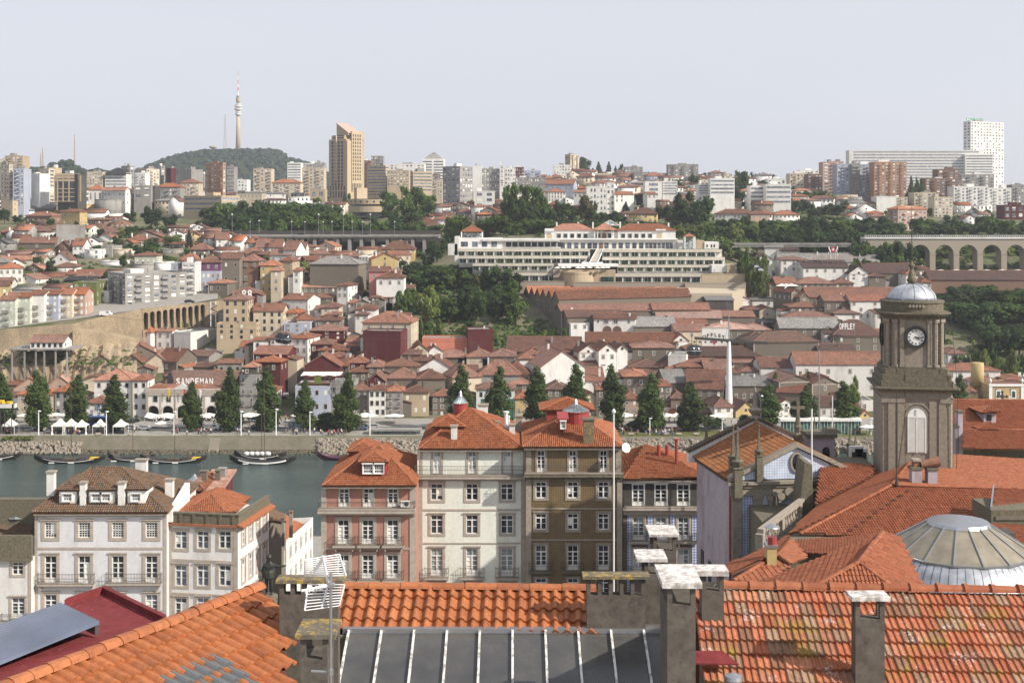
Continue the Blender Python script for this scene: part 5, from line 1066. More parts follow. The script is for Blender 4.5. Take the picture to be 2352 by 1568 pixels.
# the terraced hotel
def hotel():
 rt=item('terraced_hotel','large white hotel stepping down in planted terraces with orange roofed main house','hotel',(0,0,0))
 band=MT['hotel_band'];wht=MT['wall_w']
 def tier(x0,x1,yt,yb,yf,Y,gx=84,win=44,deep=10,plants=True,name='terrace_tier'):
  u0,u1=cc('C',x0,0)[0],cc('C',x1,0)[0];X0,X1=px(u0,Y),px(u1,Y);zt=zv(cc('C',0,yt)[1],Y);zb=zv(cc('C',0,yb)[1],Y);zf=zv(cc('C',0,yf)[1],Y)
  q=MB();q.box(X0,X1,Y,Y+.35,zb,zt);q.bd('parapet',band,rt);q=MB();q.box(X0,X1,Y+.3,Y+deep,zb,zb+.3);q.bd('floor_slab',band,rt)
  q=MB();q.box(X0,X1,Y+2.6,Y+2.9,zf-1,zb+.3);q.bd('wall',wht,rt);k=0;x=X0+.4;st=gx/3.839*Y/F;ww=win/3.839*Y/F
  while x+ww<X1:
   q=MB();q.box(0,ww,-.08,.1,0,zb-zf-.1,0);q.box(ww*.45,ww*.52,-.12,-.08,0,zb-zf-.1,1);q.bd('window',[MT['glass_green'],MT['white_paint']],rt,loc=(x,Y+2.55,zf));
   q=MB();q.box(0,.45,0,2.3,0,zb-zf,0);q.bd('dividing_wall',wht,rt,loc=(x+ww+.35,Y+.4,zf));x+=st
  return(X0,X1,Y,zf)
 T_=[(975,1460+0,0,0,0,0)]
 a=tier(850,1900,1022,1048,1085,612,84,50);b_=tier(845,1925,1092,1118,1155,607.5,83,50);c_=tier(980,1810,1160,1182,1215,603,84,46);d_=tier(960,1730,1235,1265,1312,598.5,86,46)
 e=tier(-430,735,1016,1042,1078,612,84,46);f=tier(-420,710,1080,1105,1143,607.5,83,50);g_=tier(-300,415,1148,1170,1205,603,86,42);h_=tier(-120,400,1230,1255,1300,598.5,86,42)
 def bx(x0,x1,yb,yt,Y,d,mat,name,c='C'):
  u0,vb=cc(c,x0,yb);u1,vt=cc(c,x1,yt);q=MB();q.box(px(u0,Y),px(u1,Y),Y,Y+d,zv(vb,Y),zv(vt,Y));return q.bd(name,mat,rt)
 bx(-190,470,1012,930,617,14,wht,'wall');
 for i in range(9):x=-10+i*57;bx(x+4,x+50,1000,960,616.9,1,MT['glass'],'window')
 bx(-215,470,950,932,615,16,wht,'roof_slab')
 bx(460,1500,1022,935,620,16,wht,'wall')
 for x in[478,536,597,656,715,762,864,932,990,1050,1110,1170,1225,1258,1294,1332,1368,1404,1438]:
  w_=26 if x>1200 else(34 if x not in(762,864)else 34);bx(x,x+w_,1015,965,619.93,.3,MT['glass_blue'],'window');bx(x-3,x,1015,962,619.9,.3,MT['granite'],'window_trim');bx(x+w_,x+w_+3,1015,962,619.9,.3,MT['granite'],'window_trim')
 bx(815,850,1015,965,619.9,.3,MT['wall_k'],'doorway')
 bx(455,1508,938,928,618.5,5,MT['white_paint'],'terrace_edge')
 bx(338,765,930,848,628,12,wht,'wall');bx(980,1490,930,858,628,12,wht,'wall');bx(765,980,930,868,629,11,wht,'wall')
 for x in[446,503,563,624,680,795,895,1012,1072,1130,1190,1250]:bx(x,x+30,922,885,627.93 if not 765<x<980 else 628.93,.3,MT['glass'],'window');bx(x-5,x-1,922,880,627.9 if not 765<x<980 else 628.9,.3,MT['granite'],'window_trim');bx(x+31,x+35,922,880,627.9 if not 765<x<980 else 628.9,.3,MT['granite'],'window_trim')
 for x in(375,1345):q=MB();Y=627.95;X=px(cc('C',x,0)[0],Y);arch_face(q,X,zv(cc('C',0,925)[1],Y),46/3.839*Y/F,1.3,Y);q.bd('arched_opening',MT['wall_t'],rt)
 q=MB();Y=628.9;arch_face(q,px(cc('C',860,0)[0],Y),zv(cc('C',0,925)[1],Y),38/3.839*Y/F,1.6,Y);q.bd('arched_opening',MT['wall_k'],rt)
 def hip(x0,x1,ye,yr,Y,d,name='roof'):
  u0,ve=cc('C',x0,ye);u1,vr=cc('C',x1,yr);w=(u1-u0)*Y/F;ze=zv(ve,Y);zr=zv(vr,Y+d/2);o=rmesh('h',w,d,0,zr-ze,.5).bd(name,[MT['roof_o'],MT['ridge']],rt);o.location=(px((u0+u1)/2,Y),Y,ze)
 hip(390,765,855,800,628,12);hip(975,1490,860,802,628,12);hip(770,970,855,798,625.5,10)
 for x in(770,800,925,940):bx(x,x+6,930,858,625.6,.6,MT['white_paint'],'column')
 for(x,yt)in((436,785),(625,783),(755,782),(995,780),(1155,782),(1422,788)):bx(x,x+13,850,yt,634,1.6,MT['white_paint'],'chimney')
 bx(338,418,862,840,627,6,wht,'parapet');bx(1315,1405,858,845,627,6,wht,'parapet')
 u0,v0=cc('C',830,810);u1=cc('C',995,0)[0];ua,va=cc('C',915,766);Y=640;q=MB();q.prism([P(u0,v0,Y),P(u1,v0,Y),P(ua,va,Y)],(0,8,0));q.bd('glass_gable',MT['glass_pale'],rt)
 q=MB();q.tube(P(u0,v0,Y-.2),P(ua,va,Y-.2),.2,n=4);q.tube(P(u1,v0,Y-.2),P(ua,va,Y-.2),.2,n=4);q.tube(P(u0,v0,Y-.2),P(u1,v0,Y-.2),.2,n=4);q.tube(P((u0+u1)/2,v0,Y-.2),P(ua,va,Y-.2),.12,n=4);q.bd('glazing_bars',MT['white_paint'],rt)
 q=MB();q.face([P(*cc('C',735,1132),604),P(*cc('C',800,1132),604),P(*cc('C',848,1022),617),P(*cc('C',800,1022),617)]);q.bd('ramp',MT['granite'],rt)
 for(a_,b1)in((730,795),(800,850)):q=MB();q.prism([P(*cc("C",a_,1136),603.5),P(*cc('C',b1,1022),616.5),P(*cc('C',b1,1016),616.5),P(*cc("C",a_,1130),603.5)],(.4,0,0));q.bd('ramp_wall',wht,rt)
 bx(455,985,1175,1152,600,7,MT['white_paint'],'canopy');bx(665,850,1152,1138,601,6,MT['white_paint'],'canopy')
 bx(410,960,1310,1205,597.5,8,MT['wall_t'],'wall')
 Y=590;u,v=cc('C',635,1225);q=MB();rad=142/3.839*Y/F;zt=zv(v,Y);q.lathe([(rad*1.0,zt-7.5),(rad,zt-1),(rad*1.02,zt-.9),(rad*1.02,zt)],px(u,Y),Y+9,28);q.bd('bastion',MT['wall_t'],rt)
 bx(835,945,1310,1265,597,2,MT['glass_green'],'window');bx(410,470,1270,1200,596,3,MT['granite_old'],'wall')
 bx(1810,2020,1225,1160,600,10,wht,'wall');bx(1940,2020,1235,1158,599,10,MT['wall_t'],'wall');bx(1505,1560,1018,945,619,10,wht,'wall');bx(1660,1745,1018,945,619,10,MT['wall_t'],'wall');bx(1745,1870,1018,958,618.5,10,wht,'wall')
 for x in(1762,1800,1825):bx(x,x+12,1005,980,618.4,.3,MT['glass'],'window')
 for(x0,x1,yb,yt)in((1716,1800,1310,1210),(1775,1812,1380,1145)):bx(x0,x1,yb,yt,613,12,wht,'wall','B')
 bx(1812,2196,1255,1160,616,12,wht,'wall','B')
 for x in(1830,1930,2015,2100):bx(x,x+62 if x==1830 else x+48,1235,1190,615.93,.3,MT['glass_blue'],'window','B')
 for(x0,x1,yb,yt,Y,d)in((850,1900,1110,1055,615.2,20),(-430,735,1110,1050,615.2,20),(850,1925,1180,1120,610.6,5),(-420,700,1180,1110,610.6,5),(985,1800,1260,1185,606,5),(-300,410,1260,1180,606,5)):bx(x0,x1,yb,yt,Y,d,band,'inner_wall')
 return a,b_,c_,d_,e,f,g_,h_
TI=hotel()
HREC.append((px(1500,610),610,150,40,0,1045,1690,510,655,1))
rr=random.Random(5)
for(X0,X1,Y,zf)in TI:
 x=X0+2
 while x<X1-2:
  if rr.random()<.55:tree(rr.choice(['bush','bush','green']),x,Y+1.0,zf-.1,rr.uniform(1.0,1.7),rr.uniform(1.0,2.0),0)
  x+=4.2
for i,x in enumerate((445,500,550,630,672,735,800,850,895)):Xp=px(cc('C',x,0)[0],592);parasol(Xp,593+(i%3)*2,zv(cc('C',0,1228)[1],592)-.3,.95,8,None,'parasols on the round hotel terrace')
for nm,x0,x1,yb,yt,yr,Y in(('C',1572,1660,1020,912,885,612),('B',1835,2018,1160,1105,1050,625)):
 u0,vb=cc(nm,x0,yb);u1,vt=cc(nm,x1,yt);w=(u1-u0)*Y/F;zb=zv(vb,Y);hh=zv(vt,Y)-zb;rt=item('pavilion','small open square pavilion with pyramid orange roof '+('right of' if nm=='C' else 'on the left end of')+' the terraced hotel','pavilion',(px((u0+u1)/2,Y),Y,zb))
 rmesh('h',w,w,hh,hh+w*.33,.3).bd('roof',[MT['roof_o'],MT['ridge']],rt)
 for sx in(-1,1):
  for yy in(0,w):q=MB();q.box(sx*w/2-.25,sx*w/2+.25,yy-.25,yy+.25,0,hh);q.bd('column',MT['white_paint'],rt)
 q=MB();q.box(-w/2+.5,w/2-.5,w*.5,w*.5+.3,0,hh*.8);q.bd('curtain',MT['glass_pale'],rt)
for(nm,c,x0,x1,yb,yt,Y,mat,lab)in(('a','C',590,1245,1370,1316,588,'granite_old','long dark stone retaining wall under the terraced hotel'),('b','C',1230,1585,1365,1318,589,'granite_old','sunlit stone retaining wall under the right wing of the hotel'),('c','C',1575,2110,1375,1322,587,'granite_old','pale stone wall behind the bare forecourt'),('d','C',1720,2140,1325,1245,594,'wall_t','beige stone terrace wall right of the hotel wings'),('e','C',-80,640,1345,1308,594,'granite_old','low dark wall among shrubs under the left wing')):
 u0,vb=cc(c,x0,yb);u1,vt=cc(c,x1,yt);q=MB();q.box(px(u0,Y),px(u1,Y),Y,Y+1.5,zv(vb,Y)-4,zv(vt,Y));q.box(px(u0,Y)-.1,px(u1,Y)+.1,Y-.12,Y+1.6,zv(vt,Y)+.01,zv(vt,Y)+.25);tag(q.bd('retaining_wall',MT[mat]),lab,'wall')
q=MB();Y0,Y1=573,587;q.face([P(*cc('C',860,1402),Y0),P(*cc('C',1990,1412),Y0),P(*cc('C',2100,1372),Y1),P(*cc('C',1240,1352),Y1)]);q.prism([P(*cc('C',860,1402),Y0)-Vector((0,0,.01)),P(*cc('C',1990,1412),Y0)-Vector((0,0,.01)),P(*cc('C',2100,1372),Y1)-Vector((0,0,.01)),P(*cc('C',1240,1352),Y1)-Vector((0,0,.01))],(0,0,-14));m,t,bs=base('forecourt_gravel',.95);bs.inputs['Base Color'].default_value=(.42,.36,.27,1)
tag(q.bd('forecourt',m),kind='structure')
# lodge with arcade and lettered roof on the quay
def arched_lodge():
 Y=446;u0,vb=cc('E',1287,1240);u1,ve=cc('E',1930,972);w=(u1-u0)*Y/F;zb=zv(vb,Y);ht=zv(ve,Y)-zb;k_=Y/F/3.839
 rt=item('arcaded_lodge','white quay lodge with granite arches and big SANDEMAN letters on its tiled roof','wine lodge',(px(u0,Y),Y,zb))
 HREC.append((px((u0+u1)/2,Y),Y,w,20,0,u0,u1,cc('E',0,765)[1],vb,1))
 q=MB();hb=(1240-1085)*k_;n=5;bay=w/n
 arcade(q,n,bay,96*k_,0,hb-48*k_,hb+.8,0,.8);q.bd('arcade',MT['wall_w'],rt)
 q=MB()
 for i in range(n+1):x=min(max(i*bay,.5),w-.5);q.box(x-.35,x+.35,-.12,0,0,ht);
 for i in range(n):
  for k in range(12):
   a,b_=pi*k/12,pi*(k+1)/12;r0,r1=48*k_,55*k_;xc=(i+.5)*bay;zc=hb-48*k_
   q.prism([(xc+r0*cos(a),-.1,zc+r0*sin(a)),(xc+r1*cos(a),-.1,zc+r1*sin(a)),(xc+r1*cos(b_),-.1,zc+r1*sin(b_)),(xc+r0*cos(b_),-.1,zc+r0*sin(b_))],(0,.12,0))
 q.box(0,w,-.25,-.13,ht-.9,ht);q.bd('stone_trim',MT['granite'],rt)
 q=MB();q.box(0,w,.81,1.1,hb+.8,ht);q.box(0,w,0,.8,hb+.81,ht);q.box(0,.6,.81,16,0,ht);q.box(w-.6,w,.81,16,0,ht);q.bd('wall',MT['wall_w'],rt)
 MB().box(.6,w-.6,4,4.3,0,hb+.7).bd('inner_wall',MT['wall_d'],rt)
 q=MB();q.box(-.2,w+.2,-.3,16,ht+.01,ht+1.3);q.bd('parapet',MT['granite'],rt)
 for i,x in enumerate((1370,1487,1625,1765,1880)):window(rt,'d',(x-1287)*k_,0,(1240-1020)*k_,0,1.4,1.45)
 q=MB();xm=(1610-1287)*k_;q.prism([(xm-3.2,-.4,ht+1.31),(xm+3.2,-.4,ht+1.31),(xm,-.4,ht+3.4)],(0,.8,0));q.bd('pediment',MT['wall_w'],rt)
 for(x0,x1,y0,y1,za,zb_)in((.5,w-.5,1.5,8.2,ht+.9,ht+1.95),(1.5+60*k_*.8,w+3,9.8,22,ht+1.9,ht+5.0)):
  q=MB();q.prism([(x0,y0,za),(x0,y1,zb_),(x0,y1,zb_-.4),(x0,y0,za-.4)],(x1-x0,0,0));q.prism([(x0,y1,zb_),(x0,y1+8,za),(x0,y1+8,za-.4),(x0,y1,zb_-.4)],(x1-x0,0,0));q.tube((x0,y1,zb_),(x1,y1,zb_),.2,n=5,m=1)
  q.bd('roof',[MT['roof_o' if y0<5 else 'roof_b'],MT['ridge']],rt)
 for i in range(4):
  q=MB();xc=w*(i+.5)/4;q.prism([(xc-4,1.6,ht+1.3),(xc+4,1.6,ht+1.3),(xc,3.2,ht+1.9)],(0,4.5,.0));q.bd('roof_gable',MT['roof_o'],rt)
 MB().box(1.5+60*k_*.8,w+2.8,22,29,0,ht+1.8).bd('wall',MT['wall_s'],rt)
 for i,ch_ in enumerate('SANDEMAN'):
  me=text_mesh(ch_,58*k_/.70*1.0,.08,.06);me.materials.clear();me.materials.append(MT['letters_white']);xs=[v.co.x for v in me.vertices];off=(min(xs)+max(xs))/2;wd_=max(xs)-min(xs);kk=32*k_/wd_
  o=ob('letter',me,rt,((1512+i*42.5-1287)*k_-off*kk,8.9,13.1));o.rotation_euler=(R(90),0,0);o.scale=(kk,1,1)
 q=MB();cx=(1442-1287)*k_;z0=12.1;S=110*k_
 prof=[(-.10,0),(.12,0),(.2,.1),(.26,.3),(.2,.62),(.14,.74),(.10,.80),(.2,.86),(.2,.89),(.09,.9),(.08,.99),(-.06,1.0),(-.09,.9),(-.22,.9),(-.22,.86),(-.1,.8),(-.16,.72),(-.24,.55),(-.27,.25),(-.2,.08)]
 q.prism([(cx+a*S,8.7,z0+b_*S)for a,b_ in prof],(0,.3,0));q.bd('cloaked_silhouette',MT['dark_metal'],rt)
 q=MB();q.tube((cx,9.05,z0-2),(cx,9.05,z0+S*.6),.1,n=4);q.box((1490-1287)*k_,(1840-1287)*k_,9.05,9.15,z0+1.6,z0+1.75);q.box((1490-1287)*k_,(1840-1287)*k_,9.05,9.15,z0+4.3,z0+4.45);q.bd('sign_frame',MT['steel'],rt)
 for x,c_ in((1483,'yellow_paint'),(1622,'canvas_red'),(1762,'white_paint')):
  f=item('flagpole',None,'flag',(px(cc('E',x,0)[0],Y-1),Y-1.2,zb+(1240-1030)*k_));f['label']={'yellow_paint':'yellow and green','canvas_red':'red','white_paint':'white'}[c_]+' flag hanging from the front of the white arcaded lodge'
  q=MB();q.tube((0,0.9,0),(0,-.3,4),.06,n=4);q.bd('pole',MT['white_paint'],f);q=MB();q.prism([(0,-.3,3.9),(.7,-.2,3.2),(.5,-.1,.8),(-.1,0,1.0)],(0,.06,0));q.bd('flag',MT[c_],f)
 for x0,x1,nm in((1270,1515,'left'),(1662,1872,'right')):
  f=item('awning',f'large cream sailcloth awning over café tables in front of the {nm} arches','awning',(px(cc('E',x0,0)[0],Y-6),Y-6,zb));wa=(x1-x0)*k_;q=MB();n=10
  for i in range(n):
   a,b_=i/n,(i+1)/n;fz=lambda t_:2.9+.5*math.cos(t_*2*pi*1.5)*.5-.5*(.5-abs(t_-.5));q.face([(a*wa,0,fz(a)),(b_*wa,0,fz(b_)),(b_*wa,5,fz(b_)+.8),(a*wa,5,fz(a)+.8)])
  q.bd('canopy',MT['canvas'],f);q=MB()
  for x in(.1,wa*.33,wa*.66,wa-.1):q.tube((x,.2,0),(x,.2,3.0),.07,n=4)
  q.bd('post',MT['white_paint'],f)
arched_lodge()
rt=item('awning','white sail awning over the crowded roof terrace of the grey blue corner house','awning',P(*cc('F',410,900),446));k_=446/F/3.839;q=MB()
for i in range(7):a,b_=i*51*k_,(i+1)*51*k_;q.face([(a,1,2.9+.3*(i%2)),(b_,1,2.9+.3*((i+1)%2)),(b_,8,3.5),(a,8,3.5)])
q.bd('canopy',MT['canvas'],rt);q=MB()
for x in range(0,9):q.tube((x*42*k_,1,0),(x*42*k_,1,3),.06,n=4)
q.bd('post',MT['iron'],rt);q=MB();q.box(125*k_,185*k_,.6,.7,.3,2.9);q.bd('screen',MT['leaf_light'],rt)
rt=item('net_scaffold','green netting on scaffold poles covering the lower white house on the quay','scaffold',P(*cc('F',2005,1245),443));q=MB();q.box(0,295*k_,0,.06,1,220*k_);q.bd('net',MT['canvas_green'],rt);q=MB()
for i in range(9):q.tube((i*36*k_,-.2,0),(i*36*k_,-.2,225*k_),.06,n=4)
for i in range(1,9):q.tube((0,-.2,i*24*k_),(292*k_,-.2,i*24*k_),.05,n=4)
q.bd('pole',MT['steel'],rt)
rt=item('shop_sign','dark fascia lettered RESTAURANTE on the narrow balconied quay house','sign',P(*cc('F',1243,1243),445.9));q=MB();q.box(-4,4,-.1,.05,-.6,.6);q.bd('board',MT['letters_dark'],rt);letters('RESTAURANTE',rt,(0,-.16,0),.85,'letters_white',1.0,bold=.03)
rt=item('house_sign','large white number 88 on the dark red gable house above the arcade','sign',P(*cc('E',2183,105),555.5));letters('88',rt,(0,-.1,0),5,'letters_white',.8,bold=.08)
rt=item('banner','tall narrow blue banner on the white house right of the second poplar pair','banner',P(*cc('E',870,1175),441.5));MB().box(-.42,.42,0,.1,0,4.1).bd('cloth',MT['blue_paint'],rt);q=MB()
for i in range(7):q.box(-.2,.2,-.03,-.001,.5+i*.35,.68+i*.35)
q.bd('print',MT['letters_white'],rt)
rt=item('house_sign','pale lettered sign GH on the modern grey house by the evergreen','sign',P(*cc('F',735,915),446.5));letters('HOTEL',rt,(0,-.1,1.4),1.5,'steel',.9,bold=.03);letters('GH',rt,(0,-.1,-1),2.4,'steel',.9,bold=.04)
rt=item('roof_sign','white letters RAMOS PINTO cut by the right picture edge','sign',P(*cc('K',2500,970),468));letters('RAMOS PINTO',rt,(0,0,.8),2.1,'letters_white',1,bold=.04);q=MB();q.box(-8,8,.1,.3,-.3,-.1);q.box(-7,-6.8,.1,.3,-4,.5);q.bd('frame',MT['steel'],rt)
# trees
for i,(u,vt)in enumerate([(3,852),(88,845),(178,855),(263,856),(440,872),(525,838),(613,835),(700,868),(797,850),(1058,830),(1145,835),(1233,835),(1321,828),(1408,832),(1495,850),(1587,872),(1762,878),(1848,880),(1940,870)]):
 Y=421.5;vb=984;hh=zv(vt,Y)-4.4;tree('poplar',px(u,Y),Y,4.3,(62 if i not in(4,7)else 48)*Y/F,hh,.06,f"tall narrow poplar on the quay promenade, number {i+1} from the left of the row" if False else None,'poplars along the quay')
treeP('poplar','K',1775,1190,935,170,Y=432);treeP('light','K',845,1080,940,130,Y=452);treeP('light','K',180,1000,920,120,Y=462);treeP('cypress','K',450,985,905,55,Y=462)
for(u,w,vt,k)in((770,86,945,'round'),(742,50,958,'round'),(1390,36,968,'round'),(1472,70,962,'round'),(1640,60,958,'dark'),(1605,56,950,'dark'),(1720,50,950,'dark'),(2040,40,950,'dark')):
 Y=424;tree(k,px(u,Y),Y,4.3,w*Y/F,zv(vt,Y)-4.3,.28)
T_=[('A',1145,1035,918,150,'dark'),('A',1335,1090,865,190,'dark'),('A',1495,1085,930,140,'dark'),('A',1240,940,800,120,'light'),('A',1190,900,840,70,'light'),('A',40,1035,885,95,'dark'),('A',155,1030,950,110,'dark'),('A',485,1030,945,80,'broad'),('A',275,1045,1005,60,'dark'),('A',1035,1230,1130,110,'dark'),
('A',1150,1250,1190,80,'broad'),('A',1240,1330,1200,140,'dark'),('A',1345,1260,1155,140,'dark'),('A',1380,1310,1240,80,'broad'),('A',1525,1230,1120,200,'green'),('A',1668,1255,1055,60,'conifer'),('A',1680,1240,1100,50,'conifer'),('A',1068,1365,1310,60,'light'),('A',860,1290,1215,90,'dark'),('A',1490,1345,1305,100,'light'),('A',805,1450,1400,70,'broad'),('A',670,1330,1290,60,'dark'),('A',930,1330,1290,50,'dark'),('A',1290,1370,1300,90,'dark'),
('A',20,1250,1155,60,'dark'),('A',1520,905,850,30,'cypress'),('A',1565,905,845,30,'cypress'),('A',2140,800,740,60,'dark'),('A',450,1160,1110,50,'light'),
('B',1385,1080,670,300,'broad'),('B',1200,1000,735,200,'broad'),('B',1530,1010,760,220,'broad'),('B',1420,1080,880,260,'dark'),('B',1250,1100,920,200,'dark'),('B',1080,1100,960,150,'broad'),('B',488,1560,1355,180,'green'),('B',640,900,790,190,'dark'),('B',550,920,800,160,'broad'),('B',740,930,830,120,'dark'),
('B',1695,910,722,60,'conifer'),('B',1770,920,810,80,'dark'),('B',1850,910,820,70,'dark'),('B',1945,930,820,80,'dark'),('B',1700,1040,960,90,'dark'),('B',1890,950,880,70,'broad'),
('B',1620,1370,1150,170,'dark'),('B',1700,1300,1140,120,'dark'),('B',1560,1340,1200,120,'dark'),('B',1440,1330,1260,170,'broad'),('B',1330,1340,1260,100,'dark'),('B',1530,1500,1290,140,'dark'),('B',1430,1568,1370,190,'dark'),('B',1580,1600,1370,220,'dark'),('B',1720,1600,1390,180,'dark'),('B',1850,1600,1430,150,'broad'),('B',1960,1640,1440,110,'rust'),('B',2060,1620,1400,130,'dark'),('B',2240,1640,1530,150,'broad'),('B',1480,1640,1480,200,'dark'),
('C',40,850,430,170,'broad'),('C',150,855,440,160,'broad'),('C',250,850,450,170,'broad'),('C',330,850,530,150,'broad'),('C',90,860,560,150,'dark'),('C',220,860,620,180,'dark'),('C',380,850,650,140,'dark'),('C',0,850,560,150,'dark'),
('C',470,790,575,120,'dark'),('C',560,800,600,190,'broad'),('C',710,800,508,190,'rust'),('C',760,800,640,140,'dark'),('C',880,690,530,200,'umbrella'),('C',855,800,690,130,'dark'),('C',950,800,680,130,'dark'),('C',1050,740,590,110,'conifer'),('C',1010,790,720,120,'broad'),('C',1205,660,510,150,'dark'),('C',1350,620,440,100,'conifer'),('C',1400,620,460,100,'conifer'),('C',1240,700,615,180,'broad'),
('C',1400,800,620,190,'dark'),('C',1560,830,510,230,'dark'),('C',1700,830,520,230,'dark'),('C',1620,850,640,260,'dark'),('C',1480,830,680,160,'dark'),('C',1780,720,560,130,'dark'),('C',1810,570,465,100,'conifer'),('C',1950,600,465,200,'umbrella'),('C',1920,680,540,140,'dark'),('C',2030,680,480,160,'dark'),('C',2060,560,310,170,'broad'),('C',2140,580,420,130,'broad'),('C',2180,450,325,80,'dark'),('C',2250,520,400,150,'dark'),('C',2170,690,500,120,'dark'),
('C',680,360,210,150,'dark'),('C',640,350,260,80,'dark'),('C',810,365,240,100,'conifer'),('C',900,360,238,90,'conifer'),('C',1010,350,268,60,'dark'),('C',960,350,280,70,'conifer'),('C',760,370,300,90,'conifer'),('C',1460,430,338,160,'rust'),('C',1520,520,400,120,'broad'),('C',1590,500,430,100,'dark'),('C',1650,520,350,110,'dark'),('C',1720,430,340,110,'dark'),('C',1270,440,378,80,'dark'),('C',1160,470,415,120,'dark'),('C',550,560,470,60,'conifer'),('C',620,560,480,80,'dark'),('C',1090,455,420,60,'dark'),('C',1195,510,440,80,'dark'),
('C',1520,920,800,120,'light'),('C',1640,900,815,90,'light'),('C',1700,920,850,110,'broad'),('C',1560,850,795,60,'dark'),('C',1790,910,800,110,'broad'),('C',1960,900,740,160,'dark'),('C',2040,900,730,140,'dark'),('C',2180,900,760,110,'light'),('C',2300,900,740,150,'dark'),('C',1880,860,750,150,'broad'),('C',2120,850,720,120,'broad'),('C',1935,1080,930,150,'broad'),('C',1990,1130,1000,100,'light'),('C',2050,1150,1020,90,'broad'),('C',2110,1200,1060,80,'broad'),('C',2070,1230,1080,90,'light'),('C',1830,900,800,90,'dark'),
('C',2200,1370,1270,170,'dark'),('C',2300,1300,1220,110,'light'),('C',140,1380,1280,70,'conifer'),('C',380,1360,1260,80,'dark'),('C',440,1360,1280,80,'dark'),('C',50,1480,1290,130,'broad'),('C',565,1350,1310,60,'broad'),('C',1760,1275,1215,20,'cypress'),('C',1735,1275,1190,20,'cypress'),('C',1830,1280,1240,70,'dark'),('C',490,1260,1170,20,'cypress'),('C',820,1300,1190,20,'cypress'),('C',1455,1320,1295,90,'bush'),('C',1600,1320,1285,70,'bush'),('C',2260,610,470,200,'dark')]
for(c,x,yb,yt,w,k)in T_:
 v=cc(c,0,yb)[1];treeP(k,c,x,yb,yt,w)
T_=[('D',390,880,730,150,'dark'),('D',480,880,740,150,'broad'),('D',580,870,735,140,'broad'),('D',650,880,755,120,'light'),('D',430,940,800,170,'dark'),('D',330,950,790,130,'dark'),('D',230,940,840,130,'dark'),('D',300,800,690,80,'dark'),('D',700,980,840,190,'dark'),('D',600,980,860,170,'dark'),('D',500,990,880,130,'dark'),('D',760,950,810,100,'dark'),('D',810,830,780,90,'dark'),('D',1000,860,780,110,'dark'),('D',960,860,800,80,'broad'),('D',750,820,770,60,'broad'),
('D',140,990,920,80,'conifer'),('D',1362,900,600,70,'poplar'),('D',1405,900,610,60,'poplar'),('D',1450,900,620,70,'poplar'),('D',1340,920,740,90,'dark'),('D',1062,1030,935,60,'conifer'),('D',1260,1110,1030,80,'dark'),('D',1445,1135,1085,50,'dark'),('D',1195,1110,1060,60,'dark'),('D',100,640,585,70,'dark'),('D',160,640,580,80,'dark'),('D',20,690,640,120,'dark'),('D',1780,1000,950,60,'dark'),('D',200,980,940,60,'dark'),
('D',980,1060,970,110,'dark'),('D',2220,740,705,60,'dark'),('K',1210,180,12,250,'green'),('K',900,180,110,120,'dark'),('K',1000,180,115,110,'broad'),('K',220,150,105,70,'dark'),('K',140,170,95,90,'light'),('K',400,90,30,110,'dark'),('K',500,90,60,120,'light'),('K',650,90,55,160,'broad'),('K',760,100,60,100,'light'),('K',60,190,90,130,'broad'),('K',1250,200,120,100,'dark')]
for(c,x,yb,yt,w,k)in T_:treeP(k,c,x,yb,yt,w)
rr=random.Random(11)
def belt(n,u0,u1,vb0,vb1,vt0,vt1,w0,w1,kinds,Y0,Y1):
 for i in range(n):
  u=u0+(u1-u0)*(i+rr.uniform(.1,.9))/n;Y=rr.uniform(Y0,Y1);z=G(u,Y);vt=rr.uniform(vt0,vt1);zt=zv(vt,Y);
  tree(rr.choice(kinds),px(u,Y),Y,z-.5,rr.uniform(w0,w1)*Y/F,max(5,zt-z),.12)
belt(22,480,765,0,0,458,474,54,78,['broad','broad','dark'],800,860)
belt(20,480,820,0,0,478,498,50,70,['dark','broad','dark'],755,790)
belt(20,560,1010,0,0,500,516,40,56,['dark','broad'],748,760)
belt(10,180,470,0,0,515,526,26,38,['dark','broad','light'],760,780)
belt(22,1755,2060,0,0,494,512,60,84,['dark','dark','broad'],715,760)
belt(20,1760,2110,0,0,518,540,56,80,['dark','dark'],675,700)
belt(14,1960,2080,0,0,545,572,44,64,['dark','broad'],632,645);belt(9,1960,2085,0,0,585,600,30,44,['dark','broad'],620,632)
belt(18,2100,2370,0,0,490,515,44,60,['broad','dark'],735,790)
belt(16,2080,2370,0,0,556,585,44,60,['broad','light','dark'],675,700)
belt(15,2150,2400,0,0,650,672,76,110,['broad','dark','broad'],575,598)
belt(13,2170,2400,0,0,685,715,70,100,['broad','dark'],548,570)
belt(9,2250,2400,0,0,725,765,60,80,['dark'],515,540)
belt(10,2190,2400,0,0,790,815,20,34,['bush','light','broad'],482,500)
belt(16,930,1180,0,0,596,640,52,76,['dark','broad','dark'],590,625)
belt(16,915,1190,0,0,650,700,44,66,['broad','dark','light'],545,580)
belt(12,900,1110,0,0,715,760,26,40,['broad','light','bush'],515,540)
belt(6,1170,1300,0,0,745,765,20,36,['broad','bush','light'],520,535)
belt(14,1030,1260,0,0,490,520,50,66,['dark','broad'],690,720)
belt(12,1560,1760,0,0,505,525,34,50,['broad','light','dark'],690,740)
belt(16,1240,1560,0,0,500,518,40,56,['dark','broad'],690,740)
belt(22,-10,2380,0,0,440,478,20,32,['dark','broad'],930,1150)
belt(8,1700,1760,0,0,560,620,20,34,['broad','light'],590,640)
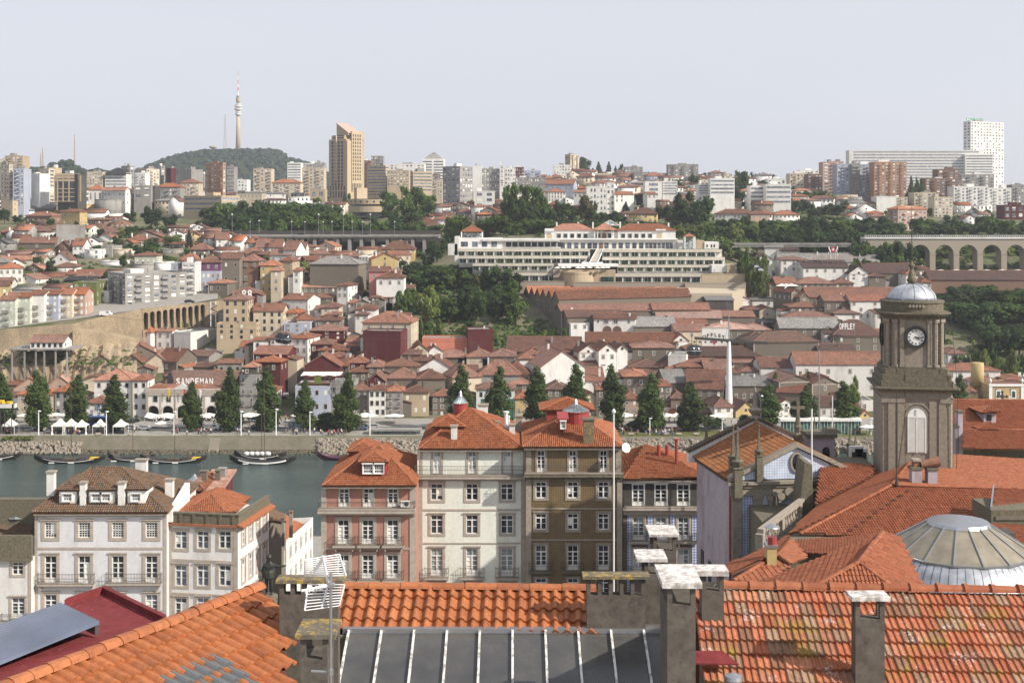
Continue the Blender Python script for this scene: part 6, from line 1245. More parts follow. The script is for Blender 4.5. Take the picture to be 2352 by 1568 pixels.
# distant wooded hill with its masts
hillp=[(350,400),(362,378),(385,368),(430,352),(480,343),(545,342),(620,341),(650,347),(665,360),(690,367),(712,375),(745,392),(800,410),(900,430)]
b=MB();Yh=2850
pr=[(px(u,Yh),zv(v+8,Yh))for u,v in hillp]
for k in range(7):
 t0,t1=k/7,(k+1)/7
 for(a,za),(c_,zc)in zip(pr,pr[1:]):
  f=lambda t_,z:60+(z-60)*sin(t_*pi/2)**.8
  b.face([(a,Yh-420*(1-t0),f(t0,za)),(c_,Yh-420*(1-t0),f(t0,zc)),(c_,Yh-420*(1-t1),f(t1,zc)),(a,Yh-420*(1-t1),f(t1,za))])
tag(b.bd('far_hill',MT['leaf_dark']),kind='structure')
b=MB();rr=random.Random(4)
def blobtree(b,x,y,z,r,n=26):
 for _ in range(n):
  dv=Vector((rr.gauss(0,1),rr.gauss(0,1),abs(rr.gauss(0,.9))+.1)).normalized();p=Vector((x,y,z))+Vector((dv.x*r,dv.y*r,dv.z*r*.85))*rr.uniform(.75,1.1);a=dv.orthogonal().normalized();c_=dv.cross(a);s1=r*rr.uniform(.25,.5);b.tone=rr.uniform(.1,.9);b.face([p-a*s1,p-c_*s1,p+a*s1,p+c_*s1])
for i in range(900):
 t_=rr.random()**.6;j=rr.uniform(0,len(pr)-1.001);k=int(j);w_=j-k;x=pr[k][0]*(1-w_)+pr[k+1][0]*w_;z=pr[k][1]*(1-w_)+pr[k+1][1]*w_
 blobtree(b,x,Yh-420*(1-t_),60+(z-60)*sin(t_*pi/2)**.8,rr.uniform(5.5,10))
for(u0,u1,v)in((53,120,396),(130,170,388),(165,240,400),(2360,2420,470)):
 for i in range(70):u=rr.uniform(u0,u1);blobtree(b,px(u,2000),2000+rr.uniform(-40,40),zv(v+rr.uniform(-4,14),2000),rr.uniform(5,9))
for i in range(24):u=rr.gauss(153,7);blobtree(b,px(u,1900),1900,zv(rr.uniform(376,396),1900),rr.uniform(4,8))
tag(b.bd('far_woodland',MT['leaf_blue']),kind='stuff')
MB().box(px(40,2040),px(250,2040),2030,2080,60,zv(402,2040)).bd('far_rise',MT['leaf_dark'])['kind']='structure'
k_=Yh/F;rt=item('broadcast_tower','tall concrete telecommunications tower with round platforms and red-white mast on the wooded hill','tower',(px(549.5,Yh),Yh-12,zv(350,Yh)))
H0=lambda v:(350-v)*k_
MB().lathe([(6.0*k_,0),(4.5*k_,H0(300)),(3.9*k_,H0(268))],0,0,16).bd('shaft',MT['wall_t'],rt,True)
for v0,v1,r in((266,262,7.5),(261,257,6.2),(255,250,8.5),(248,244,8.8),(243,240,6.5),(236,226,5.0),(224,221,3.6)):MB().lathe([(r*k_*.8,H0(v0)),(r*k_,H0(v0)+2),(r*k_,H0(v1))],0,0,16).bd('platform',MT['wall_w' if r>6 else 'wall_t'],rt)
MB().lathe([(3.8*k_,H0(270)),(3.4*k_,H0(222))],0,0,12).bd('core',MT['wall_g'],rt)
for i,(v0,v1)in enumerate(((222,210),(210,202),(202,194),(194,185),(185,176),(176,165))):r=1.25-.17*i;MB().lathe([(r*k_,H0(v0)),(r*k_*.9,H0(v1))],0,0,6).bd('mast',MT['white_paint' if i%2==0 else 'canvas_red'],rt)
def lattice(u,vb,vt,Y,w,label):
 k_=Y/F;rt=item('lattice_mast',label,'mast',(px(u,Y),Y,zv(vb,Y)));hh=(vb-vt)*k_;q=MB();n=12
 for sx,sy in((-1,-1),(1,-1),(1,1),(-1,1)):q.tube((sx*w,sy*w,0),(sx*.2,sy*.2,hh),.28,.16,4)
 for i in range(n):a=w*(1-i/n);b_=w*(1-(i+1)/n);z0,z1=hh*i/n,hh*(i+1)/n;q.tube((-a,-a,z0),(b_,-b_,z1),.16,n=4);q.tube((a,-a,z0),(-b_,-b_,z1),.16,n=4)
 q.bd('lattice',MT['wall_R'],rt);return rt
lattice(517,348,262,2800,3.2,'thin red lattice mast left of the telecommunications tower')
lattice(98,400,340,2100,1.6,'faint thin aerial mast above the left skyline, tallest of the pair');lattice(93,402,352,2100,1.2,'faint thin aerial mast above the left skyline, shorter of the pair');lattice(171,400,308,2100,1.0,'faint hairline mast above the dark glass office')
rt=item('water_tower','squat pale water tower on the wooded hill left of the lattice mast','tower',(px(494,2820),2800,zv(352,2820)));MB().lathe([(4,0),(3.4,8),(8,11),(8,14)],0,0,12).bd('tank',MT['wall_t'],rt)
# life on the quay
def person_mesh(shirt,trousers,hair,pose=0):
 vs=[(0,0,.95),(0,0,1.2),(0,0,1.42),(0,.01,1.5),(0,-.02,1.62),(0,-.02,1.72),(.10,0,.9),(.12,-.04 if pose!=2 else-.42,.5 if pose!=2 else.86),(.12,0 if pose!=2 else-.45,.06 if pose!=2 else.45),(-.10,0,.9),(-.12,.10 if pose==1 else(-.42 if pose==2 else 0),.5 if pose!=2 else.86),(-.12,.22 if pose==1 else(-.45 if pose==2 else 0),.08 if pose!=2 else.45),
  (.2,0,1.38),(.27,-.02,1.12),(.25,-.16,.92),(-.2,0,1.38),(-.27,.04,1.12),(-.25,-.06 if pose==0 else-.2,.9 if pose!=1 else 1.0),(.12,-.12,.03),(-.12,-.12+(.2 if pose==1 else 0),.03)]
 if pose==2:vs[18]=(.12,-.58,.42);vs[19]=(-.12,-.58,.42)
 es=[(0,1),(1,2),(2,3),(3,4),(4,5),(0,6),(6,7),(7,8),(0,9),(9,10),(10,11),(2,12),(12,13),(13,14),(2,15),(15,16),(16,17),(8,18),(11,19)]
 rd=[.15,.15,.16,.06,.095,.08,.1,.075,.05,.1,.075,.05,.075,.055,.045,.075,.055,.045,.04,.04]
 me=bpy.data.meshes.new('person_skeleton');me.from_pydata(vs,es,[]);o=bpy.data.objects.new('person_skeleton',me);COL.objects.link(o)
 md=o.modifiers.new('skin','SKIN');sv=me.skin_vertices[0].data
 for i,r in enumerate(rd):sv[i].radius=(r,r*.8)
 sv[0].use_root=True
 dg=bpy.context.evaluated_depsgraph_get();m2=bpy.data.meshes.new_from_object(o.evaluated_get(dg));bpy.data.objects.remove(o)
 m2 .materials.clear()
 for m in(shirt,trousers,'skin',hair):m2 .materials.append(MT[m])
 for p in m2 .polygons:
  c=p.center;p.material_index=0 if 1.0<c.z<1.47 else(1 if c.z<=1.0 else(3 if c.z>1.69 or c.y>.03 else 2));p.use_smooth=True
  if abs(c.x)>.2 and c.z<1.18:p.material_index=2
 return m2
plain('skin',(.45,.27,.19),.6);plain('hair',(.03,.02,.015),.7);plain('cloth_white',(.65,.65,.63),.9);plain('cloth_blue',(.05,.10,.25),.9);plain('cloth_red',(.45,.04,.04),.9);plain('cloth_dark',(.03,.03,.035),.9);plain('cloth_khaki',(.3,.24,.15),.9)
PM={}
for s_,t_ in(('white','blue'),('red','dark'),('dark','khaki'),('blue','khaki'),('white','dark'),('khaki','blue')):
 for po in(0,1):PM[(s_,t_,po)]=person_mesh('cloth_'+s_,'cloth_'+t_,'hair',po)
PS=[person_mesh('cloth_white','cloth_blue','hair',2),person_mesh('cloth_dark','cloth_blue','hair',2)]
rr=random.Random(21);pk=list(PM.keys());CW={'white':'white','red':'red','dark':'dark','blue':'blue','khaki':'beige'}
def person(X,Y,z,key=None,sit=False,where=None):
 if sit:o=ob('person',rr.choice(PS),None,(X,Y,z),rr.uniform(0,6.28));desc='tiny person seated'
 else:key=key or rr.choice(pk);o=ob('person',PM[key],None,(X,Y,z),rr.uniform(0,6.28));desc=f"tiny person in {CW[key[0]]} top and {CW[key[1]]} trousers {'walking' if key[2] else 'standing'}"
 tag(o,None,'person','people on the far quay');alab(o,desc,CU+X*F/Y,990,Y);return o
def crowd(n,u0,u1,Y0,Y1,z=None,sit=False):
 for i in range(n):
  u=rr.uniform(u0,u1);Y=rr.uniform(Y0,Y1);person(px(u,Y),Y,(G(u,Y)if z is None else z)+.04,None,sit)
crowd(14,150,190,414,417);crowd(24,-5,330,418,425);crowd(16,330,640,434,442);crowd(6,100,135,415,419);crowd(14,455,492,413.5,420);crowd(5,380,450,414,425);crowd(9,545,575,414,422);crowd(26,655,730,414,424);crowd(10,655,680,436,444);crowd(16,735,800,413,418);crowd(24,1420,1500,413,425);crowd(20,1495,1560,413,421,sit=False)
crowd(14,1500,1545,414,418,sit=True);crowd(14,1500,1600,436,441);crowd(10,1625,1680,414,437);crowd(6,1940,2000,414,420);crowd(10,330,400,437,442,sit=True);crowd(10,455,490,437,442,sit=True);crowd(10,545,590,436,441,sit=True);crowd(6,0,60,416,424);crowd(8,210,260,418,424)
Yt_=447;crowd(18,735,770,450,456,zv(cc('F',0,895)[1],Yt_)+.1)
def car_proto(body,van=False):
 rt=item('parked_car',None,'van' if van else 'car');L_=4.9 if van else 4.2;hw=.86
 prof=[(-2.1,.35),(2.05,.35),(2.1,.7),(1.95,.88),(1.15,1.0),(.55,1.42),(-1.3,1.46),(-1.95,1.0),(-2.12,.9)]if not van else[(-2.4,.35),(2.4,.35),(2.45,.8),(2.2,1.05),(1.75,1.25),(1.2,1.9),(-2.3,1.95),(-2.42,1.7)]
 q=MB();q.prism([(x,-hw,z)for x,z in prof],(0,2*hw,0));q.bd('body',MT[body],rt)
 q=MB();g_=[(.95,1.03),(.5,1.36),(-1.2,1.40),(-1.7,1.03)]if not van else[(1.6,1.3),(1.15,1.8),(.3,1.8),(.3,1.3)]
 q.prism([(x,-hw-.01,z)for x,z in g_],(0,2*hw+.02,0));q.bd('window',MT['glass'],rt)
 for x in((-1.3,1.3)if not van else(-1.5,1.5)):
  for y in(-hw,hw):q=MB();q.tube((x,y-.1,.32),(x,y+.1,.32),.32,n=10);q.bd('wheel',MT['rubber'],rt)
 for y in(-.6,.6):q=MB();x=2.08 if not van else 2.42;q.box(x-.1,x+.05,y-.16,y+.16,.6,.75);q.bd('headlight',MT['white_paint'],rt)
 return rt
for n_,c_ in(('car_silver',(.42,.44,.46)),('car_white',(.75,.75,.75)),('car_dark',(.02,.025,.03)),('car_blue',(.06,.12,.22)),('car_red',(.35,.03,.03))):plain(n_,c_,.25,.3 if n_!='car_white' else 0,.03)
CARS={}
def car(kind,u,Y,label,rz=0,z=None):
 key=kind;van=kind=='van'
 X=px(u,Y);zz=(G(u,Y)if z is None else z)+.05
 if key not in CARS:rt=car_proto('car_white' if van else 'car_'+kind,van);rt.location=(X,Y,zz);rt.rotation_euler=(0,0,rz);CARS[key]=rt
 else:rt=copy_tree(CARS[key],(X,Y,zz),rz)
 rt['label']=label;rt['group']='cars along the far quay';return rt
car('van',92,424,'white van parked left of the blue coach behind the market tents');car('van',487,424,'white van parked by the crowd in front of the arcaded lodge');car('silver',331,424,'silver hatchback on the road left of the arcaded lodge',pi);car('silver',303,425,'small silver car directly behind the fifth market tent');car('dark',308,438,'dark car parked near the white quay house corner',1.2)
car('silver',516,425,'grey car parked behind the white van');car('dark',600,424,'dark car right of the sixth poplar');car('dark',593,427,'black car in the second lane near the sixth poplar');car('blue',830,424,'blue car partly behind the round evergreen');car('dark',836,427,'dark car beyond the round evergreen');car('silver',821,424,'silver estate car between round evergreen and glass shelter');car('dark',592,424.2,'dark saloon at the mouth of the steep street')
car('silver',680,426,'pale car at the foot of the steep street');car('silver',857,427,'pale car behind the left end of the glass shelter',pi);car('silver',1428,425,'silver car under the umbrella by the thirteenth poplar');car('blue',1520,424,'teal blue hatchback on the right part of the quay road');car('silver',1562,424,'light blue grey estate car on the right part of the quay road',pi);car('silver',1575,427,'pale car behind the estate car');car('silver',255,424,'pale car beside the round tents',pi);car('dark',762,425,'dark car hidden beneath the evergreen');car('dark',743,424,'dark hatchback left of the evergreen trunk')
for i,(x,y)in enumerate(((325,1015),(322,1050),(300,1090),(292,1130))):Y=[505,492,480,466][i];car('silver' if i%2 else 'dark',cc('F',x,0)[0],Y,['topmost','second','third','lowest'][i]+' car climbing the shaded steep street',pi/2)
for i in range(4):u,v=cc('C',2190+i*18,1180+i*14);car('silver' if i%2 else 'dark',u,590-i*4,['farthest','second farthest','third','nearest'][i]+' car parked on the road right of the terraced hotel',1.2,z=zv(v,590-i*4))
u,v=cc('B',428,1140);car('dark',u,724,'dark van driving on the pillared viaduct',0,zv(cc('B',0,1140)[1],724));u,v=cc('E',935,295);car('van',u,512,'white van parked above the bastion wall',0,zv(v,512));u,v=cc('E',1670,180);car('dark',u,535,'dark car on the road at the top of the arcade',.3,zv(v,535));u,v=cc('B',980,1118);car('dark',u,726,'dark coach on the pillared viaduct',0,zv(cc('B',0,1140)[1],726))
Y=431;u,v=cc('E',790,1290);rt=item('coach','dark blue coach parked behind the market tents','bus',(px(u,Y),Y,4.5));MB().box(-6,6,-1.2,1.2,.4,3.3).bd('body',MT['blue_paint'],rt);q=MB();q.box(-5.8,5.8,-1.23,-1.19,1.6,2.7);q.bd('window',MT['glass'],rt)
for x in(-4,4):q=MB();q.tube((x,-1.25,.5),(x,-1,.5),.5,n=10);q.bd('wheel',MT['rubber'],rt)
def tent_proto():
 rt=item('market_tent',None,'tent',group='white market tents on the left quay');q=MB();q.lathe([(2.35,2.3),(2.3,2.35),(1.0,3.05),(.06,3.9)],0,0,4,ph=pi/4);q.box(-1.66,1.66,-1.66,-1.6,2.0,2.3);q.bd('canopy',MT['canvas'],rt)
 for sx in(-1,1):
  for sy in(-1,1):q=MB();q.box(sx*1.58-.05,sx*1.58+.05,sy*1.58-.05,sy*1.58+.05,0,2.3);q.bd('leg',MT['white_metal'],rt)
 q=MB();q.box(-1.2,1.2,-.5,.4,0,.95);q.bd('stall_table',MT['cloth_dark'],rt);return rt
tp=None
for i,(x,s_)in enumerate(((92,1.25),(532,1.25),(628,1.25),(722,1.15),(885,1.2),(1065,1.2))):
 Y=417.5;u=cc('E',x,0)[0];lab=['leftmost market tent, standing alone','left of three adjoining tents with tied side curtains','middle and tallest of three adjoining tents','right of three adjoining tents','white market tent left of the third lamp','white market tent right of the third lamp'][i]+' on the left quay'
 if tp is None:tp=tent_proto();tp.location=(px(u,Y),Y,4.4);tp.scale=(s_,)*3;t_=tp
 else:t_=copy_tree(tp,(px(u,Y),Y,4.4),0,scale=s_)
 t_['label']=lab
 if 1<=i<=3:
  for sx in(-1,1):q=MB();q.lathe([(.35,0),(.12,.9),(.25,2.3)],sx*1.6,-1.5,6);q.bd('curtain',MT['canvas'],t_)
for(c,x,Y,s_,k)in[('E',218,437,1.5,8),('E',490,438,1.5,8),('E',580,438,1.5,8),('E',1425,422,1.3,8),('F',905,437,1.6,4),('F',985,437,1.9,4),('F',1243,436,1.9,8),('G',1035,437,1.8,4),('G',1345,437,1.5,8),('G',1415,437,1.6,8),('G',1508,437,1.6,8),('G',1585,437,1.6,8),('G',1870,436,1.7,8),('E',2195,437,2.0,4),('F',410,437,1.7,8),('K',1560,415,1.3,8),('K',620,415,1.3,8),('K',270,167,0,0)]:
 if s_==0:continue
 u=cc(c,x,0)[0]
 if c=='K':u={1560:2000,620:1990}[x]
 parasol(px(u,Y),Y,G(u,Y),s_*1.15,k,None,'café parasols on the quay',hh=2.6)
for x in(215,255,300):Y=585;u,v=cc('K',x,165);parasol(px(u,Y),Y,zv(v,Y)-2.4,1.6,4,None,'parasols on the lodge terrace')
lp0=None
for i,(c,x,yb,yt)in enumerate([('E',340,1380,1125),('E',937,1380,1130),('E',1533,1385,1130),('E',2125,1385,1130),('F',498,1390,1135),('F',1027,1400,1130),('G',1262,1430,1190),('G',1900,1410,1200),('K',1000,1560,1330),('K',30,1440,1130),('F',200,1210,1110)]):
 u,vb=cc(c,x,yb);vt=cc(c,0,yt)[1];Y=414.5;z=4.4;hh=zv(vt,Y)-z
 if lp0 is None:
  lp0=item('lamp_post',None,'lamp post',(px(u,Y),Y,z),0,'white lamp posts along the quay edge');q=MB();q.tube((0,0,0),(0,0,1),.20,.15,8);q.bd('post',MT['white_metal'],lp0);q=MB();q.lathe([(.1,0),(.6,.02),(.55,.035),(.1,.05)],0,0,10);o=q.bd('lamp_head',MT['white_metal'],lp0,loc=(.25,0,.95));l_=lp0;lp0 .scale=(1,1,hh)
 else:l_=copy_tree(lp0,(px(u,Y),Y,z),0,scale=(1,1,hh))
 alab(l_,'slender white lamp post',u,(vb+vt)/2,Y)
Y=416;u0=cc('F',1030,0)[0];u1=cc('F',1468,0)[0];w=(u1-u0)*Y/F;rt=item('glass_shelter','long green glass pavilion with flat pale roof on the quay lawn','pavilion',(px(u0,Y),Y,4.4));z0,z1=0,zv(cc('F',0,1305)[1],Y)-4.4
q=MB();q.box(-.6,w+.4,-.6,3.6,z1,z1+.5);q.bd('roof',MT['wall_g'],rt);q=MB();q.box(.1,w-.1,0,.06,.2,z1);q.box(.1,w-.1,3,3.06,.2,z1);q.bd('glazing',MT['glass_pale'],rt);q=MB();q.box(w*.13,w*.46,-.05,2.9,.2,z1-.3);q.bd('dark_panel',MT['glass_green'],rt);q=MB()
for i in range(13):x=i*w/12;q.box(x-.06,x+.06,-.1,0,0,z1)
q.bd('mullion',MT['iron'],rt)
Y=416;u0=cc('K',200,0)[0];u1=cc('K',920,0)[0];w=(u1-u0)*Y/F;rt=item('glass_shelter','very long low glass pavilion with white roof near the church tower','pavilion',(px(u0,Y),Y,4.4));z1=4.2;MB().box(0,w,-.6,4,z1,z1+.7).bd('roof',MT['wall_w'],rt);MB().box(.3,w-.3,0,.06,0,z1).bd('glazing',MT['glass_green'],rt)
q=MB()
for i in range(25):x=i*w/24;q.box(x-.06,x+.06,-.1,0,0,z1)
q.bd('mullion',MT['wall_w'],rt)
u,v=cc('F',385,1340);rt=item('kiosk','small grey glazed kiosk at the crossing below the steep street','kiosk',(px(u,420),420,4.4));MB().box(-3,3,0,2.5,0,3.6).bd('body',MT['wall_g'],rt);MB().box(-3.3,3.3,-.3,2.8,3.6,3.9).bd('roof',MT['wall_w'],rt);MB().box(-2.5,2.5,-.05,0,.8,3.2).bd('window',MT['glass_blue'],rt)
bp=None
for i,u in enumerate((1530,1560,1600,1450,225,300)):
 Y=414;
 if bp is None:
  bp=item('park_bench',None,'bench',(px(u,Y),Y,4.4),0,'benches on the quay');MB().box(-.9,.9,-.25,.25,.4,.47).bd('seat',MT['granite'],bp);MB().box(-.9,.9,.2,.26,.47,.9).bd('backrest',MT['granite'],bp)
  for x in(-.7,.7):MB().box(x-.05,x+.05,-.2,.2,0,.4).bd('leg',MT['iron'],bp)
  b_=bp
 else:b_=copy_tree(bp,(px(u,Y),Y,4.4),0)
 alab(b_,'low stone bench',u,1005,Y)
# cable car
Y=455;u,vb=cc('G',1960,1345);zb=G(u,Y)-1;zt=zv(cc('G',0,515)[1],Y)-zb;rt=item('cable_pylon','tall tapering white steel pylon of the cable car','pylon',(px(u,Y),Y,zb));k_=Y/F/3.839
q=MB()
for i in range(5):
 a,b_=i/5,(i+1)/5;r0,r1=(36-20*a)*k_,(36-20*b_)*k_;q.lathe([(r0,zt*a),(r1,zt*b_-.1),(r1*1.08,zt*b_-.1),(r1*1.08,zt*b_)],0,0,16)
q.bd('column',MT['white_metal'],rt,False)
q=MB();q.T=Matrix.Translation((0,0,zt))@Matrix.Rotation(R(4),4,'Y');q.box(-12,13.5,-.5,.5,-.2,.7);q.T=None
for i in range(14):x=-12+i*1.9;q.tube((x,-.6,zt-.3),(x,.6,zt-.3),.32,n=8)
q.bd('crossarm',MT['iron'],rt);q=MB();q.tube((0,0,zt),(0,0,zt+10),.25,.1,5);q.tube((-1.5,0,zt),(0,0,zt+7),.08,n=4);q.tube((1.5,0,zt),(0,0,zt+7),.08,n=4);q.bd('top_mast',MT['steel'],rt)
def gondola(c,x,y,Y,label):
 u,v=cc(c,x,y);s_=.92;rt=item('gondola',label,'gondola',P(u,v,Y),0,'cable car gondolas');q=MB();q.lathe([(.7,-1.5),(1.15,-1.2),(1.35,-.2),(1.15,.8),(.7,1.1)],0,0,8,ex=1.15);q.bd('cabin',MT['glass'],rt,True)
 q=MB();q.lathe([(.7,1.1),(.75,1.2),(.3,1.35)],0,0,8);q.tube((0,0,1.2),(0,0,3.6),.09,n=4);q.bd('hanger',MT['iron'],rt);q=MB();q.lathe([(1.38,-.35),(1.4,-.25),(1.38,-.15)],0,0,8,ex=1.15);q.bd('band',MT['steel'],rt)
 rt.scale=(1.25,1.25,1.25);return rt
gondola('F',238,482,440,'left dark gondola hanging over the roofs');gondola('F',288,490,438,'right dark gondola of the pair over the roofs');gondola('G',1632,590,450,'dark gondola left of the pylon');gondola('G',1672,590,452,'dark gondola nearest the pylon')
q=MB();A=P(*cc('G',1960,500),455);
for dz,Bp in((0,P(*cc('F',262,440),439)),(.8,P(*cc('K',2380,120),560))):
 for k in range(16):
  a,b_=k/16,(k+1)/16;p=A.lerp(Bp,a)-Vector((0,0,7*4*a*(1-a)*.35));r=A.lerp(Bp,b_)-Vector((0,0,7*4*b_*(1-b_)*.35));q.tube(p,r,.05,n=4)
Bp=P(*cc('F',262,440),439);C2=P(-60,700,470)
for k in range(10):
 a,b_=k/10,(k+1)/10;q.tube(Bp.lerp(C2,a),Bp.lerp(C2,b_),.05,n=4)
tag(q.bd('ropeway_cable',MT['iron']),'thin dark cables of the cable car crossing over the roofs','cable')
# boats
def boat(u,v,L_,hull,label,sail='yellow_paint',rz=0,mast=9,cargo=True,name='rabelo_boat'):
 z=0;Y=(CH)*F/(v-VH);rt=item(name,label,'boat',(px(u,Y),Y,0),rz);n=14;q=MB()
 secs=[]
 for i in range(n+1):
  t_=i/n*2-1;bw=2.1*(1-abs(t_)**2.6)+.05;sh=.75+1.5*abs(t_)**2.4*(1.3 if t_<0 else 1);kl=-.35+1.5*abs(t_)**4;secs.append((t_*L_/2,bw,sh,kl))
 for(x0,b0,s0,k0),(x1,b1,s1,k1)in zip(secs,secs[1:]):
  for sg in(-1,1):
   q.face([(x0,sg*b0,s0),(x1,sg*b1,s1),(x1,sg*b1*.55,k1),(x0,sg*b0*.55,k0)][::sg]);q.face([(x0,sg*b0,s0+.02),(x1,sg*b1,s1+.02),(x1,sg*(b1-.15),s1+.02),(x0,sg*(b0-.15),s0+.02)]);q.face([(x0,sg*b0*.9,s0-.0),(x1,sg*b1*.9,s1-.0),(x1,sg*b1*.5,k1+.1),(x0,sg*b0*.5,k0+.1)])
  q.face([(x0,-b0*.55,k0),(x0,b0*.55,k0),(x1,b1*.55,k1),(x1,-b1*.55,k1)]);q.face([(x0,-b0*.9,s0-.35),(x1,-b1*.9,s1-.35),(x1,b1*.9,s1-.35),(x0,b0*.9,s0-.35)])
 q.bd('hull',MT[hull],rt)
 if hull!='boat_plum':
  q=MB()
  for(x0,b0,s0,k0),(x1,b1,s1,k1)in list(zip(secs,secs[1:]))[2:-2]:q.face([(x0,-b0-.03,s0-.08),(x1,-b1-.03,s1-.08),(x1,-b1-.03,s1-.22 if hull!='boat_white' else s1-.5),(x0,-b0-.03,s0-.22 if hull!='boat_white' else s0-.5)])
  q.bd('stripe',MT['white_paint'],rt)
  q=MB();q.box(-5.6,-3.9,-2.13,-2.08,.15,.5);q.box(.2,2.0,-2.15,-2.1,.15,.5);q.bd('name_board',MT['white_paint'],rt)
 q=MB();q.tube((0.5,0,.3),(.3,0,mast),.13,.06,6);q.bd('mast',MT['bark'],rt)
 q=MB();q.tube((L_*.18,0,2.2),(L_*.72,1.0,.2),.09,.05,4);q.tube((.3,0,mast),(-L_/2,0,1.6),.02,n=3);q.tube((.3,0,mast),(L_/2,0,1.6),.02,n=3);q.bd('steering_oar',MT['bark'],rt)
 if cargo:
  for i in range(9):q=MB();x=-1.5+(i%5)*.85;yy=-.5+.9*(i//5);q.tube((x,yy-.4,1.0+.0*(i//5)),(x,yy+.4,1.0),.36,n=8);q.bd('barrel',MT['bark'],rt)
  q=MB();q.box(L_*.14,L_*.25,-1.2,1.2,.3,1.9);q.bd('steering_platform',MT['wall_d'],rt)
 if sail:q=MB();q.prism([(L_*.27,-1.3,.75),(L_*.30,-1.3,1.75),(L_*.42,-.8,1.6),(L_*.36,-1.0,1.0)],(0,1.6,0));q.bd('stern_panel',MT[sail],rt)
 return rt
plain('boat_black',(.02,.016,.016),.5);plain('boat_plum',(.07,.02,.04),.5);plain('boat_white',(.02,.018,.02),.5)
boat(160,1062,21.5,'boat_black','dark wooden cargo boat with yellow stern panel, barrels and mast, left of two',mast=26)
boat(398,1062,20,'boat_black','dark wooden cargo boat with yellow stern panel and tall mast, right of two',mast=22);boat(302,1058,0.1+14,'boat_black','small dark boat moored behind the right cargo boat',None,mast=17,cargo=False)
boat(604,1064,20,'boat_white','black boat with broad white stripe and furled sails',None,mast=25,cargo=False,name='sailing_boat');rt=boat(598,1053,16,'boat_black','long pale covered boat moored behind the white striped boat',None,mast=14,cargo=False,name='sailing_boat')
for i in range(5):q=MB();q.lathe([(.5,-.9),(.75,0),(.4,.9)],0,0,8);o=q.bd('furled_sail',MT['cloth_white'],rt,True,(-4+i*1.6,-.6,1.6));o.rotation_euler=(0,R(90),0)
boat(784,1055,15,'boat_plum','plum coloured rowing boat by the rocks left of the pink house',None,mast=3,cargo=False);boat(-4,1054,14,'boat_black','bow of a dark boat cut by the left picture edge',None,mast=10,cargo=False)
rt=item('crane','yellow and white machinery of a crane standing on the left edge of the quay','crane',P(*cc('E',30,1330),414));k_=414/F/3.839
for i,(x0,x1,z0,z1,m_)in enumerate(((-60,100,225,262,'wall_w'),(-60,-10,262,290,'yellow_paint'),(20,60,262,280,'yellow_paint'),(-60,40,262,270,'yellow_paint'),(75,90,200,262,'iron'))):MB().box(x0*k_,x1*k_,0,2,z0*k_,z1*k_).bd('housing',MT[m_],rt)
for x in(-40,0,60):q=MB();q.tube((x*k_,1,0),(x*k_,1,226*k_),.15,n=5);q.bd('leg',MT['iron'],rt)
# THE NEAR SIDE
def onpl(c,x,y,root,rz):
 u,v=cc(c,x,y);d=Vector(((u-CU)/F,1,-(v-VH)/F));n=Vector((sin(rz),-cos(rz),0));o=Vector(root)-Vector((0,0,CH));t=n.dot(o)/n.dot(d);p=d*t-o
 return p.x*cos(rz)+p.y*sin(rz),p.z
def hwall(q,x0,x1,z0,z1,holes,y=0,m=0):
 xs=sorted({x0,x1,*[min(max(h_[0],x0),x1)for h_ in holes],*[min(max(h_[1],x0),x1)for h_ in holes]});zs=sorted({z0,z1,*[min(max(h_[2],z0),z1)for h_ in holes],*[min(max(h_[3],z0),z1)for h_ in holes]})
 for a,b_ in zip(xs,xs[1:]):
  for c_,d in zip(zs,zs[1:]):
   mx_,mz=(a+b_)/2,(c_+d)/2
   if any(h_[0]<mx_<h_[1]and h_[2]<mz<h_[3]for h_ in holes):continue
   q.face([(a,y,c_),(b_,y,c_),(b_,y,d),(a,y,d)],m)
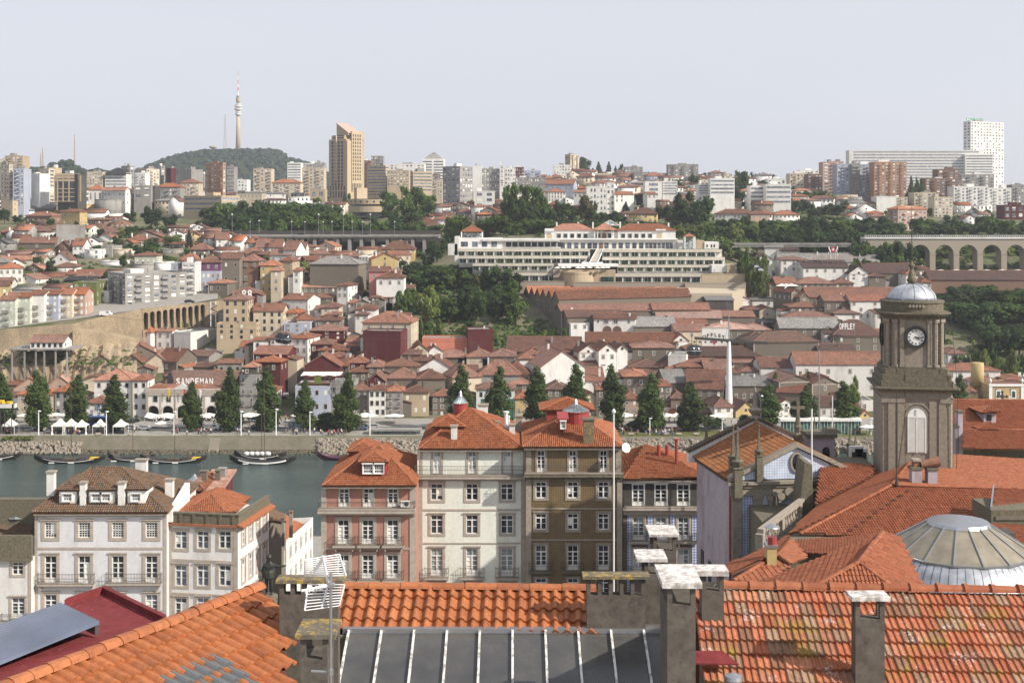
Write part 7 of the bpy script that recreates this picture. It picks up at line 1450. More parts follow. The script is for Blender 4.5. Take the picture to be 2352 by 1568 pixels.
def nwin(parent,x0,x1,z0,z1,style='w',T=None,sur=.22,cols_=2,rows_=4,glass='glass',surm='granite',surr=True):
 w,hh=(x1-x0)/2,(z1-z0)/2;q=MB();D=.24
 if surr:
  for a in((-w-sur,-w,-hh-sur,hh+sur),(w,w+sur,-hh-sur,hh+sur)):q.box(a[0],a[1],-.06,.0,a[2],a[3])
  q.box(-w,w,-.06,0,hh,hh+sur);q.box(-w,w,-.06,0,-hh-sur,-hh);q.box(-w-sur-.06,w+sur+.06,-.14,-.061,hh+sur-.1,hh+sur+.04);
 q.box(-w-.02,-w,0,D,-hh,hh);q.box(w,w+.02,0,D,-hh,hh);q.box(-w,w,0,D,hh,hh+.02);q.box(-w,w,0,D,-hh-.02,-hh)
 o=q.bd('window',MT[surm],parent,loc=((x0+x1)/2,0,(z0+z1)/2)if T is None else(T[0],T[1],(z0+z1)/2),rz=0 if T is None else T[2])
 q=MB();f=.085;y=.12
 q.box(-w,-w+f,y-.05,y+.03,-hh,hh);q.box(w-f,w,y-.05,y+.03,-hh,hh);q.box(-w+f,w-f,y-.05,y+.03,hh-f,hh);q.box(-w+f,w-f,y-.05,y+.03,-hh,-hh+f)
 tr=hh-(2*hh)*(.27 if style!='s' else 0)
 zt_=tr if style!='s' else hh-f
 if style in 'wd':
  q.box(-w+f,w-f,y-.06,y+.03,tr-.05,tr+.05);q.box(-.07,.07,y-.06,y+.03,-hh+f,tr-.05);n=2 if style=='w' else 3;zb_=-hh+f
  if style=='d':zb_=-hh+2*hh*.2;q.box(-w+f,w-f,y-.03,y+.02,-hh+f,zb_)
  for i in range(1,n+(0)):z=zb_+(tr-zb_)*i/n;q.box(-w+f,w-f,y-.035,y+.02,z-.022,z+.022)
  if cols_>2:
   for sx in(-1,1):q.box(sx*w*.5-.02,sx*w*.5+.02,y-.035,y+.02,zb_,tr)
  q.box(-.025,.025,y-.03,y+.02,tr+.05,hh-f)
 else:
  for i in range(1,cols_):x=-w+f+(2*w-2*f)*i/cols_;q.box(x-.022,x+.022,y-.03,y+.02,-hh+f,hh-f)
  for i in range(1,rows_):z=-hh+f+(2*hh-2*f)*i/rows_;q.box(-w+f,w-f,y-.03,y+.02,z-(.022 if i!=rows_//2 else.05),z+(.022 if i!=rows_//2 else.05))
 if random.random()<.4:c_=MB();s2_=random.choice((-1,1));k2=random.choice((0,.5));c_.box(min(0,s2_*w),max(0,s2_*w),y+.035,y+.045,-hh+2*hh*k2*.5,zt_);c_.bd('curtain',MT['canvas'],o)
 q.bd('sash',MT['white_paint'],o);q=MB();q.box(-w,w,y+.05,y+.07,-hh,hh);q.bd('pane',MT[glass],o)
 return o
def balcony(parent,x0,x1,z,dep=.55,hh=1.0,T=None,slab='granite',wave=True):
 q=MB();q.box(x0,x1,-dep,-.0,z-.16,z);q.box(x0+.08,x1-.08,-dep+.08,-.0,z-.28,z-.161)
 for x in(x0+.25,x1-.35):q.box(x,x+.15,-dep*.7,0,z-.55,z-.281)
 o=q.bd('balcony',MT[slab],parent);q=MB();r=.013;yy=-dep+.04
 for a in(z+hh,z+.08):q.box(x0+.02,x1-.02,yy-.02,yy+.02,a-.02,a+.02);q.box(x0+.02,x0+.06,yy,0,a-.02,a+.02);q.box(x1-.06,x1-.02,yy,0,a-.02,a+.02)
 n=max(4,int((x1-x0)/.16))
 for i in range(n+1):x=x0+.04+(x1-x0-.08)*i/n;q.tube((x,yy,z),(x+(.05 if wave and i%2 else 0),yy,z+hh),r,n=3)
 for i in range(1,4):y=yy*i/4;q.tube((x0+.04,y,z),(x0+.04,y,z+hh),r,n=3);q.tube((x1-.04,y,z),(x1-.04,y,z+hh),r,n=3)
 if wave:
  for i in range(n):x=x0+.04+(x1-x0-.08)*(i+.5)/n;q.tube((x-.06,yy,z+.5),(x+.06,yy,z+.62),r,n=3);q.tube((x+.06,yy,z+.5),(x-.06,yy,z+.62),r,n=3)
 q.bd('railing',MT['rail_iron'],o);return o
# tiles laid one by one
def tile_mesh(style,tw,tl,amp,q=None,O=None,ex=None,dn=None,nn=None,rj=0):
 own=q is None
 if own:q=MB();O=Vector((0,0,0));ex=Vector((1,0,0));dn=Vector((0,-1,0));nn=Vector((0,0,1))
 if style=='S':prof=[(0,0),(.12,.55),(.26,.95),(.4,.95),(.54,.55),(.66,0),(.82,-.22),(1,0)]
 elif style=='M':prof=[(0,.1),(.1,.9),(.2,.9),(.3,.1),(.5,-.1),(.6,.6),(.72,.6),(.85,-.1),(1,.1)]
 else:prof=[(0,0),(.22,.9),(.5,.9),(.72,0),(1,-.1)]
 lift=.045;th=.02
 up=[O+ex*(a*tw)+nn*(b_*amp-.005)for a,b_ in prof];lo=[O+ex*(a*tw)+dn*(tl*1.02)+nn*(b_*amp+lift)for a,b_ in prof];lb=[p-nn*(lift+.0)for p in lo]
 n=q.av(*up,*lo,*lb);k=len(prof)
 for i in range(k-1):
  q.f.append((n+i,n+k+i,n+k+i+1,n+i+1));q.m.append(0);q.t.append(q.tone);q.f.append((n+k+i,n+2*k+i,n+2*k+i+1,n+k+i+1));q.m.append(0);q.t.append(q.tone)
 return q
def inpoly(x,y,P_):
 c_=False;j=len(P_)-1
 for i in range(len(P_)):
  (xi,yi),(xj,yj)=P_[i],P_[j]
  if(yi>y)!=(yj>y)and x<(xj-xi)*(y-yi)/(yj-yi)+xi:c_=not c_
  j=i
 return c_
def slope(parent,pts,mat,tw=.22,tl=.33,style='s',amp=.06,nind=0,seed=0,name='roof_slope',under='under_tile',thick=.12):
 Mi=parent.matrix_basis.inverted()if parent else Matrix();pts=[Mi@Vector(p)for p in pts]
 nn=Vector((0,0,0))
 for i in range(len(pts)):a,b_=pts[i],pts[(i+1)%len(pts)];nn+=Vector(((a.y-b_.y)*(a.z+b_.z),(a.z-b_.z)*(a.x+b_.x),(a.x-b_.x)*(a.y+b_.y)))
 nn.normalize();nn=nn if nn.z>0 else-nn
 dn=(Vector((0,0,-1))+nn*nn.z).normalized();ex=nn.cross(dn)*-1;ex=dn.cross(nn)*-1
 ex=nn.cross(dn).normalized()
 if True:ex=-ex if ex.dot(Vector((1,0,0)))<0 else ex
 O=pts[0];L2=[((p-O).dot(ex),(p-O).dot(dn))for p in pts];amin,amax=min(p[0]for p in L2),max(p[0]for p in L2);bmin,bmax=min(p[1]for p in L2),max(p[1]for p in L2)
 q=MB();fl=[O+ex*a+dn*b_-nn*.03 for a,b_ in L2];q.face(fl);q.face([p-nn*thick for p in fl][::-1])
 for i in range(len(fl)):j=(i+1)%len(fl);q.face([fl[i],fl[j],fl[j]-nn*thick,fl[i]-nn*thick])
 ro=q.bd(name,MT[under],parent);rr=random.Random(seed+int(amax*10));cells=[]
 nr=int((bmax-bmin)/tl)+1;ncol=int((amax-amin)/tw)+1
 for r in range(nr):
  off=rr.uniform(-.02,.02)*tw
  for c_ in range(ncol):
   a=amin+c_*tw+off;b_=bmax-(r+1)*tl
   if inpoly(a+tw*.5,b_+tl*.5,L2):cells.append((a,b_))
 ind=[]
 if nind:
  cw=lambda ab:(O+ex*ab[0]+dn*ab[1]-Mi@Vector((0,0,CH))).length
  cells.sort(key=cw)
  def vis(ab):
   p=(parent.matrix_basis if parent else Matrix())@(O+ex*ab[0]+dn*ab[1]);u=CU+p.x*F/p.y;v=VH+(CH-p.z)*F/p.y;return-10<u<2362 and v<1580
  vs_=[c_ for c_ in cells if vis(c_)];ind=vs_[:nind];s_=set(ind);cells=[c_ for c_ in cells if c_ not in s_]
 me=tile_mesh(style,tw,tl,amp).mesh('roof_tile',MT[mat])if ind else None
 for(a,b_)in ind:
  p=O+ex*a+dn*b_+nn*.005;j=rr.uniform(-.012,.012);M=Matrix(((ex.x,-dn.x,nn.x,p.x),(ex.y,-dn.y,nn.y,p.y),(ex.z,-dn.z,nn.z,p.z),(0,0,0,1)))@Matrix.Rotation(j,4,'Z')@Matrix.Rotation(rr.uniform(-.012,.02),4,'X')
  o=ob('roof_tile',me,ro);o.matrix_basis=M
 if cells:
  q=MB()
  for(a,b_)in cells:
   q.tone=rr.random();tile_mesh(style,tw,tl,amp,q,O+ex*(a+rr.uniform(-.006,.006))+dn*b_+nn*(.005+rr.uniform(-.004,.006)),ex,dn,nn)
  tag(q.bd('roof_tiles',MT[mat],ro),kind='stuff')
 return ro
def ridge(parent,a,b_,mat,r=.13,step=.4,ind=False,lip=.02,name='ridge_tiles',collar=False):
 Mi=parent.matrix_basis.inverted()if parent else Matrix();a=Mi@Vector(a);b_=Mi@Vector(b_);n=max(1,int((b_-a).length/step));d=(b_-a)/n;up=Vector((0,0,1));s_=d.cross(up).normalized();up=s_.cross(d).normalized();rr=random.Random(int(a.x*77))
 q=MB();me=None;K=6
 def seg(q,p0,tone=.5):
  q.tone=tone
  for k in range(K):
   a0,a1=pi*k/K,pi*(k+1)/K;c0,c1=s_*cos(a0)+up*sin(a0)*.8,s_*cos(a1)+up*sin(a1)*.8;e=p0+d*1.03
   q.face([p0+c0*r,p0+c1*r,e+c1*(r*.88),e+c0*(r*.88)]);q.face([p0+c0*r,p0+c0*(r*.8),p0+c1*(r*.8),p0+c1*r])
   if collar:q.face([p0+c0*(r*1.22)-d*.04,p0+c1*(r*1.22)-d*.04,p0+c1*(r*1.15)+d*.13,p0+c0*(r*1.15)+d*.13]);q.face([p0+c0*(r*1.15)+d*.13,p0+c1*(r*1.15)+d*.13,p0+c1*(r*.9)+d*.14,p0+c0*(r*.9)+d*.14]);q.face([p0+c0*(r*1.22)-d*.04,p0+c0*r*.8-d*.04,p0+c1*r*.8-d*.04,p0+c1*(r*1.22)-d*.04])
 if ind:
  seg(q,Vector((0,0,0)));me=q.mesh('ridge_tile',MT[mat])
  for i in range(n):o=ob('ridge_tile',me,parent,a+d*i+up*rr.uniform(-.005,.008))
 else:
  for i in range(n):seg(q,a+d*i,rr.random())
  tag(q.bd(name,MT[mat],parent),kind='stuff')
def hipN(root,c,xl,xr,ye,Yf,dep,aL,aR,mat,tw=.22,tl=.35,style='s',ridges=True,back=True,yr_=None,amp=.06):
 L=PC(c,xl,ye,Yf);Rr=PC(c,xr,ye if yr_ is None else yr_,Yf);Rr.z=L.z;Lb=L+Vector((0,dep,0));Rb=Rr+Vector((0,dep,0));A,B_=PC(c,*aL),PC(c,*aR);B_.z=A.z;same=(A-B_).length<.3
 slope(root,[L,Rr,B_,A]if not same else[L,Rr,A],mat,tw,tl,style,amp);slope(root,[Lb,L,A],mat,tw,tl,style,amp,seed=2);slope(root,[Rr,Rb,B_],mat,tw,tl,style,amp,seed=3)
 if back:q=MB();Mi=root.matrix_basis.inverted();q.face([Mi@p for p in([Rb,Lb,A,B_]if not same else[Rb,Lb,A])]);q.bd('roof_back',MT['under_tile'],root)
 for a,b_ in((L,A),(Rr,B_),(Lb,A),(Rb,B_)):ridge(root,a,b_,mat,.13,.4)
 if not same:ridge(root,A,B_,mat,.13,.4)
 q=MB();Mi=root.matrix_basis.inverted();l=Mi@L;r=Mi@Rr;q.box(l.x+.15,r.x-.15,l.y+.15,l.y+dep-.15,l.z-.34,l.z-.17);q.bd('eave_cornice',MT['granite_old'],root)
 return L,Rr,A,B_
class Facade:
 def __init__(s,name,label,c,x0,x1,ytop,Y,z0,dep,wall,cat='building',rz=0,group=None):
  u0,v0=cc(c,x0,ytop);s.c=c;s.rz=R(rz);X=px(u0,Y);s.root=item(name,label,cat,(X,Y,z0),s.rz,group);s.root.matrix_basis;bpy.context.view_layer.update
  s.W=onpl(c,x1,ytop,s.root.location,s.rz)[0];s.H=zv(v0,Y)-z0;s.dep=dep;s.wall=wall;s.holes=[];s.lst=[]
 def L(s,x,y):return onpl(s.c,x,y,s.root.location,s.rz)
 def win(s,x0,x1,y0,y1,style='w',**k):
  a,z1=s.L(x0,y0);b_,_=s.L(x1,y0);z0=s.L((x0+x1)/2,y1)[1];s.holes.append((a,b_,z0,z1));s.lst.append((a,b_,z0,z1,style,k))
 def done(s,side_holes=()):
  q=MB();hwall(q,0,s.W,0,s.H,s.holes);q.face([(0,s.dep,0),(0,0,0),(0,0,s.H),(0,s.dep,s.H)]);holes_=[(h_[0],h_[1],h_[2],h_[3])for h_ in side_holes]
  q2=MB();hwall(q2,0,s.dep,0,s.H,holes_)
  for f_,vv in((q2 .f,q2 .v),):
   n=len(q.v);q.v+=[(s.W,v_[0],v_[2])for v_ in vv];q.f+=[tuple(n+i for i in f)for f in f_];q.m+=q2 .m;q.t+=q2 .t
  q.face([(s.W,s.dep,0),(0,s.dep,0),(0,s.dep,s.H),(s.W,s.dep,s.H)]);q.face([(0,0,s.H),(s.W,0,s.H),(s.W,s.dep,s.H),(0,s.dep,s.H)]);q.bd('wall',MT[s.wall],s.root)
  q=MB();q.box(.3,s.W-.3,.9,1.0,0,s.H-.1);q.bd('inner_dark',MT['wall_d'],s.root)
  for a,b_,z0,z1,st,k in s.lst:nwin(s.root,a,b_,z0,z1,st,**k)
  for h_ in side_holes:nwin(s.root,h_[0],h_[1],h_[2],h_[3],'w',T=(s.W,(h_[0]+h_[1])/2,R(90)))
 def band(s,x0,x1,y0,y1,mat='granite',pro=.06,name='string_course'):
  a,z1=s.L(x0,y0);b_,_=s.L(x1,y0);z0=s.L(x0,y1)[1];q=MB();q.box(a,b_,-pro,-.001,z0,z1);return q.bd(name,MT[mat],s.root)
 def balc(s,x0,x1,yrail,yslab,dep=.55,**k):
  a,z1=s.L(x0,yrail);b_,_=s.L(x1,yrail);z0=s.L(x0,yslab)[1]
  return balcony(s.root,a,b_,z0+.12,dep,z1-z0-.12,**k)
def nchim(root,c,x0,x1,y0,y1,Y,mat='wall_w',cap='granite_old',dep=.7,taper=0,capo=.1):
 Mi=root.matrix_basis.inverted()if root else Matrix();A=Mi@PC(c,x0,y1,Y);B_=Mi@PC(c,x1,y0,Y);q=MB();q.box(A.x,B_.x,A.y,A.y+dep,A.z-.8,B_.z-.18);o=q.bd('chimney',MT[mat],root);q=MB();q.box(A.x-capo,B_.x+capo,A.y-capo,A.y+dep+capo,B_.z-.17,B_.z);q.bd('chimney_cap',MT[cap],o);return o
for k in('p','w','l','g','c','s'):pass
wallm('facade_pink',(.45,.23,.18),.3,(.20,.12,.10),.5);wallm('facade_mint',(.78,.80,.72),.16,(.3,.3,.25),.5);wallm('facade_white',(.66,.66,.68),.25,(.30,.27,.24),.5);wallm('facade_bright',(.74,.73,.71),.25,(.3,.28,.25),.5);wallm('facade_lilac',(.44,.39,.43),.45,(.22,.16,.14),.6)
# white house with mossy roof (A)
f=Facade('town_house','grey-white town house with dark mossy tiled roof, three dormers and iron balconies','N1',238,1140,405,130,21,12,'facade_white')
for x0,x1 in((305,388),(535,618),(765,848),(995,1078)):
 f.win(x0,x1,470,575,'s',cols_=4,rows_=6,sur=.3);f.win(x0,x1,698,885,'d',sur=.3);f.win(x0,x1,962,1120,'d',glass='glass_blue',sur=.3)
f.done();f.band(238,1140,640,655);f.band(238,1140,405,425,pro=.25,name='cornice');f.band(238,258,426,1400,pro=.05,name='quoin');f.band(1118,1140,426,1400,pro=.05,name='quoin')
f.balc(266,653,815,893,.6);f.balc(730,1110,812,888,.6);f.balc(990,1112,1070,1120,.5)
ro=f.root;hipN(ro,'N1',213,1148,402,129.4,13.5,(625,92,136),(832,92,136),'tile_moss',.24,.4,'S',amp=.08)
for x0,x1,yw0,yw1,ax,ay,e0,e1 in((405,522,262,338,470,178,380,545),(607,785,262,338,703,160,598,795),(872,992,258,332,935,172,858,1012)):
 Yd=130.6;Mi=ro.matrix_basis.inverted();A=Mi@PC('N1',x0,yw1,Yd);B_=Mi@PC('N1',x1,yw0-12,Yd);q=MB();q.box(A.x,B_.x,A.y,A.y+3,A.z-.4,B_.z);dm=q.bd('dormer',MT['facade_bright'],ro)
 L,Rr,T=PC('N1',e0,yw0-12,Yd-.3),PC('N1',e1,yw0-12,Yd-.3),PC('N1',ax,ay,Yd+1.2);Tb=T+Vector((0,3.2,0));Lb,Rb=L+Vector((0,4,0)),Rr+Vector((0,4,0));slope(ro,[L,Rr,T],'tile_moss',.2,.3,'s');slope(ro,[Lb,L,T,Tb],'tile_moss',.2,.3,'s');slope(ro,[Rr,Rb,Tb,T],'tile_moss',.2,.3,'s')
 for a,b_ in((L,T),(Rr,T),(T,Tb)):ridge(ro,a,b_,'tile_moss',.1,.35)
 n_=2 if x1-x0>150 else 1;xs=[(630,692),(696,757)]if n_==2 else[((x0+x1)/2-31,(x0+x1)/2+31)]
 for a,b_ in xs:wl_=Mi@PC('N1',a,322,Yd-.05);wr=Mi@PC('N1',b_,270,Yd-.05);o=nwin(ro,wl_.x,wr.x,wl_.z,wr.z,'s',cols_=3,rows_=4,sur=.08,surm='white_paint',T=((wl_.x+wr.x)/2,wl_.y-.2,0))
for a in((318,368,122,235,131.5),(925,1000,40,165,138),(1128,1180,175,270,134),(545,582,195,330,130.3),(806,850,195,328,130.3)):nchim(ro,'N1',a[0],a[1],a[2],a[3],a[4],'facade_bright')
q=MB();Mi=ro.matrix_basis.inverted();a=Mi@PC('N1',1145,400,130.5);q.prism([(a.x,a.y,a.z-1),(a.x,a.y,a.z+.1),(a.x,a.y+7,a.z+1.5),(a.x,a.y+7,a.z-1)],(.5,0,0));q.bd('firewall',MT['facade_bright'],ro)
# white corner house (B)
f=Facade('corner_house','bright white corner house with stone corner strips, low parapet and orange hipped roof','N1',1140,1627,470,131,21,9,'facade_bright',rz=-9)
for x0,x1 in((1197,1278),(1347,1428),(1497,1580)):
 f.win(x0,x1,528,650,'w',glass='glass_blue',sur=.24);f.win(x0,x1,760,905,'w',glass='glass_blue',sur=.24);f.win(x0,x1,982,1120,'w',glass='glass_blue',sur=.24)
sh=[]
for i in range(4):
 for(y0,y1)in((528,650),(745,905),(975,1120)):z1=f.L(1600,y0)[1];z0=f.L(1600,y1)[1];sh.append((1.0+i*2.1,2.0+i*2.1,z0,z1))
f.done(sh)
for y in((715,730),(945,958)):f.band(1140,1627,*y)
f.band(1140,1175,480,1400,pro=.07,name='quoin');f.band(1598,1627,480,1400,pro=.07,name='quoin');f.band(1140,1627,470,484,'tile_house',.35,'tile_eave');ro=f.root
Wf,Hf=f.W,f.H;q=MB();q.box(-.1,Wf+.1,-.1,.2,Hf,Hf+.95);q.box(Wf-.2,Wf+.1,.2,9,Hf,Hf+.95)
for i in range(6):q.box(i*Wf/5.4,i*Wf/5.4+.3,-.18,-.1,Hf,Hf+1.0)
q.box(-.2,Wf+.2,-.2,.3,Hf+.96,Hf+1.1);q.box(Wf-.3,Wf+.2,.3,9,Hf+.96,Hf+1.1);q.bd('parapet',MT['moss_stone'],ro)
q=MB();q.prism([(Wf,-.3,Hf+.0),(Wf+.7,-.3,Hf-.25),(Wf+.7,-.3,Hf-.1),(Wf,-.3,Hf+.15)],(0,9.6,0));q.bd('side_eave',MT['tile_house'],ro)
pA,pB,pC_,pD,pE,pF=PC('N1',1230,402,132),PC('N1',1548,402,132.4),PC('N1',1440,280,136.5),PC('N1',1500,232,139.5),PC('N1',1715,305,140),PC('N1',1622,400,134)
slope(ro,[pA,pB,pC_],'tile_house',.22,.33);slope(ro,[pB,pF,pE,pD,pC_],'tile_house',.22,.33);slope(ro,[pA,pC_,pD,PC('N1',1290,300,141)],'tile_house',.22,.33)
for a,b_ in((pA,pC_),(pB,pC_),(pC_,pD)):ridge(ro,a,b_,'tile_house')
house('N1',1285,1370,330,250,165,'h','r','o',1,1,7,Y=146,win='n',label='small red attic with orange roof and grey skylight cone behind the white corner house');house('N1',1372,1500,330,262,235,'s','r','p',0,0,7,Y=147,label='sloping pinkish roof with burgundy edge behind the white corner house',ch=1)
rt=item('skylight_cone','ribbed metal skylight cone behind the white corner house','skylight',PC('N1',1330,190,148));MB().lathe([(.95,0),(.5,.35),(.15,.7),(.1,.8)],0,0,12).bd('cone',MT['steel'],rt)
house('N1',1640,1795,1000,500,440,'e','s','d',6,2,sd=140,rot=-30,Y=152,win='w',label='tall rough stone house with mossy roof in the shaded lane above the river',ch=0)
def side_house(label,n,f,roof,wallm_,tile_,cols_,rows_):
 A,B_=PC('N1',*n),PC('N1',*f);rt=item('riverside_house',label,'house',Vector((A.x,A.y,A.z-22)));Mi=Matrix.Translation(-rt.location);a,b_=Mi@A,Mi@B_;C1,D1=Mi@PC('N1',*roof[0]),Mi@PC('N1',*roof[1]);q=MB()
 dn=Vector((0,0,-26));w_=Vector((-7,-1.5,0));q.face([a+dn,b_+dn,b_,a]);q.face([a+w_+dn,a+dn,a,a+w_]);q.face([b_+dn,b_+w_+dn,b_+w_,b_]);q.bd('wall',MT[wallm_],rt)
 slope(rt,[A,B_,PC('N1',*roof[1]),PC('N1',*roof[0])],tile_,.26,.4,'s');L_=(b_-a).length;an=math.atan2(b_.y-a.y,b_.x-a.x)
 for i in range(cols_):
  for j in range(rows_):p=a.lerp(b_,(i+.5)/cols_);window(rt,'w',p.x,p.y,p.z-2.2-j*3.4,an,.85,.95)
side_house('tall rough stone house with mossy roof beside the shaded lane',(1800,520,150),(1955,408,172),((1765,470,155),(1785,350,178)),'wall_s','tile_moss',5,5)
side_house('white riverside house with long orange roof and rows of small windows',(1930,615,186),(2140,434,206),((1938,500,190),(1800,350,208)),'facade_bright','tile_house',6,4)
for i,(x,y0,y1)in enumerate(((1934,445,575),(1990,400,515))):rt=item('chimney_stack',['shorter','taller'][i]+' slim chimney on the orange roof of the white riverside house','chimney',PC('N1',x,y1,157+i));MB().box(-.2,.2,-.2,.2,-1,(y1-y0)/2.977*158/F).bd('shaft',MT['granite_old'],rt);MB().box(-.28,.28,-.28,.28,(y1-y0)/2.977*158/F,(y1-y0)/2.977*158/F+.15).bd('cap',MT['ridge'],rt)
f=Facade('town_house','white house cut by the left edge with stone parapet and dark red tiled roof','N1',-260,214,715,129,21,12,'facade_bright')
f.win(83,160,742,828,'w',sur=.22);f.win(80,170,985,1122,'d',glass='glass_blue',sur=.22);f.win(-120,-40,742,828,'w');f.win(-120,-40,985,1122,'d');f.done();f.balc(15,190,1090,1150,.5);ro=f.root;q=MB();q.box(-.1,f.W+.1,-.25,.1,f.H,f.H+2.3);q.box(-.1,f.W+.1,-.45,.15,f.H-.2,f.H+.05);q.bd('parapet',MT['moss_stone'],ro);f.band(195,214,715,1300,'granite',.05,'quoin')
slope(ro,[PC('N1',-260,655,129.6),PC('N1',214,655,129.6),PC('N1',214,500,137),PC('N1',0,480,137),PC('N1',-260,560,135)],'tile_moss',.22,.33)
q=MB();a=ro.matrix_basis.inverted()@PC('N1',-200,500,138);q.box(a.x,a.x+19,a.y,a.y+1,a.z-3,a.z+2.9);q.bd('rear_wall',MT['moss_stone'],ro)
rt=item('skylight_cone','ribbed glass skylight cone above the left edge house','skylight',PC('N1',130,432,139));q=MB();q.lathe([(1.25,0),(.5,.7),(.15,1.1),(.12,1.2)],0,0,12);q.bd('cone',MT['glass_pale'],rt);q=MB()
for i in range(12):a=2*pi*i/12;q.tube((1.27*cos(a),1.27*sin(a),.02),(.17*cos(a),.17*sin(a),1.1),.03,n=4)
q.bd('rib',MT['steel'],rt)
# pink house
f=Facade('town_house','salmon pink house with granite strips, white french windows and orange roof with red dormer','N2',100,748,698,132,24,13,'facade_pink')
for x0,x1 in((222,290),(388,458),(556,625)):f.win(x0,x1,713,835,'d',sur=.12,cols_=2)
for x0,x1 in((213,290),(380,458),(549,628)):f.win(x0,x1,926,1090,'d',sur=.28);f.win(x0,x1,1166,1325,'d',sur=.28);f.win(x0,x1,1400,1560,'d',sur=.28)
f.done()
for x0,x1 in((100,135),(705,748)):f.band(x0,x1,700,1900,pro=.1,name='pilaster')
f.band(80,748,845,875,pro=.7,name='cornice');f.band(80,748,876,892,pro=.3,name='cornice');f.band(650,708,893,1900,'facade_pink',.02,'panel')
f.band(135,708,1115,1130,pro=.08);f.band(135,708,1350,1366,pro=.08)
f.balc(84,745,793,848,.75,slab='granite')
for y0,y1 in((1035,1105),(1270,1342)):
 for x0,x1 in((180,335),(347,502),(518,668)):f.balc(x0,x1,y0,y1,.6)
ro=f.root;L,Rr,A,B_=hipN(ro,'N2',103,752,692,131.1,15,(470,425,137.5),(500,425,137.5),'tile_house',.22,.33,'M')
def attic(ro,c,x0,x1,ywt,ywb,Y,dep,ex0,ex1,ya,wallm_,tilem_,wins=(),Yback=1.5):
 Mi=ro.matrix_basis.inverted();A=Mi@PC(c,x0,ywb,Y);B_=Mi@PC(c,x1,ywt,Y);q=MB();q.box(A.x,B_.x,A.y,A.y+dep,A.z-.6,B_.z);q.bd('dormer_wall',MT[wallm_],ro)
 L=PC(c,ex0,ywt,Y-.35);Rr=PC(c,ex1,ywt,Y-.35);Lb,Rb=L+Vector((0,dep+.6,0)),Rr+Vector((0,dep+.6,0));T=PC(c,(ex0+ex1)/2,ya,Y+Yback);Tb=T+Vector((0,max(.1,dep-2*Yback+.6),0))
 slope(ro,[L,Rr,T],tilem_,.22,.33,'M');slope(ro,[Lb,L,T,Tb],tilem_,.22,.33,'M');slope(ro,[Rr,Rb,Tb,T],tilem_,.22,.33,'M');slope(ro,[Rb,Lb,Tb],tilem_,.22,.33,'M')
 for a,b_ in((L,T),(Rr,T),(T,Tb)):ridge(ro,a,b_,tilem_,.11,.35)
 for(a,b_,y0,y1)in wins:l=Mi@PC(c,a,y1,Y-.02);r=Mi@PC(c,b_,y0,Y-.02);nwin(ro,l.x,r.x,l.z,r.z,'s',T=((l.x+r.x)/2,l.y-.2,0),cols_=4,rows_=3,sur=.05,surm='white_paint')
attic(ro,'N2',376,545,532,652,132.6,4.5,350,562,460,'copper_red','tile_house',((386,455,540,608),(461,528,540,608)),1.7)
attic(ro,'N2',287,465,462,535,140.5,5,272,482,392,'copper_red','tile_house',(),1.6)
slope(ro,[PC('N2',470,560,134.5),PC('N2',745,640,134.5),PC('N2',735,520,142),PC('N2',545,392,146),PC('N2',470,425,138)],'tile_house',.22,.33,'M');ridge(ro,PC('N2',545,392,146),PC('N2',735,520,142),'tile_house')
rt=item('air_conditioner','white air conditioning box on the top balcony of the pink house','air conditioner',PC('N2',675,835,131.6));MB().box(-.45,.45,-.3,0,0,.6).bd('case',MT['white_paint'],rt);q=MB();q.tube((0.12,-.31,.3),(.12,-.3,.3),.24,n=12);q.bd('fan_grille',MT['iron'],rt)
# mint white house
f=Facade('town_house','tall pale mint house with orange hipped roof, centre of near row','N2',756,1500,444,136,22,14,'facade_mint')
for x0,x1 in((864,920),(1104,1160),(1343,1398)):f.win(x0,x1,455,608,'d',sur=.2,glass='glass_pale')
for x0,x1 in((848,932),(1090,1172),(1328,1412)):
 f.win(x0,x1,680,793,'w',sur=.24);f.win(x0,x1,894,1022,'w',sur=.24);f.win(x0,x1,1122,1310,'d',sur=.24,glass='glass_pale');f.win(x0,x1,1366,1500,'w',sur=.24)
f.done();f.band(735,1492,620,640,pro=.7,name='cornice');f.band(756,1490,641,655,pro=.35,name='cornice');f.band(790,1465,852,864);f.band(790,1465,1081,1091);f.band(756,792,656,1900,pro=.08,name='pilaster');f.band(1465,1500,656,1900,pro=.08,name='pilaster');f.band(775,793,446,619,pro=.05,name='pilaster');f.band(1478,1498,446,619,pro=.05,name='pilaster')
f.balc(740,1482,553,622,.7)
for x0,x1 in((808,972),(1048,1215),(1290,1450)):f.balc(x0,x1,1250,1325,.55)
ro=f.root;hipN(ro,'N2',765,1492,440,135.2,15,(1095,165,142),(1125,165,142),'tile_house',.22,.33,'M')
attic(ro,'N2',872,1075,292,330,138.5,4,850,1085,215,'copper_red','tile_house',(),1.6)
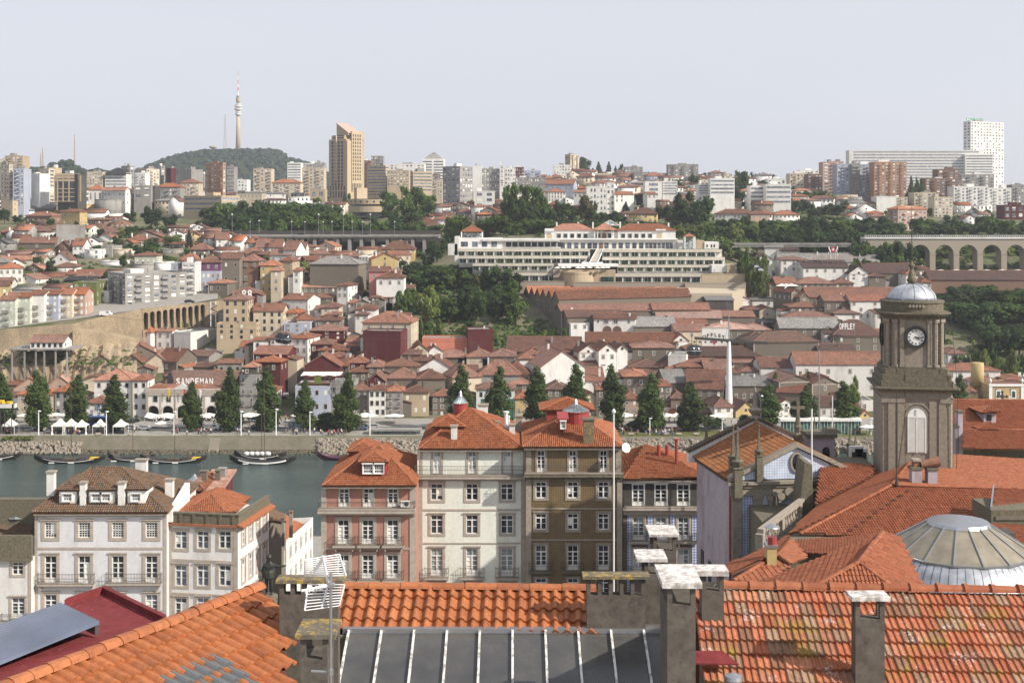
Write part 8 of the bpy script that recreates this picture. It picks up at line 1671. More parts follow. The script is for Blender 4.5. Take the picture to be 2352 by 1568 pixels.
def lantern(ro,c,xc,yb,ytop,yc,rad,Y,drum='copper_red',glassm_='glass_pale'):
 Mi=ro.matrix_basis.inverted();p=Mi@PC(c,xc,yb,Y);k_=Y/F/CR[c][2];r=rad*k_;hd=(yb-yc)*k_;hc=(yc-ytop)*k_
 o=MB().lathe([(r,-.5),(r,hd),(r*1.07,hd),(r*1.07,hd+.08)],p.x,p.y+r,18).bd('lantern_drum',MT[drum],ro);q=MB();
 for(r0,z0),(r1,z1)in zip([(0,p.z)],[(0,p.z)]):pass
 o.location=(0,0,p.z);MB().lathe([(r*1.02,hd+.09),(r*.5,hd+hc*.5),(r*.16,hd+hc*.85),(.05,hd+hc)],p.x,p.y+r,18).bd('lantern_glass',MT[glassm_],o);q=MB()
 for i in range(18):a=2*pi*i/18;x,y=p.x,p.y+r;q.tube((x+r*1.04*cos(a),y+r*1.04*sin(a),hd+.1),(x+r*.52*cos(a),y+r*.52*sin(a),hd+hc*.52),.035,n=3);q.tube((x+r*.52*cos(a),y+r*.52*sin(a),hd+hc*.52),(x+r*.16*cos(a),y+r*.16*sin(a),hd+hc*.87),.03,n=3)
 q.lathe([(.22,hd+hc*.85),(.14,hd+hc),(.2,hd+hc+.1),(.04,hd+hc+.4)],p.x,p.y+r,8);q.bd('lantern_rib',MT['steel'],o)
lantern(ro,'N2',1050,190,75,140,50,141.5)
for a in((987,1028,282,415,136.6,.6),(1175,1238,138,240,144,.8),(1292,1316,250,285,141,.4),(1386,1425,272,360,140,.6),(1430,1470,212,345,143,.7)):nchim(ro,'N2',a[0],a[1],a[2],a[3],a[4],'facade_bright' if a[0]!=1430 else 'granite_old',dep=a[5])
for a in((1364,195,300,.2),(1382,225,300,.09)):q=MB();Mi=ro.matrix_basis.inverted();p0,p1=Mi@PC('N2',a[0],a[2],141),Mi@PC('N2',a[0],a[1],141);q.tube(p0-Vector((0,0,1.5)),p1,a[3],n=8);q.tube(p1,p1+Vector((0,0,.15)),a[3]*1.6,n=8);q.bd('flue_pipe',MT['white_metal'],ro)
# brown tiled house
f=Facade('town_house','brown glazed tile house with dark iron balconies, skylight dome and orange roof','N2',1500,2158,432,134.5,22,14,'tile_brown')
for x0,x1 in((1575,1630),(1793,1845),(2004,2055)):f.win(x0,x1,452,600,'d',sur=.18,surm='granite_old')
for x0,x1 in((1565,1640),(1783,1857),(1992,2066)):
 f.win(x0,x1,667,779,'w',sur=.24,surm='granite_old');f.win(x0,x1,884,994,'w',sur=.24,surm='granite_old');f.win(x0,x1,1100,1268,'d',sur=.2,surm='granite_old');f.win(x0,x1,1326,1440,'w',sur=.2,surm='granite_old')
f.done();f.band(1485,2165,605,628,'moss_stone',.7,'cornice');f.band(1500,2158,629,645,'moss_stone',.35,'cornice');f.band(1535,2125,845,855,'granite_old');f.band(1535,2125,1058,1068,'granite_old');f.band(1500,1535,646,1900,'granite_old',.07,'pilaster');f.band(2122,2158,646,1900,'granite_old',.07,'pilaster');f.band(1500,1535,433,604,'granite_old',.05,'pilaster');f.band(2112,2150,433,604,'granite_old',.05,'pilaster')
f.balc(1490,2160,546,607,.7)
for x0,x1 in((1517,1680),(1742,1895),(1950,2105)):f.balc(x0,x1,1212,1280,.55,slab='moss_stone')
ro=f.root;hipN(ro,'N2',1475,2168,428,133.7,15,(1760,205,140),(1850,205,140),'tile_house',.2,.4,'S')
attic(ro,'N2',1640,1930,178,230,141,4.5,1592,1972,92,'copper_red','tile_house',(),2.2)
lantern(ro,'N2',1845,275,140,200,88,137.8)
Mi=ro.matrix_basis.inverted();l=Mi@PC('N2',1728,305,135.6);r=Mi@PC('N2',1778,240,135.6);q=MB();q.box(l.x,r.x,l.y,l.y+2.2,l.z-.2,r.z);q.prism([(l.x-.2,l.y-.3,r.z),(r.x+.2,l.y-.3,r.z),(r.x+.2,l.y+2.3,r.z+.35),(l.x-.2,l.y+2.3,r.z+.35)],(0,0,.12));q.bd('dormer',MT['copper_red'],ro);nwin(ro,l.x+.12,r.x-.12,l.z+.05,r.z-.12,'s',T=((l.x+r.x)/2,l.y-.22,0),cols_=2,rows_=4,sur=.04,surm='white_paint')
nchim(ro,'N2',1893,1965,237,400,134.2,'cap_lichen','moss_stone',.9)
MB().lathe([(.05,-.1),(.45,0),(.5,.05)],0,0,14).bd('x',MT['white_metal']).name='satellite_dish';o=bpy.data.objects['satellite_dish'];o.location=PC('N2',2183,435,133);o.rotation_euler=(R(70),0,R(30));tag(o,'white satellite dish at the right eave of the brown tiled house','satellite dish')
# blue tile house
f=Facade('town_house','house with blue patterned tile panels and dark clad top floor between brown house and church','N3',66,640,540,135,20,12,'wall_s')
for x0,x1 in((131,212),(285,366),(438,520)):f.win(x0,x1,574,722,'d',sur=.06,surm='white_paint')
for x0,x1 in((133,212),(288,364),(441,519)):f.win(x0,x1,800,953,'d',sur=.2,glass='glass_pale');f.win(x0,x1,1018,1172,'d',sur=.2,glass='glass_pale')
f.done();f.band(66,640,542,568,'white_paint',.10,'fascia')
for a,b_ in((66,128),(216,281),(370,434),(524,618)):f.band(a,b_,569,728,'wall_d',.04,'dark_cladding')
f.band(60,650,728,745,pro=.65,name='cornice');f.band(66,640,746,780,pro=.3,name='cornice');f.band(592,640,781,1500,pro=.1,name='pilaster')
for a,b_ in((96,120),(232,272),(385,426),(537,590)):f.band(a,b_,785,968,'azulejo',.03,'tile_panel');f.band(a,b_,985,1400,'azulejo',.03,'tile_panel')
f.balc(97,290,905,968,.5);f.balc(425,570,905,968,.5);f.balc(97,290,1130,1190,.5);f.balc(70,648,668,728,.65)
ro=f.root;hipN(ro,'N3',68,657,538,134.2,13,(215,310,142),(285,335,141),'tile_house',.22,.33,'M')
q=MB();Mi=ro.matrix_basis.inverted();p=Mi@PC('N3',432,410,137);q.tube(p-Vector((0,0,1)),p+Vector((0,0,2.1)),.17,n=8);q.tube(p+Vector((0,0,2.1)),p+Vector((0,0,2.25)),.28,n=8);q.bd('flue_pipe',MT['copper_red'],ro)
for x in(310,368):q=MB();p=Mi@PC('N3',x,345,139);q.tube(p-Vector((0,0,1)),p+Vector((0,0,.6)),.2,n=8);q.bd('flue_pipe',MT['copper_red'],ro)
# tiled church with gable facade
rz=R(8);u0,v0=cc('N3',810,555);Yc=115;root=item('church','church with blue tiled gable facade, oval window, pinnacles and lilac side wall','church',(px(u0,Yc),Yc,22),rz);Mi=root.matrix_basis.inverted();Wc=11.8;He=zv(v0,Yc)-22;Ha=He+3.05;Dp=11.0
q=MB();q.box(0,Wc,.0,Dp,0,He);q.bd('wall',MT['facade_lilac'],root)
q=MB();q.prism([(.3,-.05,He+.1),(Wc-.3,-.05,He+.1),(Wc/2,-.05,Ha-.25)],(0,.6,0));q.bd('pediment_field',MT['azulejo_pale'],root)
q=MB();q.prism([(-.3,-.35,He),(-.3,-.35,He+.35),(Wc/2,-.35,Ha+.25),(Wc/2,-.35,Ha-.15)],(0,1.0,0));q.prism([(Wc+.3,-.35,He),(Wc/2,-.35,Ha-.15),(Wc/2,-.35,Ha+.25),(Wc+.3,-.35,He+.35)],(0,1.0,0));q.box(-.5,Wc+.5,-.6,0,He-.25,He);q.box(-.3,Wc+.3,-.4,0,He-.55,-.26+He);q.box(-.15,Wc+.15,-.25,0,He-1.25,He-.56);q.bd('cornice',MT['church_stone'],root)
q=MB();q.box(2.3,2.9,-.15,-.051,He+.1,He+1.3);q.box(Wc-2.9,Wc-2.3,-.15,-.051,He+.1,He+1.3);q.bd('pediment_post',MT['church_stone'],root)
q=MB();n=20;xc,zc,ra,rb=Wc/2+.0,He+1.55,.42,.72
for i in range(n):a,b_=2*pi*i/n,2*pi*(i+1)/n;q.prism([(xc+ra*cos(a),-.2,zc+rb*sin(a)),(xc+ra*1.45*cos(a),-.2,zc+rb*1.28*sin(a)),(xc+ra*1.45*cos(b_),-.2,zc+rb*1.28*sin(b_)),(xc+ra*cos(b_),-.2,zc+rb*sin(b_))],(0,.2,0))
q.bd('oculus_frame',MT['church_stone'],root);q=MB();q.face([(xc+ra*cos(2*pi*i/n),-.08,zc+rb*sin(2*pi*i/n))for i in range(n)]);q.bd('oculus_pane',MT['glass'],root)
for a,b_,mt in((0,.85,'church_stone'),(1.9,2.75,'church_stone'),(Wc-.85,Wc,'church_stone'),(Wc-2.75,Wc-1.9,'church_stone')):
 q=MB();q.box(a,b_,-.22,-.001,0,He-1.5);q.box(a-.08,b_+.08,-.32,-.001,He-1.55,He-1.35);q.box(a-.04,b_+.04,-.27,-.001,He-1.34,He-1.26);q.bd('pilaster',MT[mt],root)
MB().box(.86,1.89,-.06,-.001,0,He-1.26).bd('tile_panel',MT['azulejo_strong'],root);MB().box(2.76,Wc-2.76,-.06,-.001,0,He-1.26).bd('tile_panel',MT['azulejo_pale'],root)
q=MB();xm=4.9
for(dx,z0,z1,w_)in((-1.5,-4.6,-1.6,.28),(-1.0,-4.2,-1.2,.2),(-.5,-1.9,-1.5,.5),(.3,-1.6,-1.2,.7)):q.box(xm+dx-w_/2,xm+dx+w_/2,-.42,-.06,He+z0,He+z1)
for(dx,z,r)in((-1.5,-1.5,.28),(-1.05,-1.15,.24),(-.5,-1.35,.35),(.2,-.95,.4),(-1.5,-4.7,.35),(-1.1,-4.3,.3),(-1.5,-3.1,.25),(-.7,-2.6,.3),(-.6,-3.3,.25)):q.tube((xm+dx,-.48,He+z),(xm+dx,-.06,He+z),r,r*.9,9)
q.bd('carved_surround',MT['church_stone'],root)
slp=[Vector((-.4,.3,He+.15)),Vector((Wc/2,.3,Ha+.2)),Vector((Wc/2,Dp,Ha+.2)),Vector((-.4,Dp,He+.15))];Mw=root.matrix_basis
slope(root,[Mw@p for p in slp],'tile_amber',.3,.42,'S',amp=.09);slope(root,[Mw@Vector((Wc+.4-(p.x+.4),p.y,p.z))if False else Mw@Vector((Wc-p.x,p.y,p.z))for p in slp],'tile_amber',.3,.42,'S',amp=.09);ridge(root,Mw@slp[1],Mw@slp[2],'tile_amber',.16,.42)
q=MB();q.prism([(-.8,Dp,He-.4),(-.8,Dp,He+.6),(Wc/2,Dp,Ha+.6),(Wc+.8,Dp,He+.6),(Wc+.8,Dp,He-.4)],(0,.7,0));q.bd('rear_gable',MT['facade_bright'],root);q=MB()
for i in range(26):
 for sg in(-1,1):a=i/26;x=Wc/2+sg*(Wc/2+.8)*(1-a);z=He+.6+(Ha-He)*a;q.tube((x,Dp-.15,z+.1),(x,Dp+.85,z+.1),.17,n=5)
q.bd('gable_tiles',MT['tile_moss'],root);MB().lathe([(.45,0),(.5,.3),(.3,.5),(.62,.9),(.7,1.1),(.3,1.25),(.2,1.5),(.12,3.2)],Wc/2,Dp+.3,10).bd('gable_finial',MT['church_stone'],root).location.z=Ha+.4
q=MB()
for z in(.7,):q.box(-.2,0,.1,Dp,He-.25,He-.02)
q.bd('side_gutter',MT['dark_metal'],root)
for(y0,z0,z1)in((3.2,6,13.8),(6.2,7.5,14.6),(8.6,8.5,15.0)):q=MB();q.box(-.06,0,y0,y0+.9,z0+6,z1+6);q.bd('side_window',MT['glass'],root)
MB().tube((-.12,.15,0),(-.12,.15,He-.2),.09,n=6).bd('drainpipe',MT['copper_red'],root)
def pinnacle(x,y,z,s_,label,world=True):
 rt=item('pinnacle',label,'pinnacle',(x,y,z),rz);MB().box(-.32*s_,.32*s_,-.32*s_,.32*s_,-1.5,.9*s_).bd('pedestal',MT['moss_stone'],rt);q=MB();q.box(-.4*s_,.4*s_,-.4*s_,.4*s_,.9*s_,1.02*s_);q.lathe([(.3*s_,1.02*s_),(.46*s_,1.35*s_),(.5*s_,1.5*s_),(.28*s_,1.62*s_)],0,0,8);q.bd('base_moulding',MT['moss_stone'],rt)
 q=MB();q.lathe([(.27*s_,1.6*s_),(.17*s_,2.2*s_),(.06*s_,3.9*s_)],0,0,4,ph=pi/4);q.bd('obelisk',MT['moss_stone'],rt);MB().lathe([(.03,3.88*s_),(.11*s_,3.98*s_),(.12*s_,4.08*s_),(.03,4.2*s_)],0,0,8).bd('ball',MT['moss_stone'],rt);return rt
for(c,x,yb,yt,Y,lab)in(('N3',820,500,165,116.5,'rear pinnacle of the close pair on the left corner of the tiled church'),('N3',850,545,180,114.6,'front pinnacle of the close pair on the left corner of the tiled church'),('N3',996,440,168,114.9,'single pinnacle on the left gable slope of the tiled church'),('N3',636,400,100,128,'mossy pinnacle left of the rear gable of the tiled church'),('N3',1510,400,180,128,'left of three pinnacles between tiled church and clock tower'),('N3',1618,365,170,130,'middle of three pinnacles between tiled church and clock tower'),('N3',1655,370,190,127,'right of three pinnacles between tiled church and clock tower'),('N3',1375,260,90,133,'faint pinnacle behind the tall pole')):
 p=PC(c,x,yb,Y);hh=(yb-yt)/2.977*Y/F;pinnacle(p.x,p.y,p.z,hh/4.2,lab)
rt=item('stone_cross','weathered stone cross on carved base behind the tiled gable','cross',PC('N3',1262,300,119),rz);MB().lathe([(.7,-.5),(.6,0),(.35,.3),(.55,.9),(.3,1.1),(.4,1.6),(.25,1.8),(.2,2.6)],0,0,8).bd('base',MT['moss_stone'],rt);q=MB();q.box(-.13,.13,-.13,.13,2.6,3.9);q.box(-.6,.6,-.12,.12,3.2,3.45);q.bd('cross',MT['moss_stone'],rt)
rt=item('bellcote','small stone bell turret with dark arch between tiled church and clock tower','turret',PC('N3',1432,430,124));k_=124/F/2.977;q=MB();q.box(-95*k_,80*k_,0,2.2,-2,175*k_);q.bd('wall',MT['facade_lilac'],rt);q=MB();q.box(-110*k_,95*k_,-.3,2.5,175*k_,200*k_);q.frus(80*k_,1.2,200*k_,225*k_,60*k_,1,30*k_,.6);q.bd('cornice',MT['moss_stone'],rt);q=MB();arch_face(q,22*k_,.0,50*k_,85*k_,-.03);q.bd('arch',MT['glass'],rt);q=MB();q.lathe([(.5,0),(.6,.2),(.35,.9),(.15,1.1)],22*k_,.6,10);q.bd('bell',MT['iron'],rt)
for i,x in enumerate((1665,1697)):rt=item('air_conditioner',['left','right'][i]+' white air conditioner box beside the clock tower base','air conditioner',PC('N3',x,435,121));MB().box(-.6,.6,0,.6,0,1.3-.2*i+.3).bd('case',MT['white_paint'],rt);MB().box(-.45,.45,-.03,-.001,.2,1.1).bd('grille',MT['dark_metal'],rt)
rt=item('church_buttress','dark weathered stone buttress standing right of the oval window','wall',PC('N3',1310,700,111));k_=111/F/2.977;MB().prism([(-60*k_,0,-3),(60*k_,0,-3),(50*k_,0,260*k_),(0,0,275*k_)],(0,3,0)).bd('wall',MT['moss_stone'],rt)
A=PC('N3',1005,905,100.3);B_=PC('N3',1378,628,115);rt=item('balustrade','weathered stone balustrade running diagonally beside the big church roof','balustrade',A,math.atan2((B_-A).y,(B_-A).x));Lb=(B_-A).length;q=MB();q.box(0,Lb,-.25,.25,-.05,.28);q.bd('rail',MT['cap_white']if False else MT['granite_old'],rt);q=MB();q.box(0,Lb,-.3,.3,-1.6,-1.25);q.box(-.1,Lb,-.2,.4,-2.6,-1.6);q.bd('plinth',MT['moss_stone'],rt)
for i in range(4):x=Lb*i/3;MB().box(x-.35,x+.35,-.3,.3,-1.24,-.06).bd('pier',MT['granite_old'],rt)
bal=MB().lathe([(.14,-1.24),(.1,-1.1),(.2,-.8),(.08,-.4),(.14,-.06)],0,0,8).mesh('baluster',MT['granite_old'])
for i in range(21):
 if i%7:ob('baluster',bal,rt,(Lb*i/21,0,0))
# clock tower
Yk=115;uc=cc('K',1362,0)[0];Z=lambda y:zv(cc('K',0,y)[1],Yk);zb=44.0;rt=item('clock_tower','weathered granite clock tower with black ringed clock and metal dome','clock tower',(px(uc,Yk+3.1),Yk+3.1,zb),R(-9));Zl=lambda y:Z(y)-zb
def chsq(a,c_):return[(-a+c_,-a),(a-c_,-a),(a,-a+c_),(a,a-c_),(a-c_,a),(-a+c_,a),(-a,a-c_),(-a,-a+c_)]
def block_(q,a,c_,z0,z1):q.prism([(x,y,z0)for x,y in chsq(a,c_)][::-1],(0,0,z1-z0))
st=MT['church_stone'];ms=MT['moss_stone']
q=MB();block_(q,3.05,.15,0,Zl(1100));q.bd('shaft',st,rt)
q=MB()
for sx in(-1,1):
 for xx in(2.15,1.35):
  q.box(sx*xx-.3,sx*xx+.3,-3.17,-3.051,0,Zl(1185))
 q.box(sx*2.5-.55 if sx>0 else-3.05,3.05 if sx>0 else-1.0,-3.22,-3.05,Zl(1200),Zl(1165))
 for yy in(-2.2,-.8,.8,2.2):q.box(3.051,3.17,yy-.3,yy+.3,0,Zl(1185));
q.box(3.051,3.2,-2.9,2.9,Zl(1200),Zl(1165));q.box(-3.15,3.15,-3.15,3.15,Zl(1165),Zl(1150));q.bd('pilaster',st,rt)
q=MB();block_(q,3.35,.1,Zl(1100),Zl(1078));block_(q,3.6,.1,Zl(1077),Zl(1062));block_(q,3.15,.1,Zl(1061),Zl(1010));q.bd('cornice',ms,rt)
q=MB();block_(q,3.0,.1,Zl(1009),Zl(955));block_(q,2.75,.1,Zl(954),Zl(905));block_(q,2.6,.3,Zl(904),Zl(893));q.bd('stepped_base',ms,rt)
q=MB();block_(q,2.45,1.1,Zl(892),Zl(440));q.bd('clock_stage',st,rt)
q=MB()
for k in range(4):
 M=Matrix.Rotation(pi/2*k,4,'Z');q.T=M
 for sx in(-1,1):q.box(sx*1.17-.18,sx*1.17+.18,-2.58,-2.451,Zl(890),Zl(480));q.box(sx*1.17-.24,sx*1.17+.24,-2.64,-2.451,Zl(500),Zl(470));q.box(sx*1.17-.24,sx*1.17+.24,-2.64,-2.451,Zl(892),Zl(870))
 q.T=M@Matrix.Rotation(pi/4,4,'Z')
 for sx in(-.42,.42):q.tube((sx,-2.78,Zl(880)),(sx,-2.78,Zl(500)),.24,.22,10);q.box(sx-.3,sx+.3,-3.05,-2.5,Zl(500),Zl(470));q.box(sx-.3,sx+.3,-3.05,-2.5,Zl(892),Zl(875))
q.T=None;q.bd('pilaster',st,rt)
q=MB();block_(q,2.65,1.1,Zl(469),Zl(440));block_(q,2.95,1.15,Zl(439),Zl(424));block_(q,3.1,1.2,Zl(423),Zl(410));q.bd('cornice',ms,rt)
q=MB();q.lathe([(2.72,Zl(409)),(2.72,Zl(330)),(2.82,Zl(329)),(2.82,Zl(312)),(2.3,Zl(310))],0,0,32);q.bd('attic_ring',ms,rt)
for i in range(5):MB().lathe([(.09,Zl(368)),(.14,Zl(355)),(.09,Zl(340))],-.55+i*.28,-2.72,6).bd('vent_baluster',st,rt)
m,t,bs=base('lead_dome',.5,.5);gp=N(t,'ShaderNodeTexCoord').outputs['Object'];c=ramp(t,noise(t,gp,1.4,4),(.35,(.30,.32,.36)),(.65,(.50,.52,.55)));t.links.new(c,bs.inputs['Base Color']);bump(t,bs,noise(t,gp,3,3),.3,.05)
q=MB();q.lathe([(2.15*cos(a*pi/2/8),Zl(312)+1.5*sin(a*pi/2/8))for a in range(8)]+[(.35,Zl(165))],0,0,32);q.bd('dome',MT['lead_dome'],rt,True);q=MB()
for k in range(12):
 for a in range(8):t0,t1=a*pi/16,(a+1)*pi/16;an=2*pi*k/12;q.tube((2.17*cos(t0)*cos(an),2.17*cos(t0)*sin(an),Zl(312)+1.52*sin(t0)),(2.17*cos(t1)*cos(an),2.17*cos(t1)*sin(an),Zl(312)+1.52*sin(t1)),.025,n=4)
q.bd('dome_rib',MT['steel'],rt);MB().lathe([(.25,Zl(170)),(.48,Zl(135)),(.34,Zl(110)),(.26,Zl(60)),(.16,Zl(45)),(.14,Zl(30)),(.28,Zl(10)),(.28,Zl(-5)),(.1,Zl(-20)),(.05,Zl(-40))],0,0,14).bd('finial',MT['moss_stone'],rt,True)
MB().tube((0,0,Zl(-40)),(0,0,75.6-zb),.045,.02,5).bd('spire_rod',MT['iron'],rt);q=MB();q.box(-.2,.2,-.02,.02,74.6-zb,74.65-zb);q.bd('rod_arm',MT['iron'],rt)
q=MB();q.box(-.80,.80,-3.1,-3.051,Zl(1640),Zl(1325));arch_face(q,0,Zl(1325),1.6,.0,-3.1);q.bd('louvred_window',MT['white_paint'],rt);q=MB()
for i in range(20):
 for sx in(-1,1):z=Zl(1630)+i*(Zl(1335)-Zl(1630))/20;q.box(min(sx*.08,sx*.68),max(sx*.08,sx*.68),-3.14,-3.101,z,z+.09)
tag(q.bd('louvre_slats',MT['shutter'],rt),kind='stuff');q=MB()
for x0,x1,y0,y1 in((-.80,-.70,1640,1325),(.70,.80,1640,1325),(-.05,.05,1640,1250),(-.8,.8,1332,1318)):q.box(x0,x1,-3.17,-3.142,Zl(y0),Zl(y1))
q.bd('window_frame',MT['white_paint'],rt);q=MB()
for k in range(12):
 a,b_=pi*k/12,pi*(k+1)/12;q.prism([(.82*cos(a),-3.12,Zl(1325)+.82*sin(a)),(1.02*cos(a),-3.12,Zl(1325)+1.02*sin(a)),(1.02*cos(b_),-3.12,Zl(1325)+1.02*sin(b_)),(.82*cos(b_),-3.12,Zl(1325)+.82*sin(b_))],(0,.07,0));q.prism([(1.12*cos(a),-3.16,Zl(1325)+1.12*sin(a)),(1.26*cos(a),-3.16,Zl(1325)+1.26*sin(a)),(1.26*cos(b_),-3.16,Zl(1325)+1.26*sin(b_)),(1.12*cos(b_),-3.16,Zl(1325)+1.12*sin(b_))],(0,.11,0))
q.box(.82,1.02,-3.12,-3.051,Zl(1640),Zl(1325));q.box(-1.02,-.82,-3.12,-3.051,Zl(1640),Zl(1325));q.bd('window_arch',st,rt)
zc=Zl(626)
for k,nm in((0,'clock'),(1,'clock'),(3,'clock')):
 M=Matrix.Rotation(pi/2*k,4,'Z');q=MB();q.T=M;n=36
 for i in range(n):
  a,b_=2*pi*i/n,2*pi*(i+1)/n
  for(r0,r1,y0,y1)in((.72,.86,-2.62,-2.45),(.86,1.0,-2.74,-2.45)):
   q.prism([(r0*cos(a),y0,zc+r0*sin(a)),(r1*cos(a),y0,zc+r1*sin(a)),(r1*cos(b_),y0,zc+r1*sin(b_)),(r0*cos(b_),y0,zc+r0*sin(b_))],(0,y1-y0,0))
 ck=q.bd('clock',MT['dark_metal'],rt);q=MB();q.T=M;q.face([(.72*cos(2*pi*i/n),-2.56,zc+.72*sin(2*pi*i/n))for i in range(n)]);q.bd('clock_face',MT['white_paint'],ck)
 if k==0:
  for i,s_ in enumerate(('XII','I','II','III','IIII','V','VI','VII','VIII','IX','X','XI')):
   a=R(90-30*i);me=text_mesh(s_,.21,.004,.008);me.materials.clear();me.materials.append(MT['dark_metal']);o=ob('numeral',me,ck,(.565*cos(a),-2.572,zc+.565*sin(a)));o.rotation_euler=(R(90),R(30*i),0);o.scale=(.8,1,1)
  q=MB()
  for ang,L_,w_ in((R(90-96),.60,.035),(R(90-128),.42,.05)):
   d=Vector((cos(ang),0,sin(ang)));p_=Vector((-sin(ang),0,cos(ang)));o_=Vector((0,-2.60,zc));q.prism([o_-d*.12-p_*w_,o_+d*L_*.8-p_*w_,o_+d*L_,o_+d*L_*.8+p_*w_,o_-d*.12+p_*w_],(0,.012,0))
  q.tube((0,-2.63,zc),(0,-2.58,zc),.07,n=8);q.bd('clock_hands',MT['dark_metal'],ck)
q=MB();x=1.9
for sx in(-.16,.16):q.tube((x+sx,-2.75,Zl(890)),(x+sx,-2.75,Zl(430)),.02,n=4)
for i in range(15):z=Zl(880)+i*.3;q.tube((x-.16,-2.75,z),(x+.16,-2.75,z),.015,n=3)
q.bd('ladder',MT['iron'],rt);q=MB();q.tube((-1.05,-3.75,0),(-1.0,-2.9,Zl(700)),.022,n=4);q.tube((3.25,-3.2,0),(3.4,-3.3,Zl(1062)),.03,n=4);q.tube((3.4,-3.3,Zl(1062)),(2.9,-2.9,Zl(420)),.025,n=4);q.bd('cable',MT['iron'],rt)
q=MB();
for a,b_ in(((0,0),(0,.5)),((-.25,.08),(-.1,.0)),((-.1,0),(-.02,.12)),((.05,.02),(.18,.25)),((.18,.25),(.05,.2)),((.08,.15),(.26,.0))):q.tube((-1.0+a[0],-2.60,Zl(728)+a[1]),(-1.0+b_[0],-2.60,Zl(728)+b_[1]),.018,n=3)
q.bd('graffiti_mark',MT['leaf_light'],rt)
# big church roofs behind and around
def roofthing(name,label,slopes,ridges,mat,tw=.22,tl=.36,style='s',base_=None,cat='roof'):
 rt=item(name,label,cat,PC(*slopes[0][0])-Vector((0,0,3)))
 allp=[PC(*p)for s_ in slopes for p in s_]
 for i,s_ in enumerate(slopes):slope(rt,[PC(*p)for p in s_],mat,tw,tl,style,seed=i)
 for a,b_ in ridges:ridge(rt,PC(*a),PC(*b_),mat,.17,.42)
 if base_:
  Mi=rt.matrix_basis.inverted();p=[Mi@PC(*b_)for b_ in base_[0]];q=MB();q.prism([x-Vector((0,0,.25))for x in p],(0,0,-base_[1]));q.bd('wall',MT[base_[2]],rt)
 return rt
D_=('N4',1445,215,106);G_=('N4',1612,10,119.1);A_=('N4',820,548,99)
rt=roofthing('church_roof','vast orange tiled hipped church roof with long ridge left of the glass dome',[[A_,('N4',2600,580,99),('N4',2600,250,106),D_],[('N4',740,548,99.3),A_,D_,G_,('N4',1320,140,121.4),('N4',930,350,108.7)],[D_,('N4',2600,250,106),('N4',2600,40,121),('N4',1850,15,122.5),G_]],[(A_,D_),(D_,G_),(D_,('N4',2600,250,106))],'tile_church',.215,.36,'s',base_=([A_,('N4',2600,580,99)],1,'moss_stone')if False else None)
Mi=rt.matrix_basis.inverted();q=MB();a=Mi@PC('N4',740,560,98.7);b_=Mi@PC('N4',2600,590,98.7);q.box(a.x,b_.x,a.y-.5,a.y+.3,a.z-1.3,a.z-.15);q.bd('stone_ledge',MT['moss_stone'],rt);q=MB();q.box(a.x,b_.x,a.y,a.y+20,a.z-14,a.z-1.4);q.bd('wall',MT['moss_stone'],rt)
q=MB()
for(x,y)in[(1555-44*i,262+30*i)for i in range(11)]:p=Mi@PC('N4',x,y,105-(y-215)*.0195);q.box(p.x-.14,p.x+.14,p.y-.15,p.y+.1,p.z,p.z+.12)
q.bd('vent_tile',MT['under_tile'],rt)
nchim(rt,'N4',1587,1655,95,205,107,'facade_lilac','moss_stone',.9);nchim(rt,'N4',1600,1640,40,95,107.2,'ridge','granite_old',.6);nchim(rt,'N4',1697,1760,100,215,107,'facade_lilac','moss_stone',.9)
q=MB();p=Mi@PC('N4',1728,78,107);q.tube((p.x-.9,p.y+.3,p.z-.05),(p.x+.6,p.y+.3,p.z+.25),.3,.42,10);q.bd('chimney_cowl',MT['ridge'],rt)
q=MB();p=Mi@PC('N4',1482,215,105.8);q.tube(p-Vector((0,0,.3)),p+Vector((0,0,7.8)),.05,.03,5);q.tube(p,p+Vector((0,0,.5)),.18,.1,8);q.bd('lightning_rod',MT['iron'],rt)
rt=roofthing('church_roof','shaded red tiled roof slope between diagonal balustrade and clock tower',[[('N4',925,345,108.3),('N4',1320,150,114.5),('N4',1325,72,117),('N4',965,72,117)]],[],'tile_church',.26,.4,'s')
q=MB();Mi=rt.matrix_basis.inverted();a=Mi@PC('N4',965,72,117);b_=Mi@PC('N4',1325,72,117);q.box(a.x,b_.x,a.y,a.y+4,a.z-8,a.z-.1);q.bd('wall',MT['moss_stone'],rt)
rt=roofthing('church_roof','large sunlit tiled roof with small dormer behind the clock tower at the right edge',[[('K',1690,1445,142),('K',2700,1460,142),('K',2700,1178,150),('K',1712,1172,150)],[('K',1800,1600,136),('K',2700,1620,136),('K',2700,1440,141.5),('K',1815,1437,141.5)]],[(('K',1712,1172,150),('K',2700,1178,150)),(('K',1815,1437,141.5),('K',2700,1440,141.5))],'tile_church',.24,.4,'s')
Mi=rt.matrix_basis.inverted();a=Mi@PC('K',1700,1445,142);q=MB();q.box(a.x,a.x+40,a.y+.6,a.y+8,a.z-25,a.z-.4);q.bd('wall',MT['moss_stone'],rt)
l=Mi@PC('K',1998,1355,144.0);r=Mi@PC('K',2105,1285,144.0);q=MB();q.box(l.x,r.x,l.y,l.y+3,l.z-.6,r.z);q.bd('dormer',MT['facade_lilac'],rt);q=MB();q.box(l.x+.3,r.x-.5,l.y-.05,l.y,l.z,r.z-.2);q.bd('dormer_opening',MT['glass'],rt)
L,Rr,T=PC('K',1968,1285,143.6),PC('K',2150,1275,143.6),PC('K',2060,1222,145.6);slope(rt,[L,Rr,T],'tile_church',.24,.35);slope(rt,[L+Vector((0,4,0)),L,T],'tile_church',.24,.35);slope(rt,[Rr,Rr+Vector((0,4,0)),T],'tile_church',.24,.35)
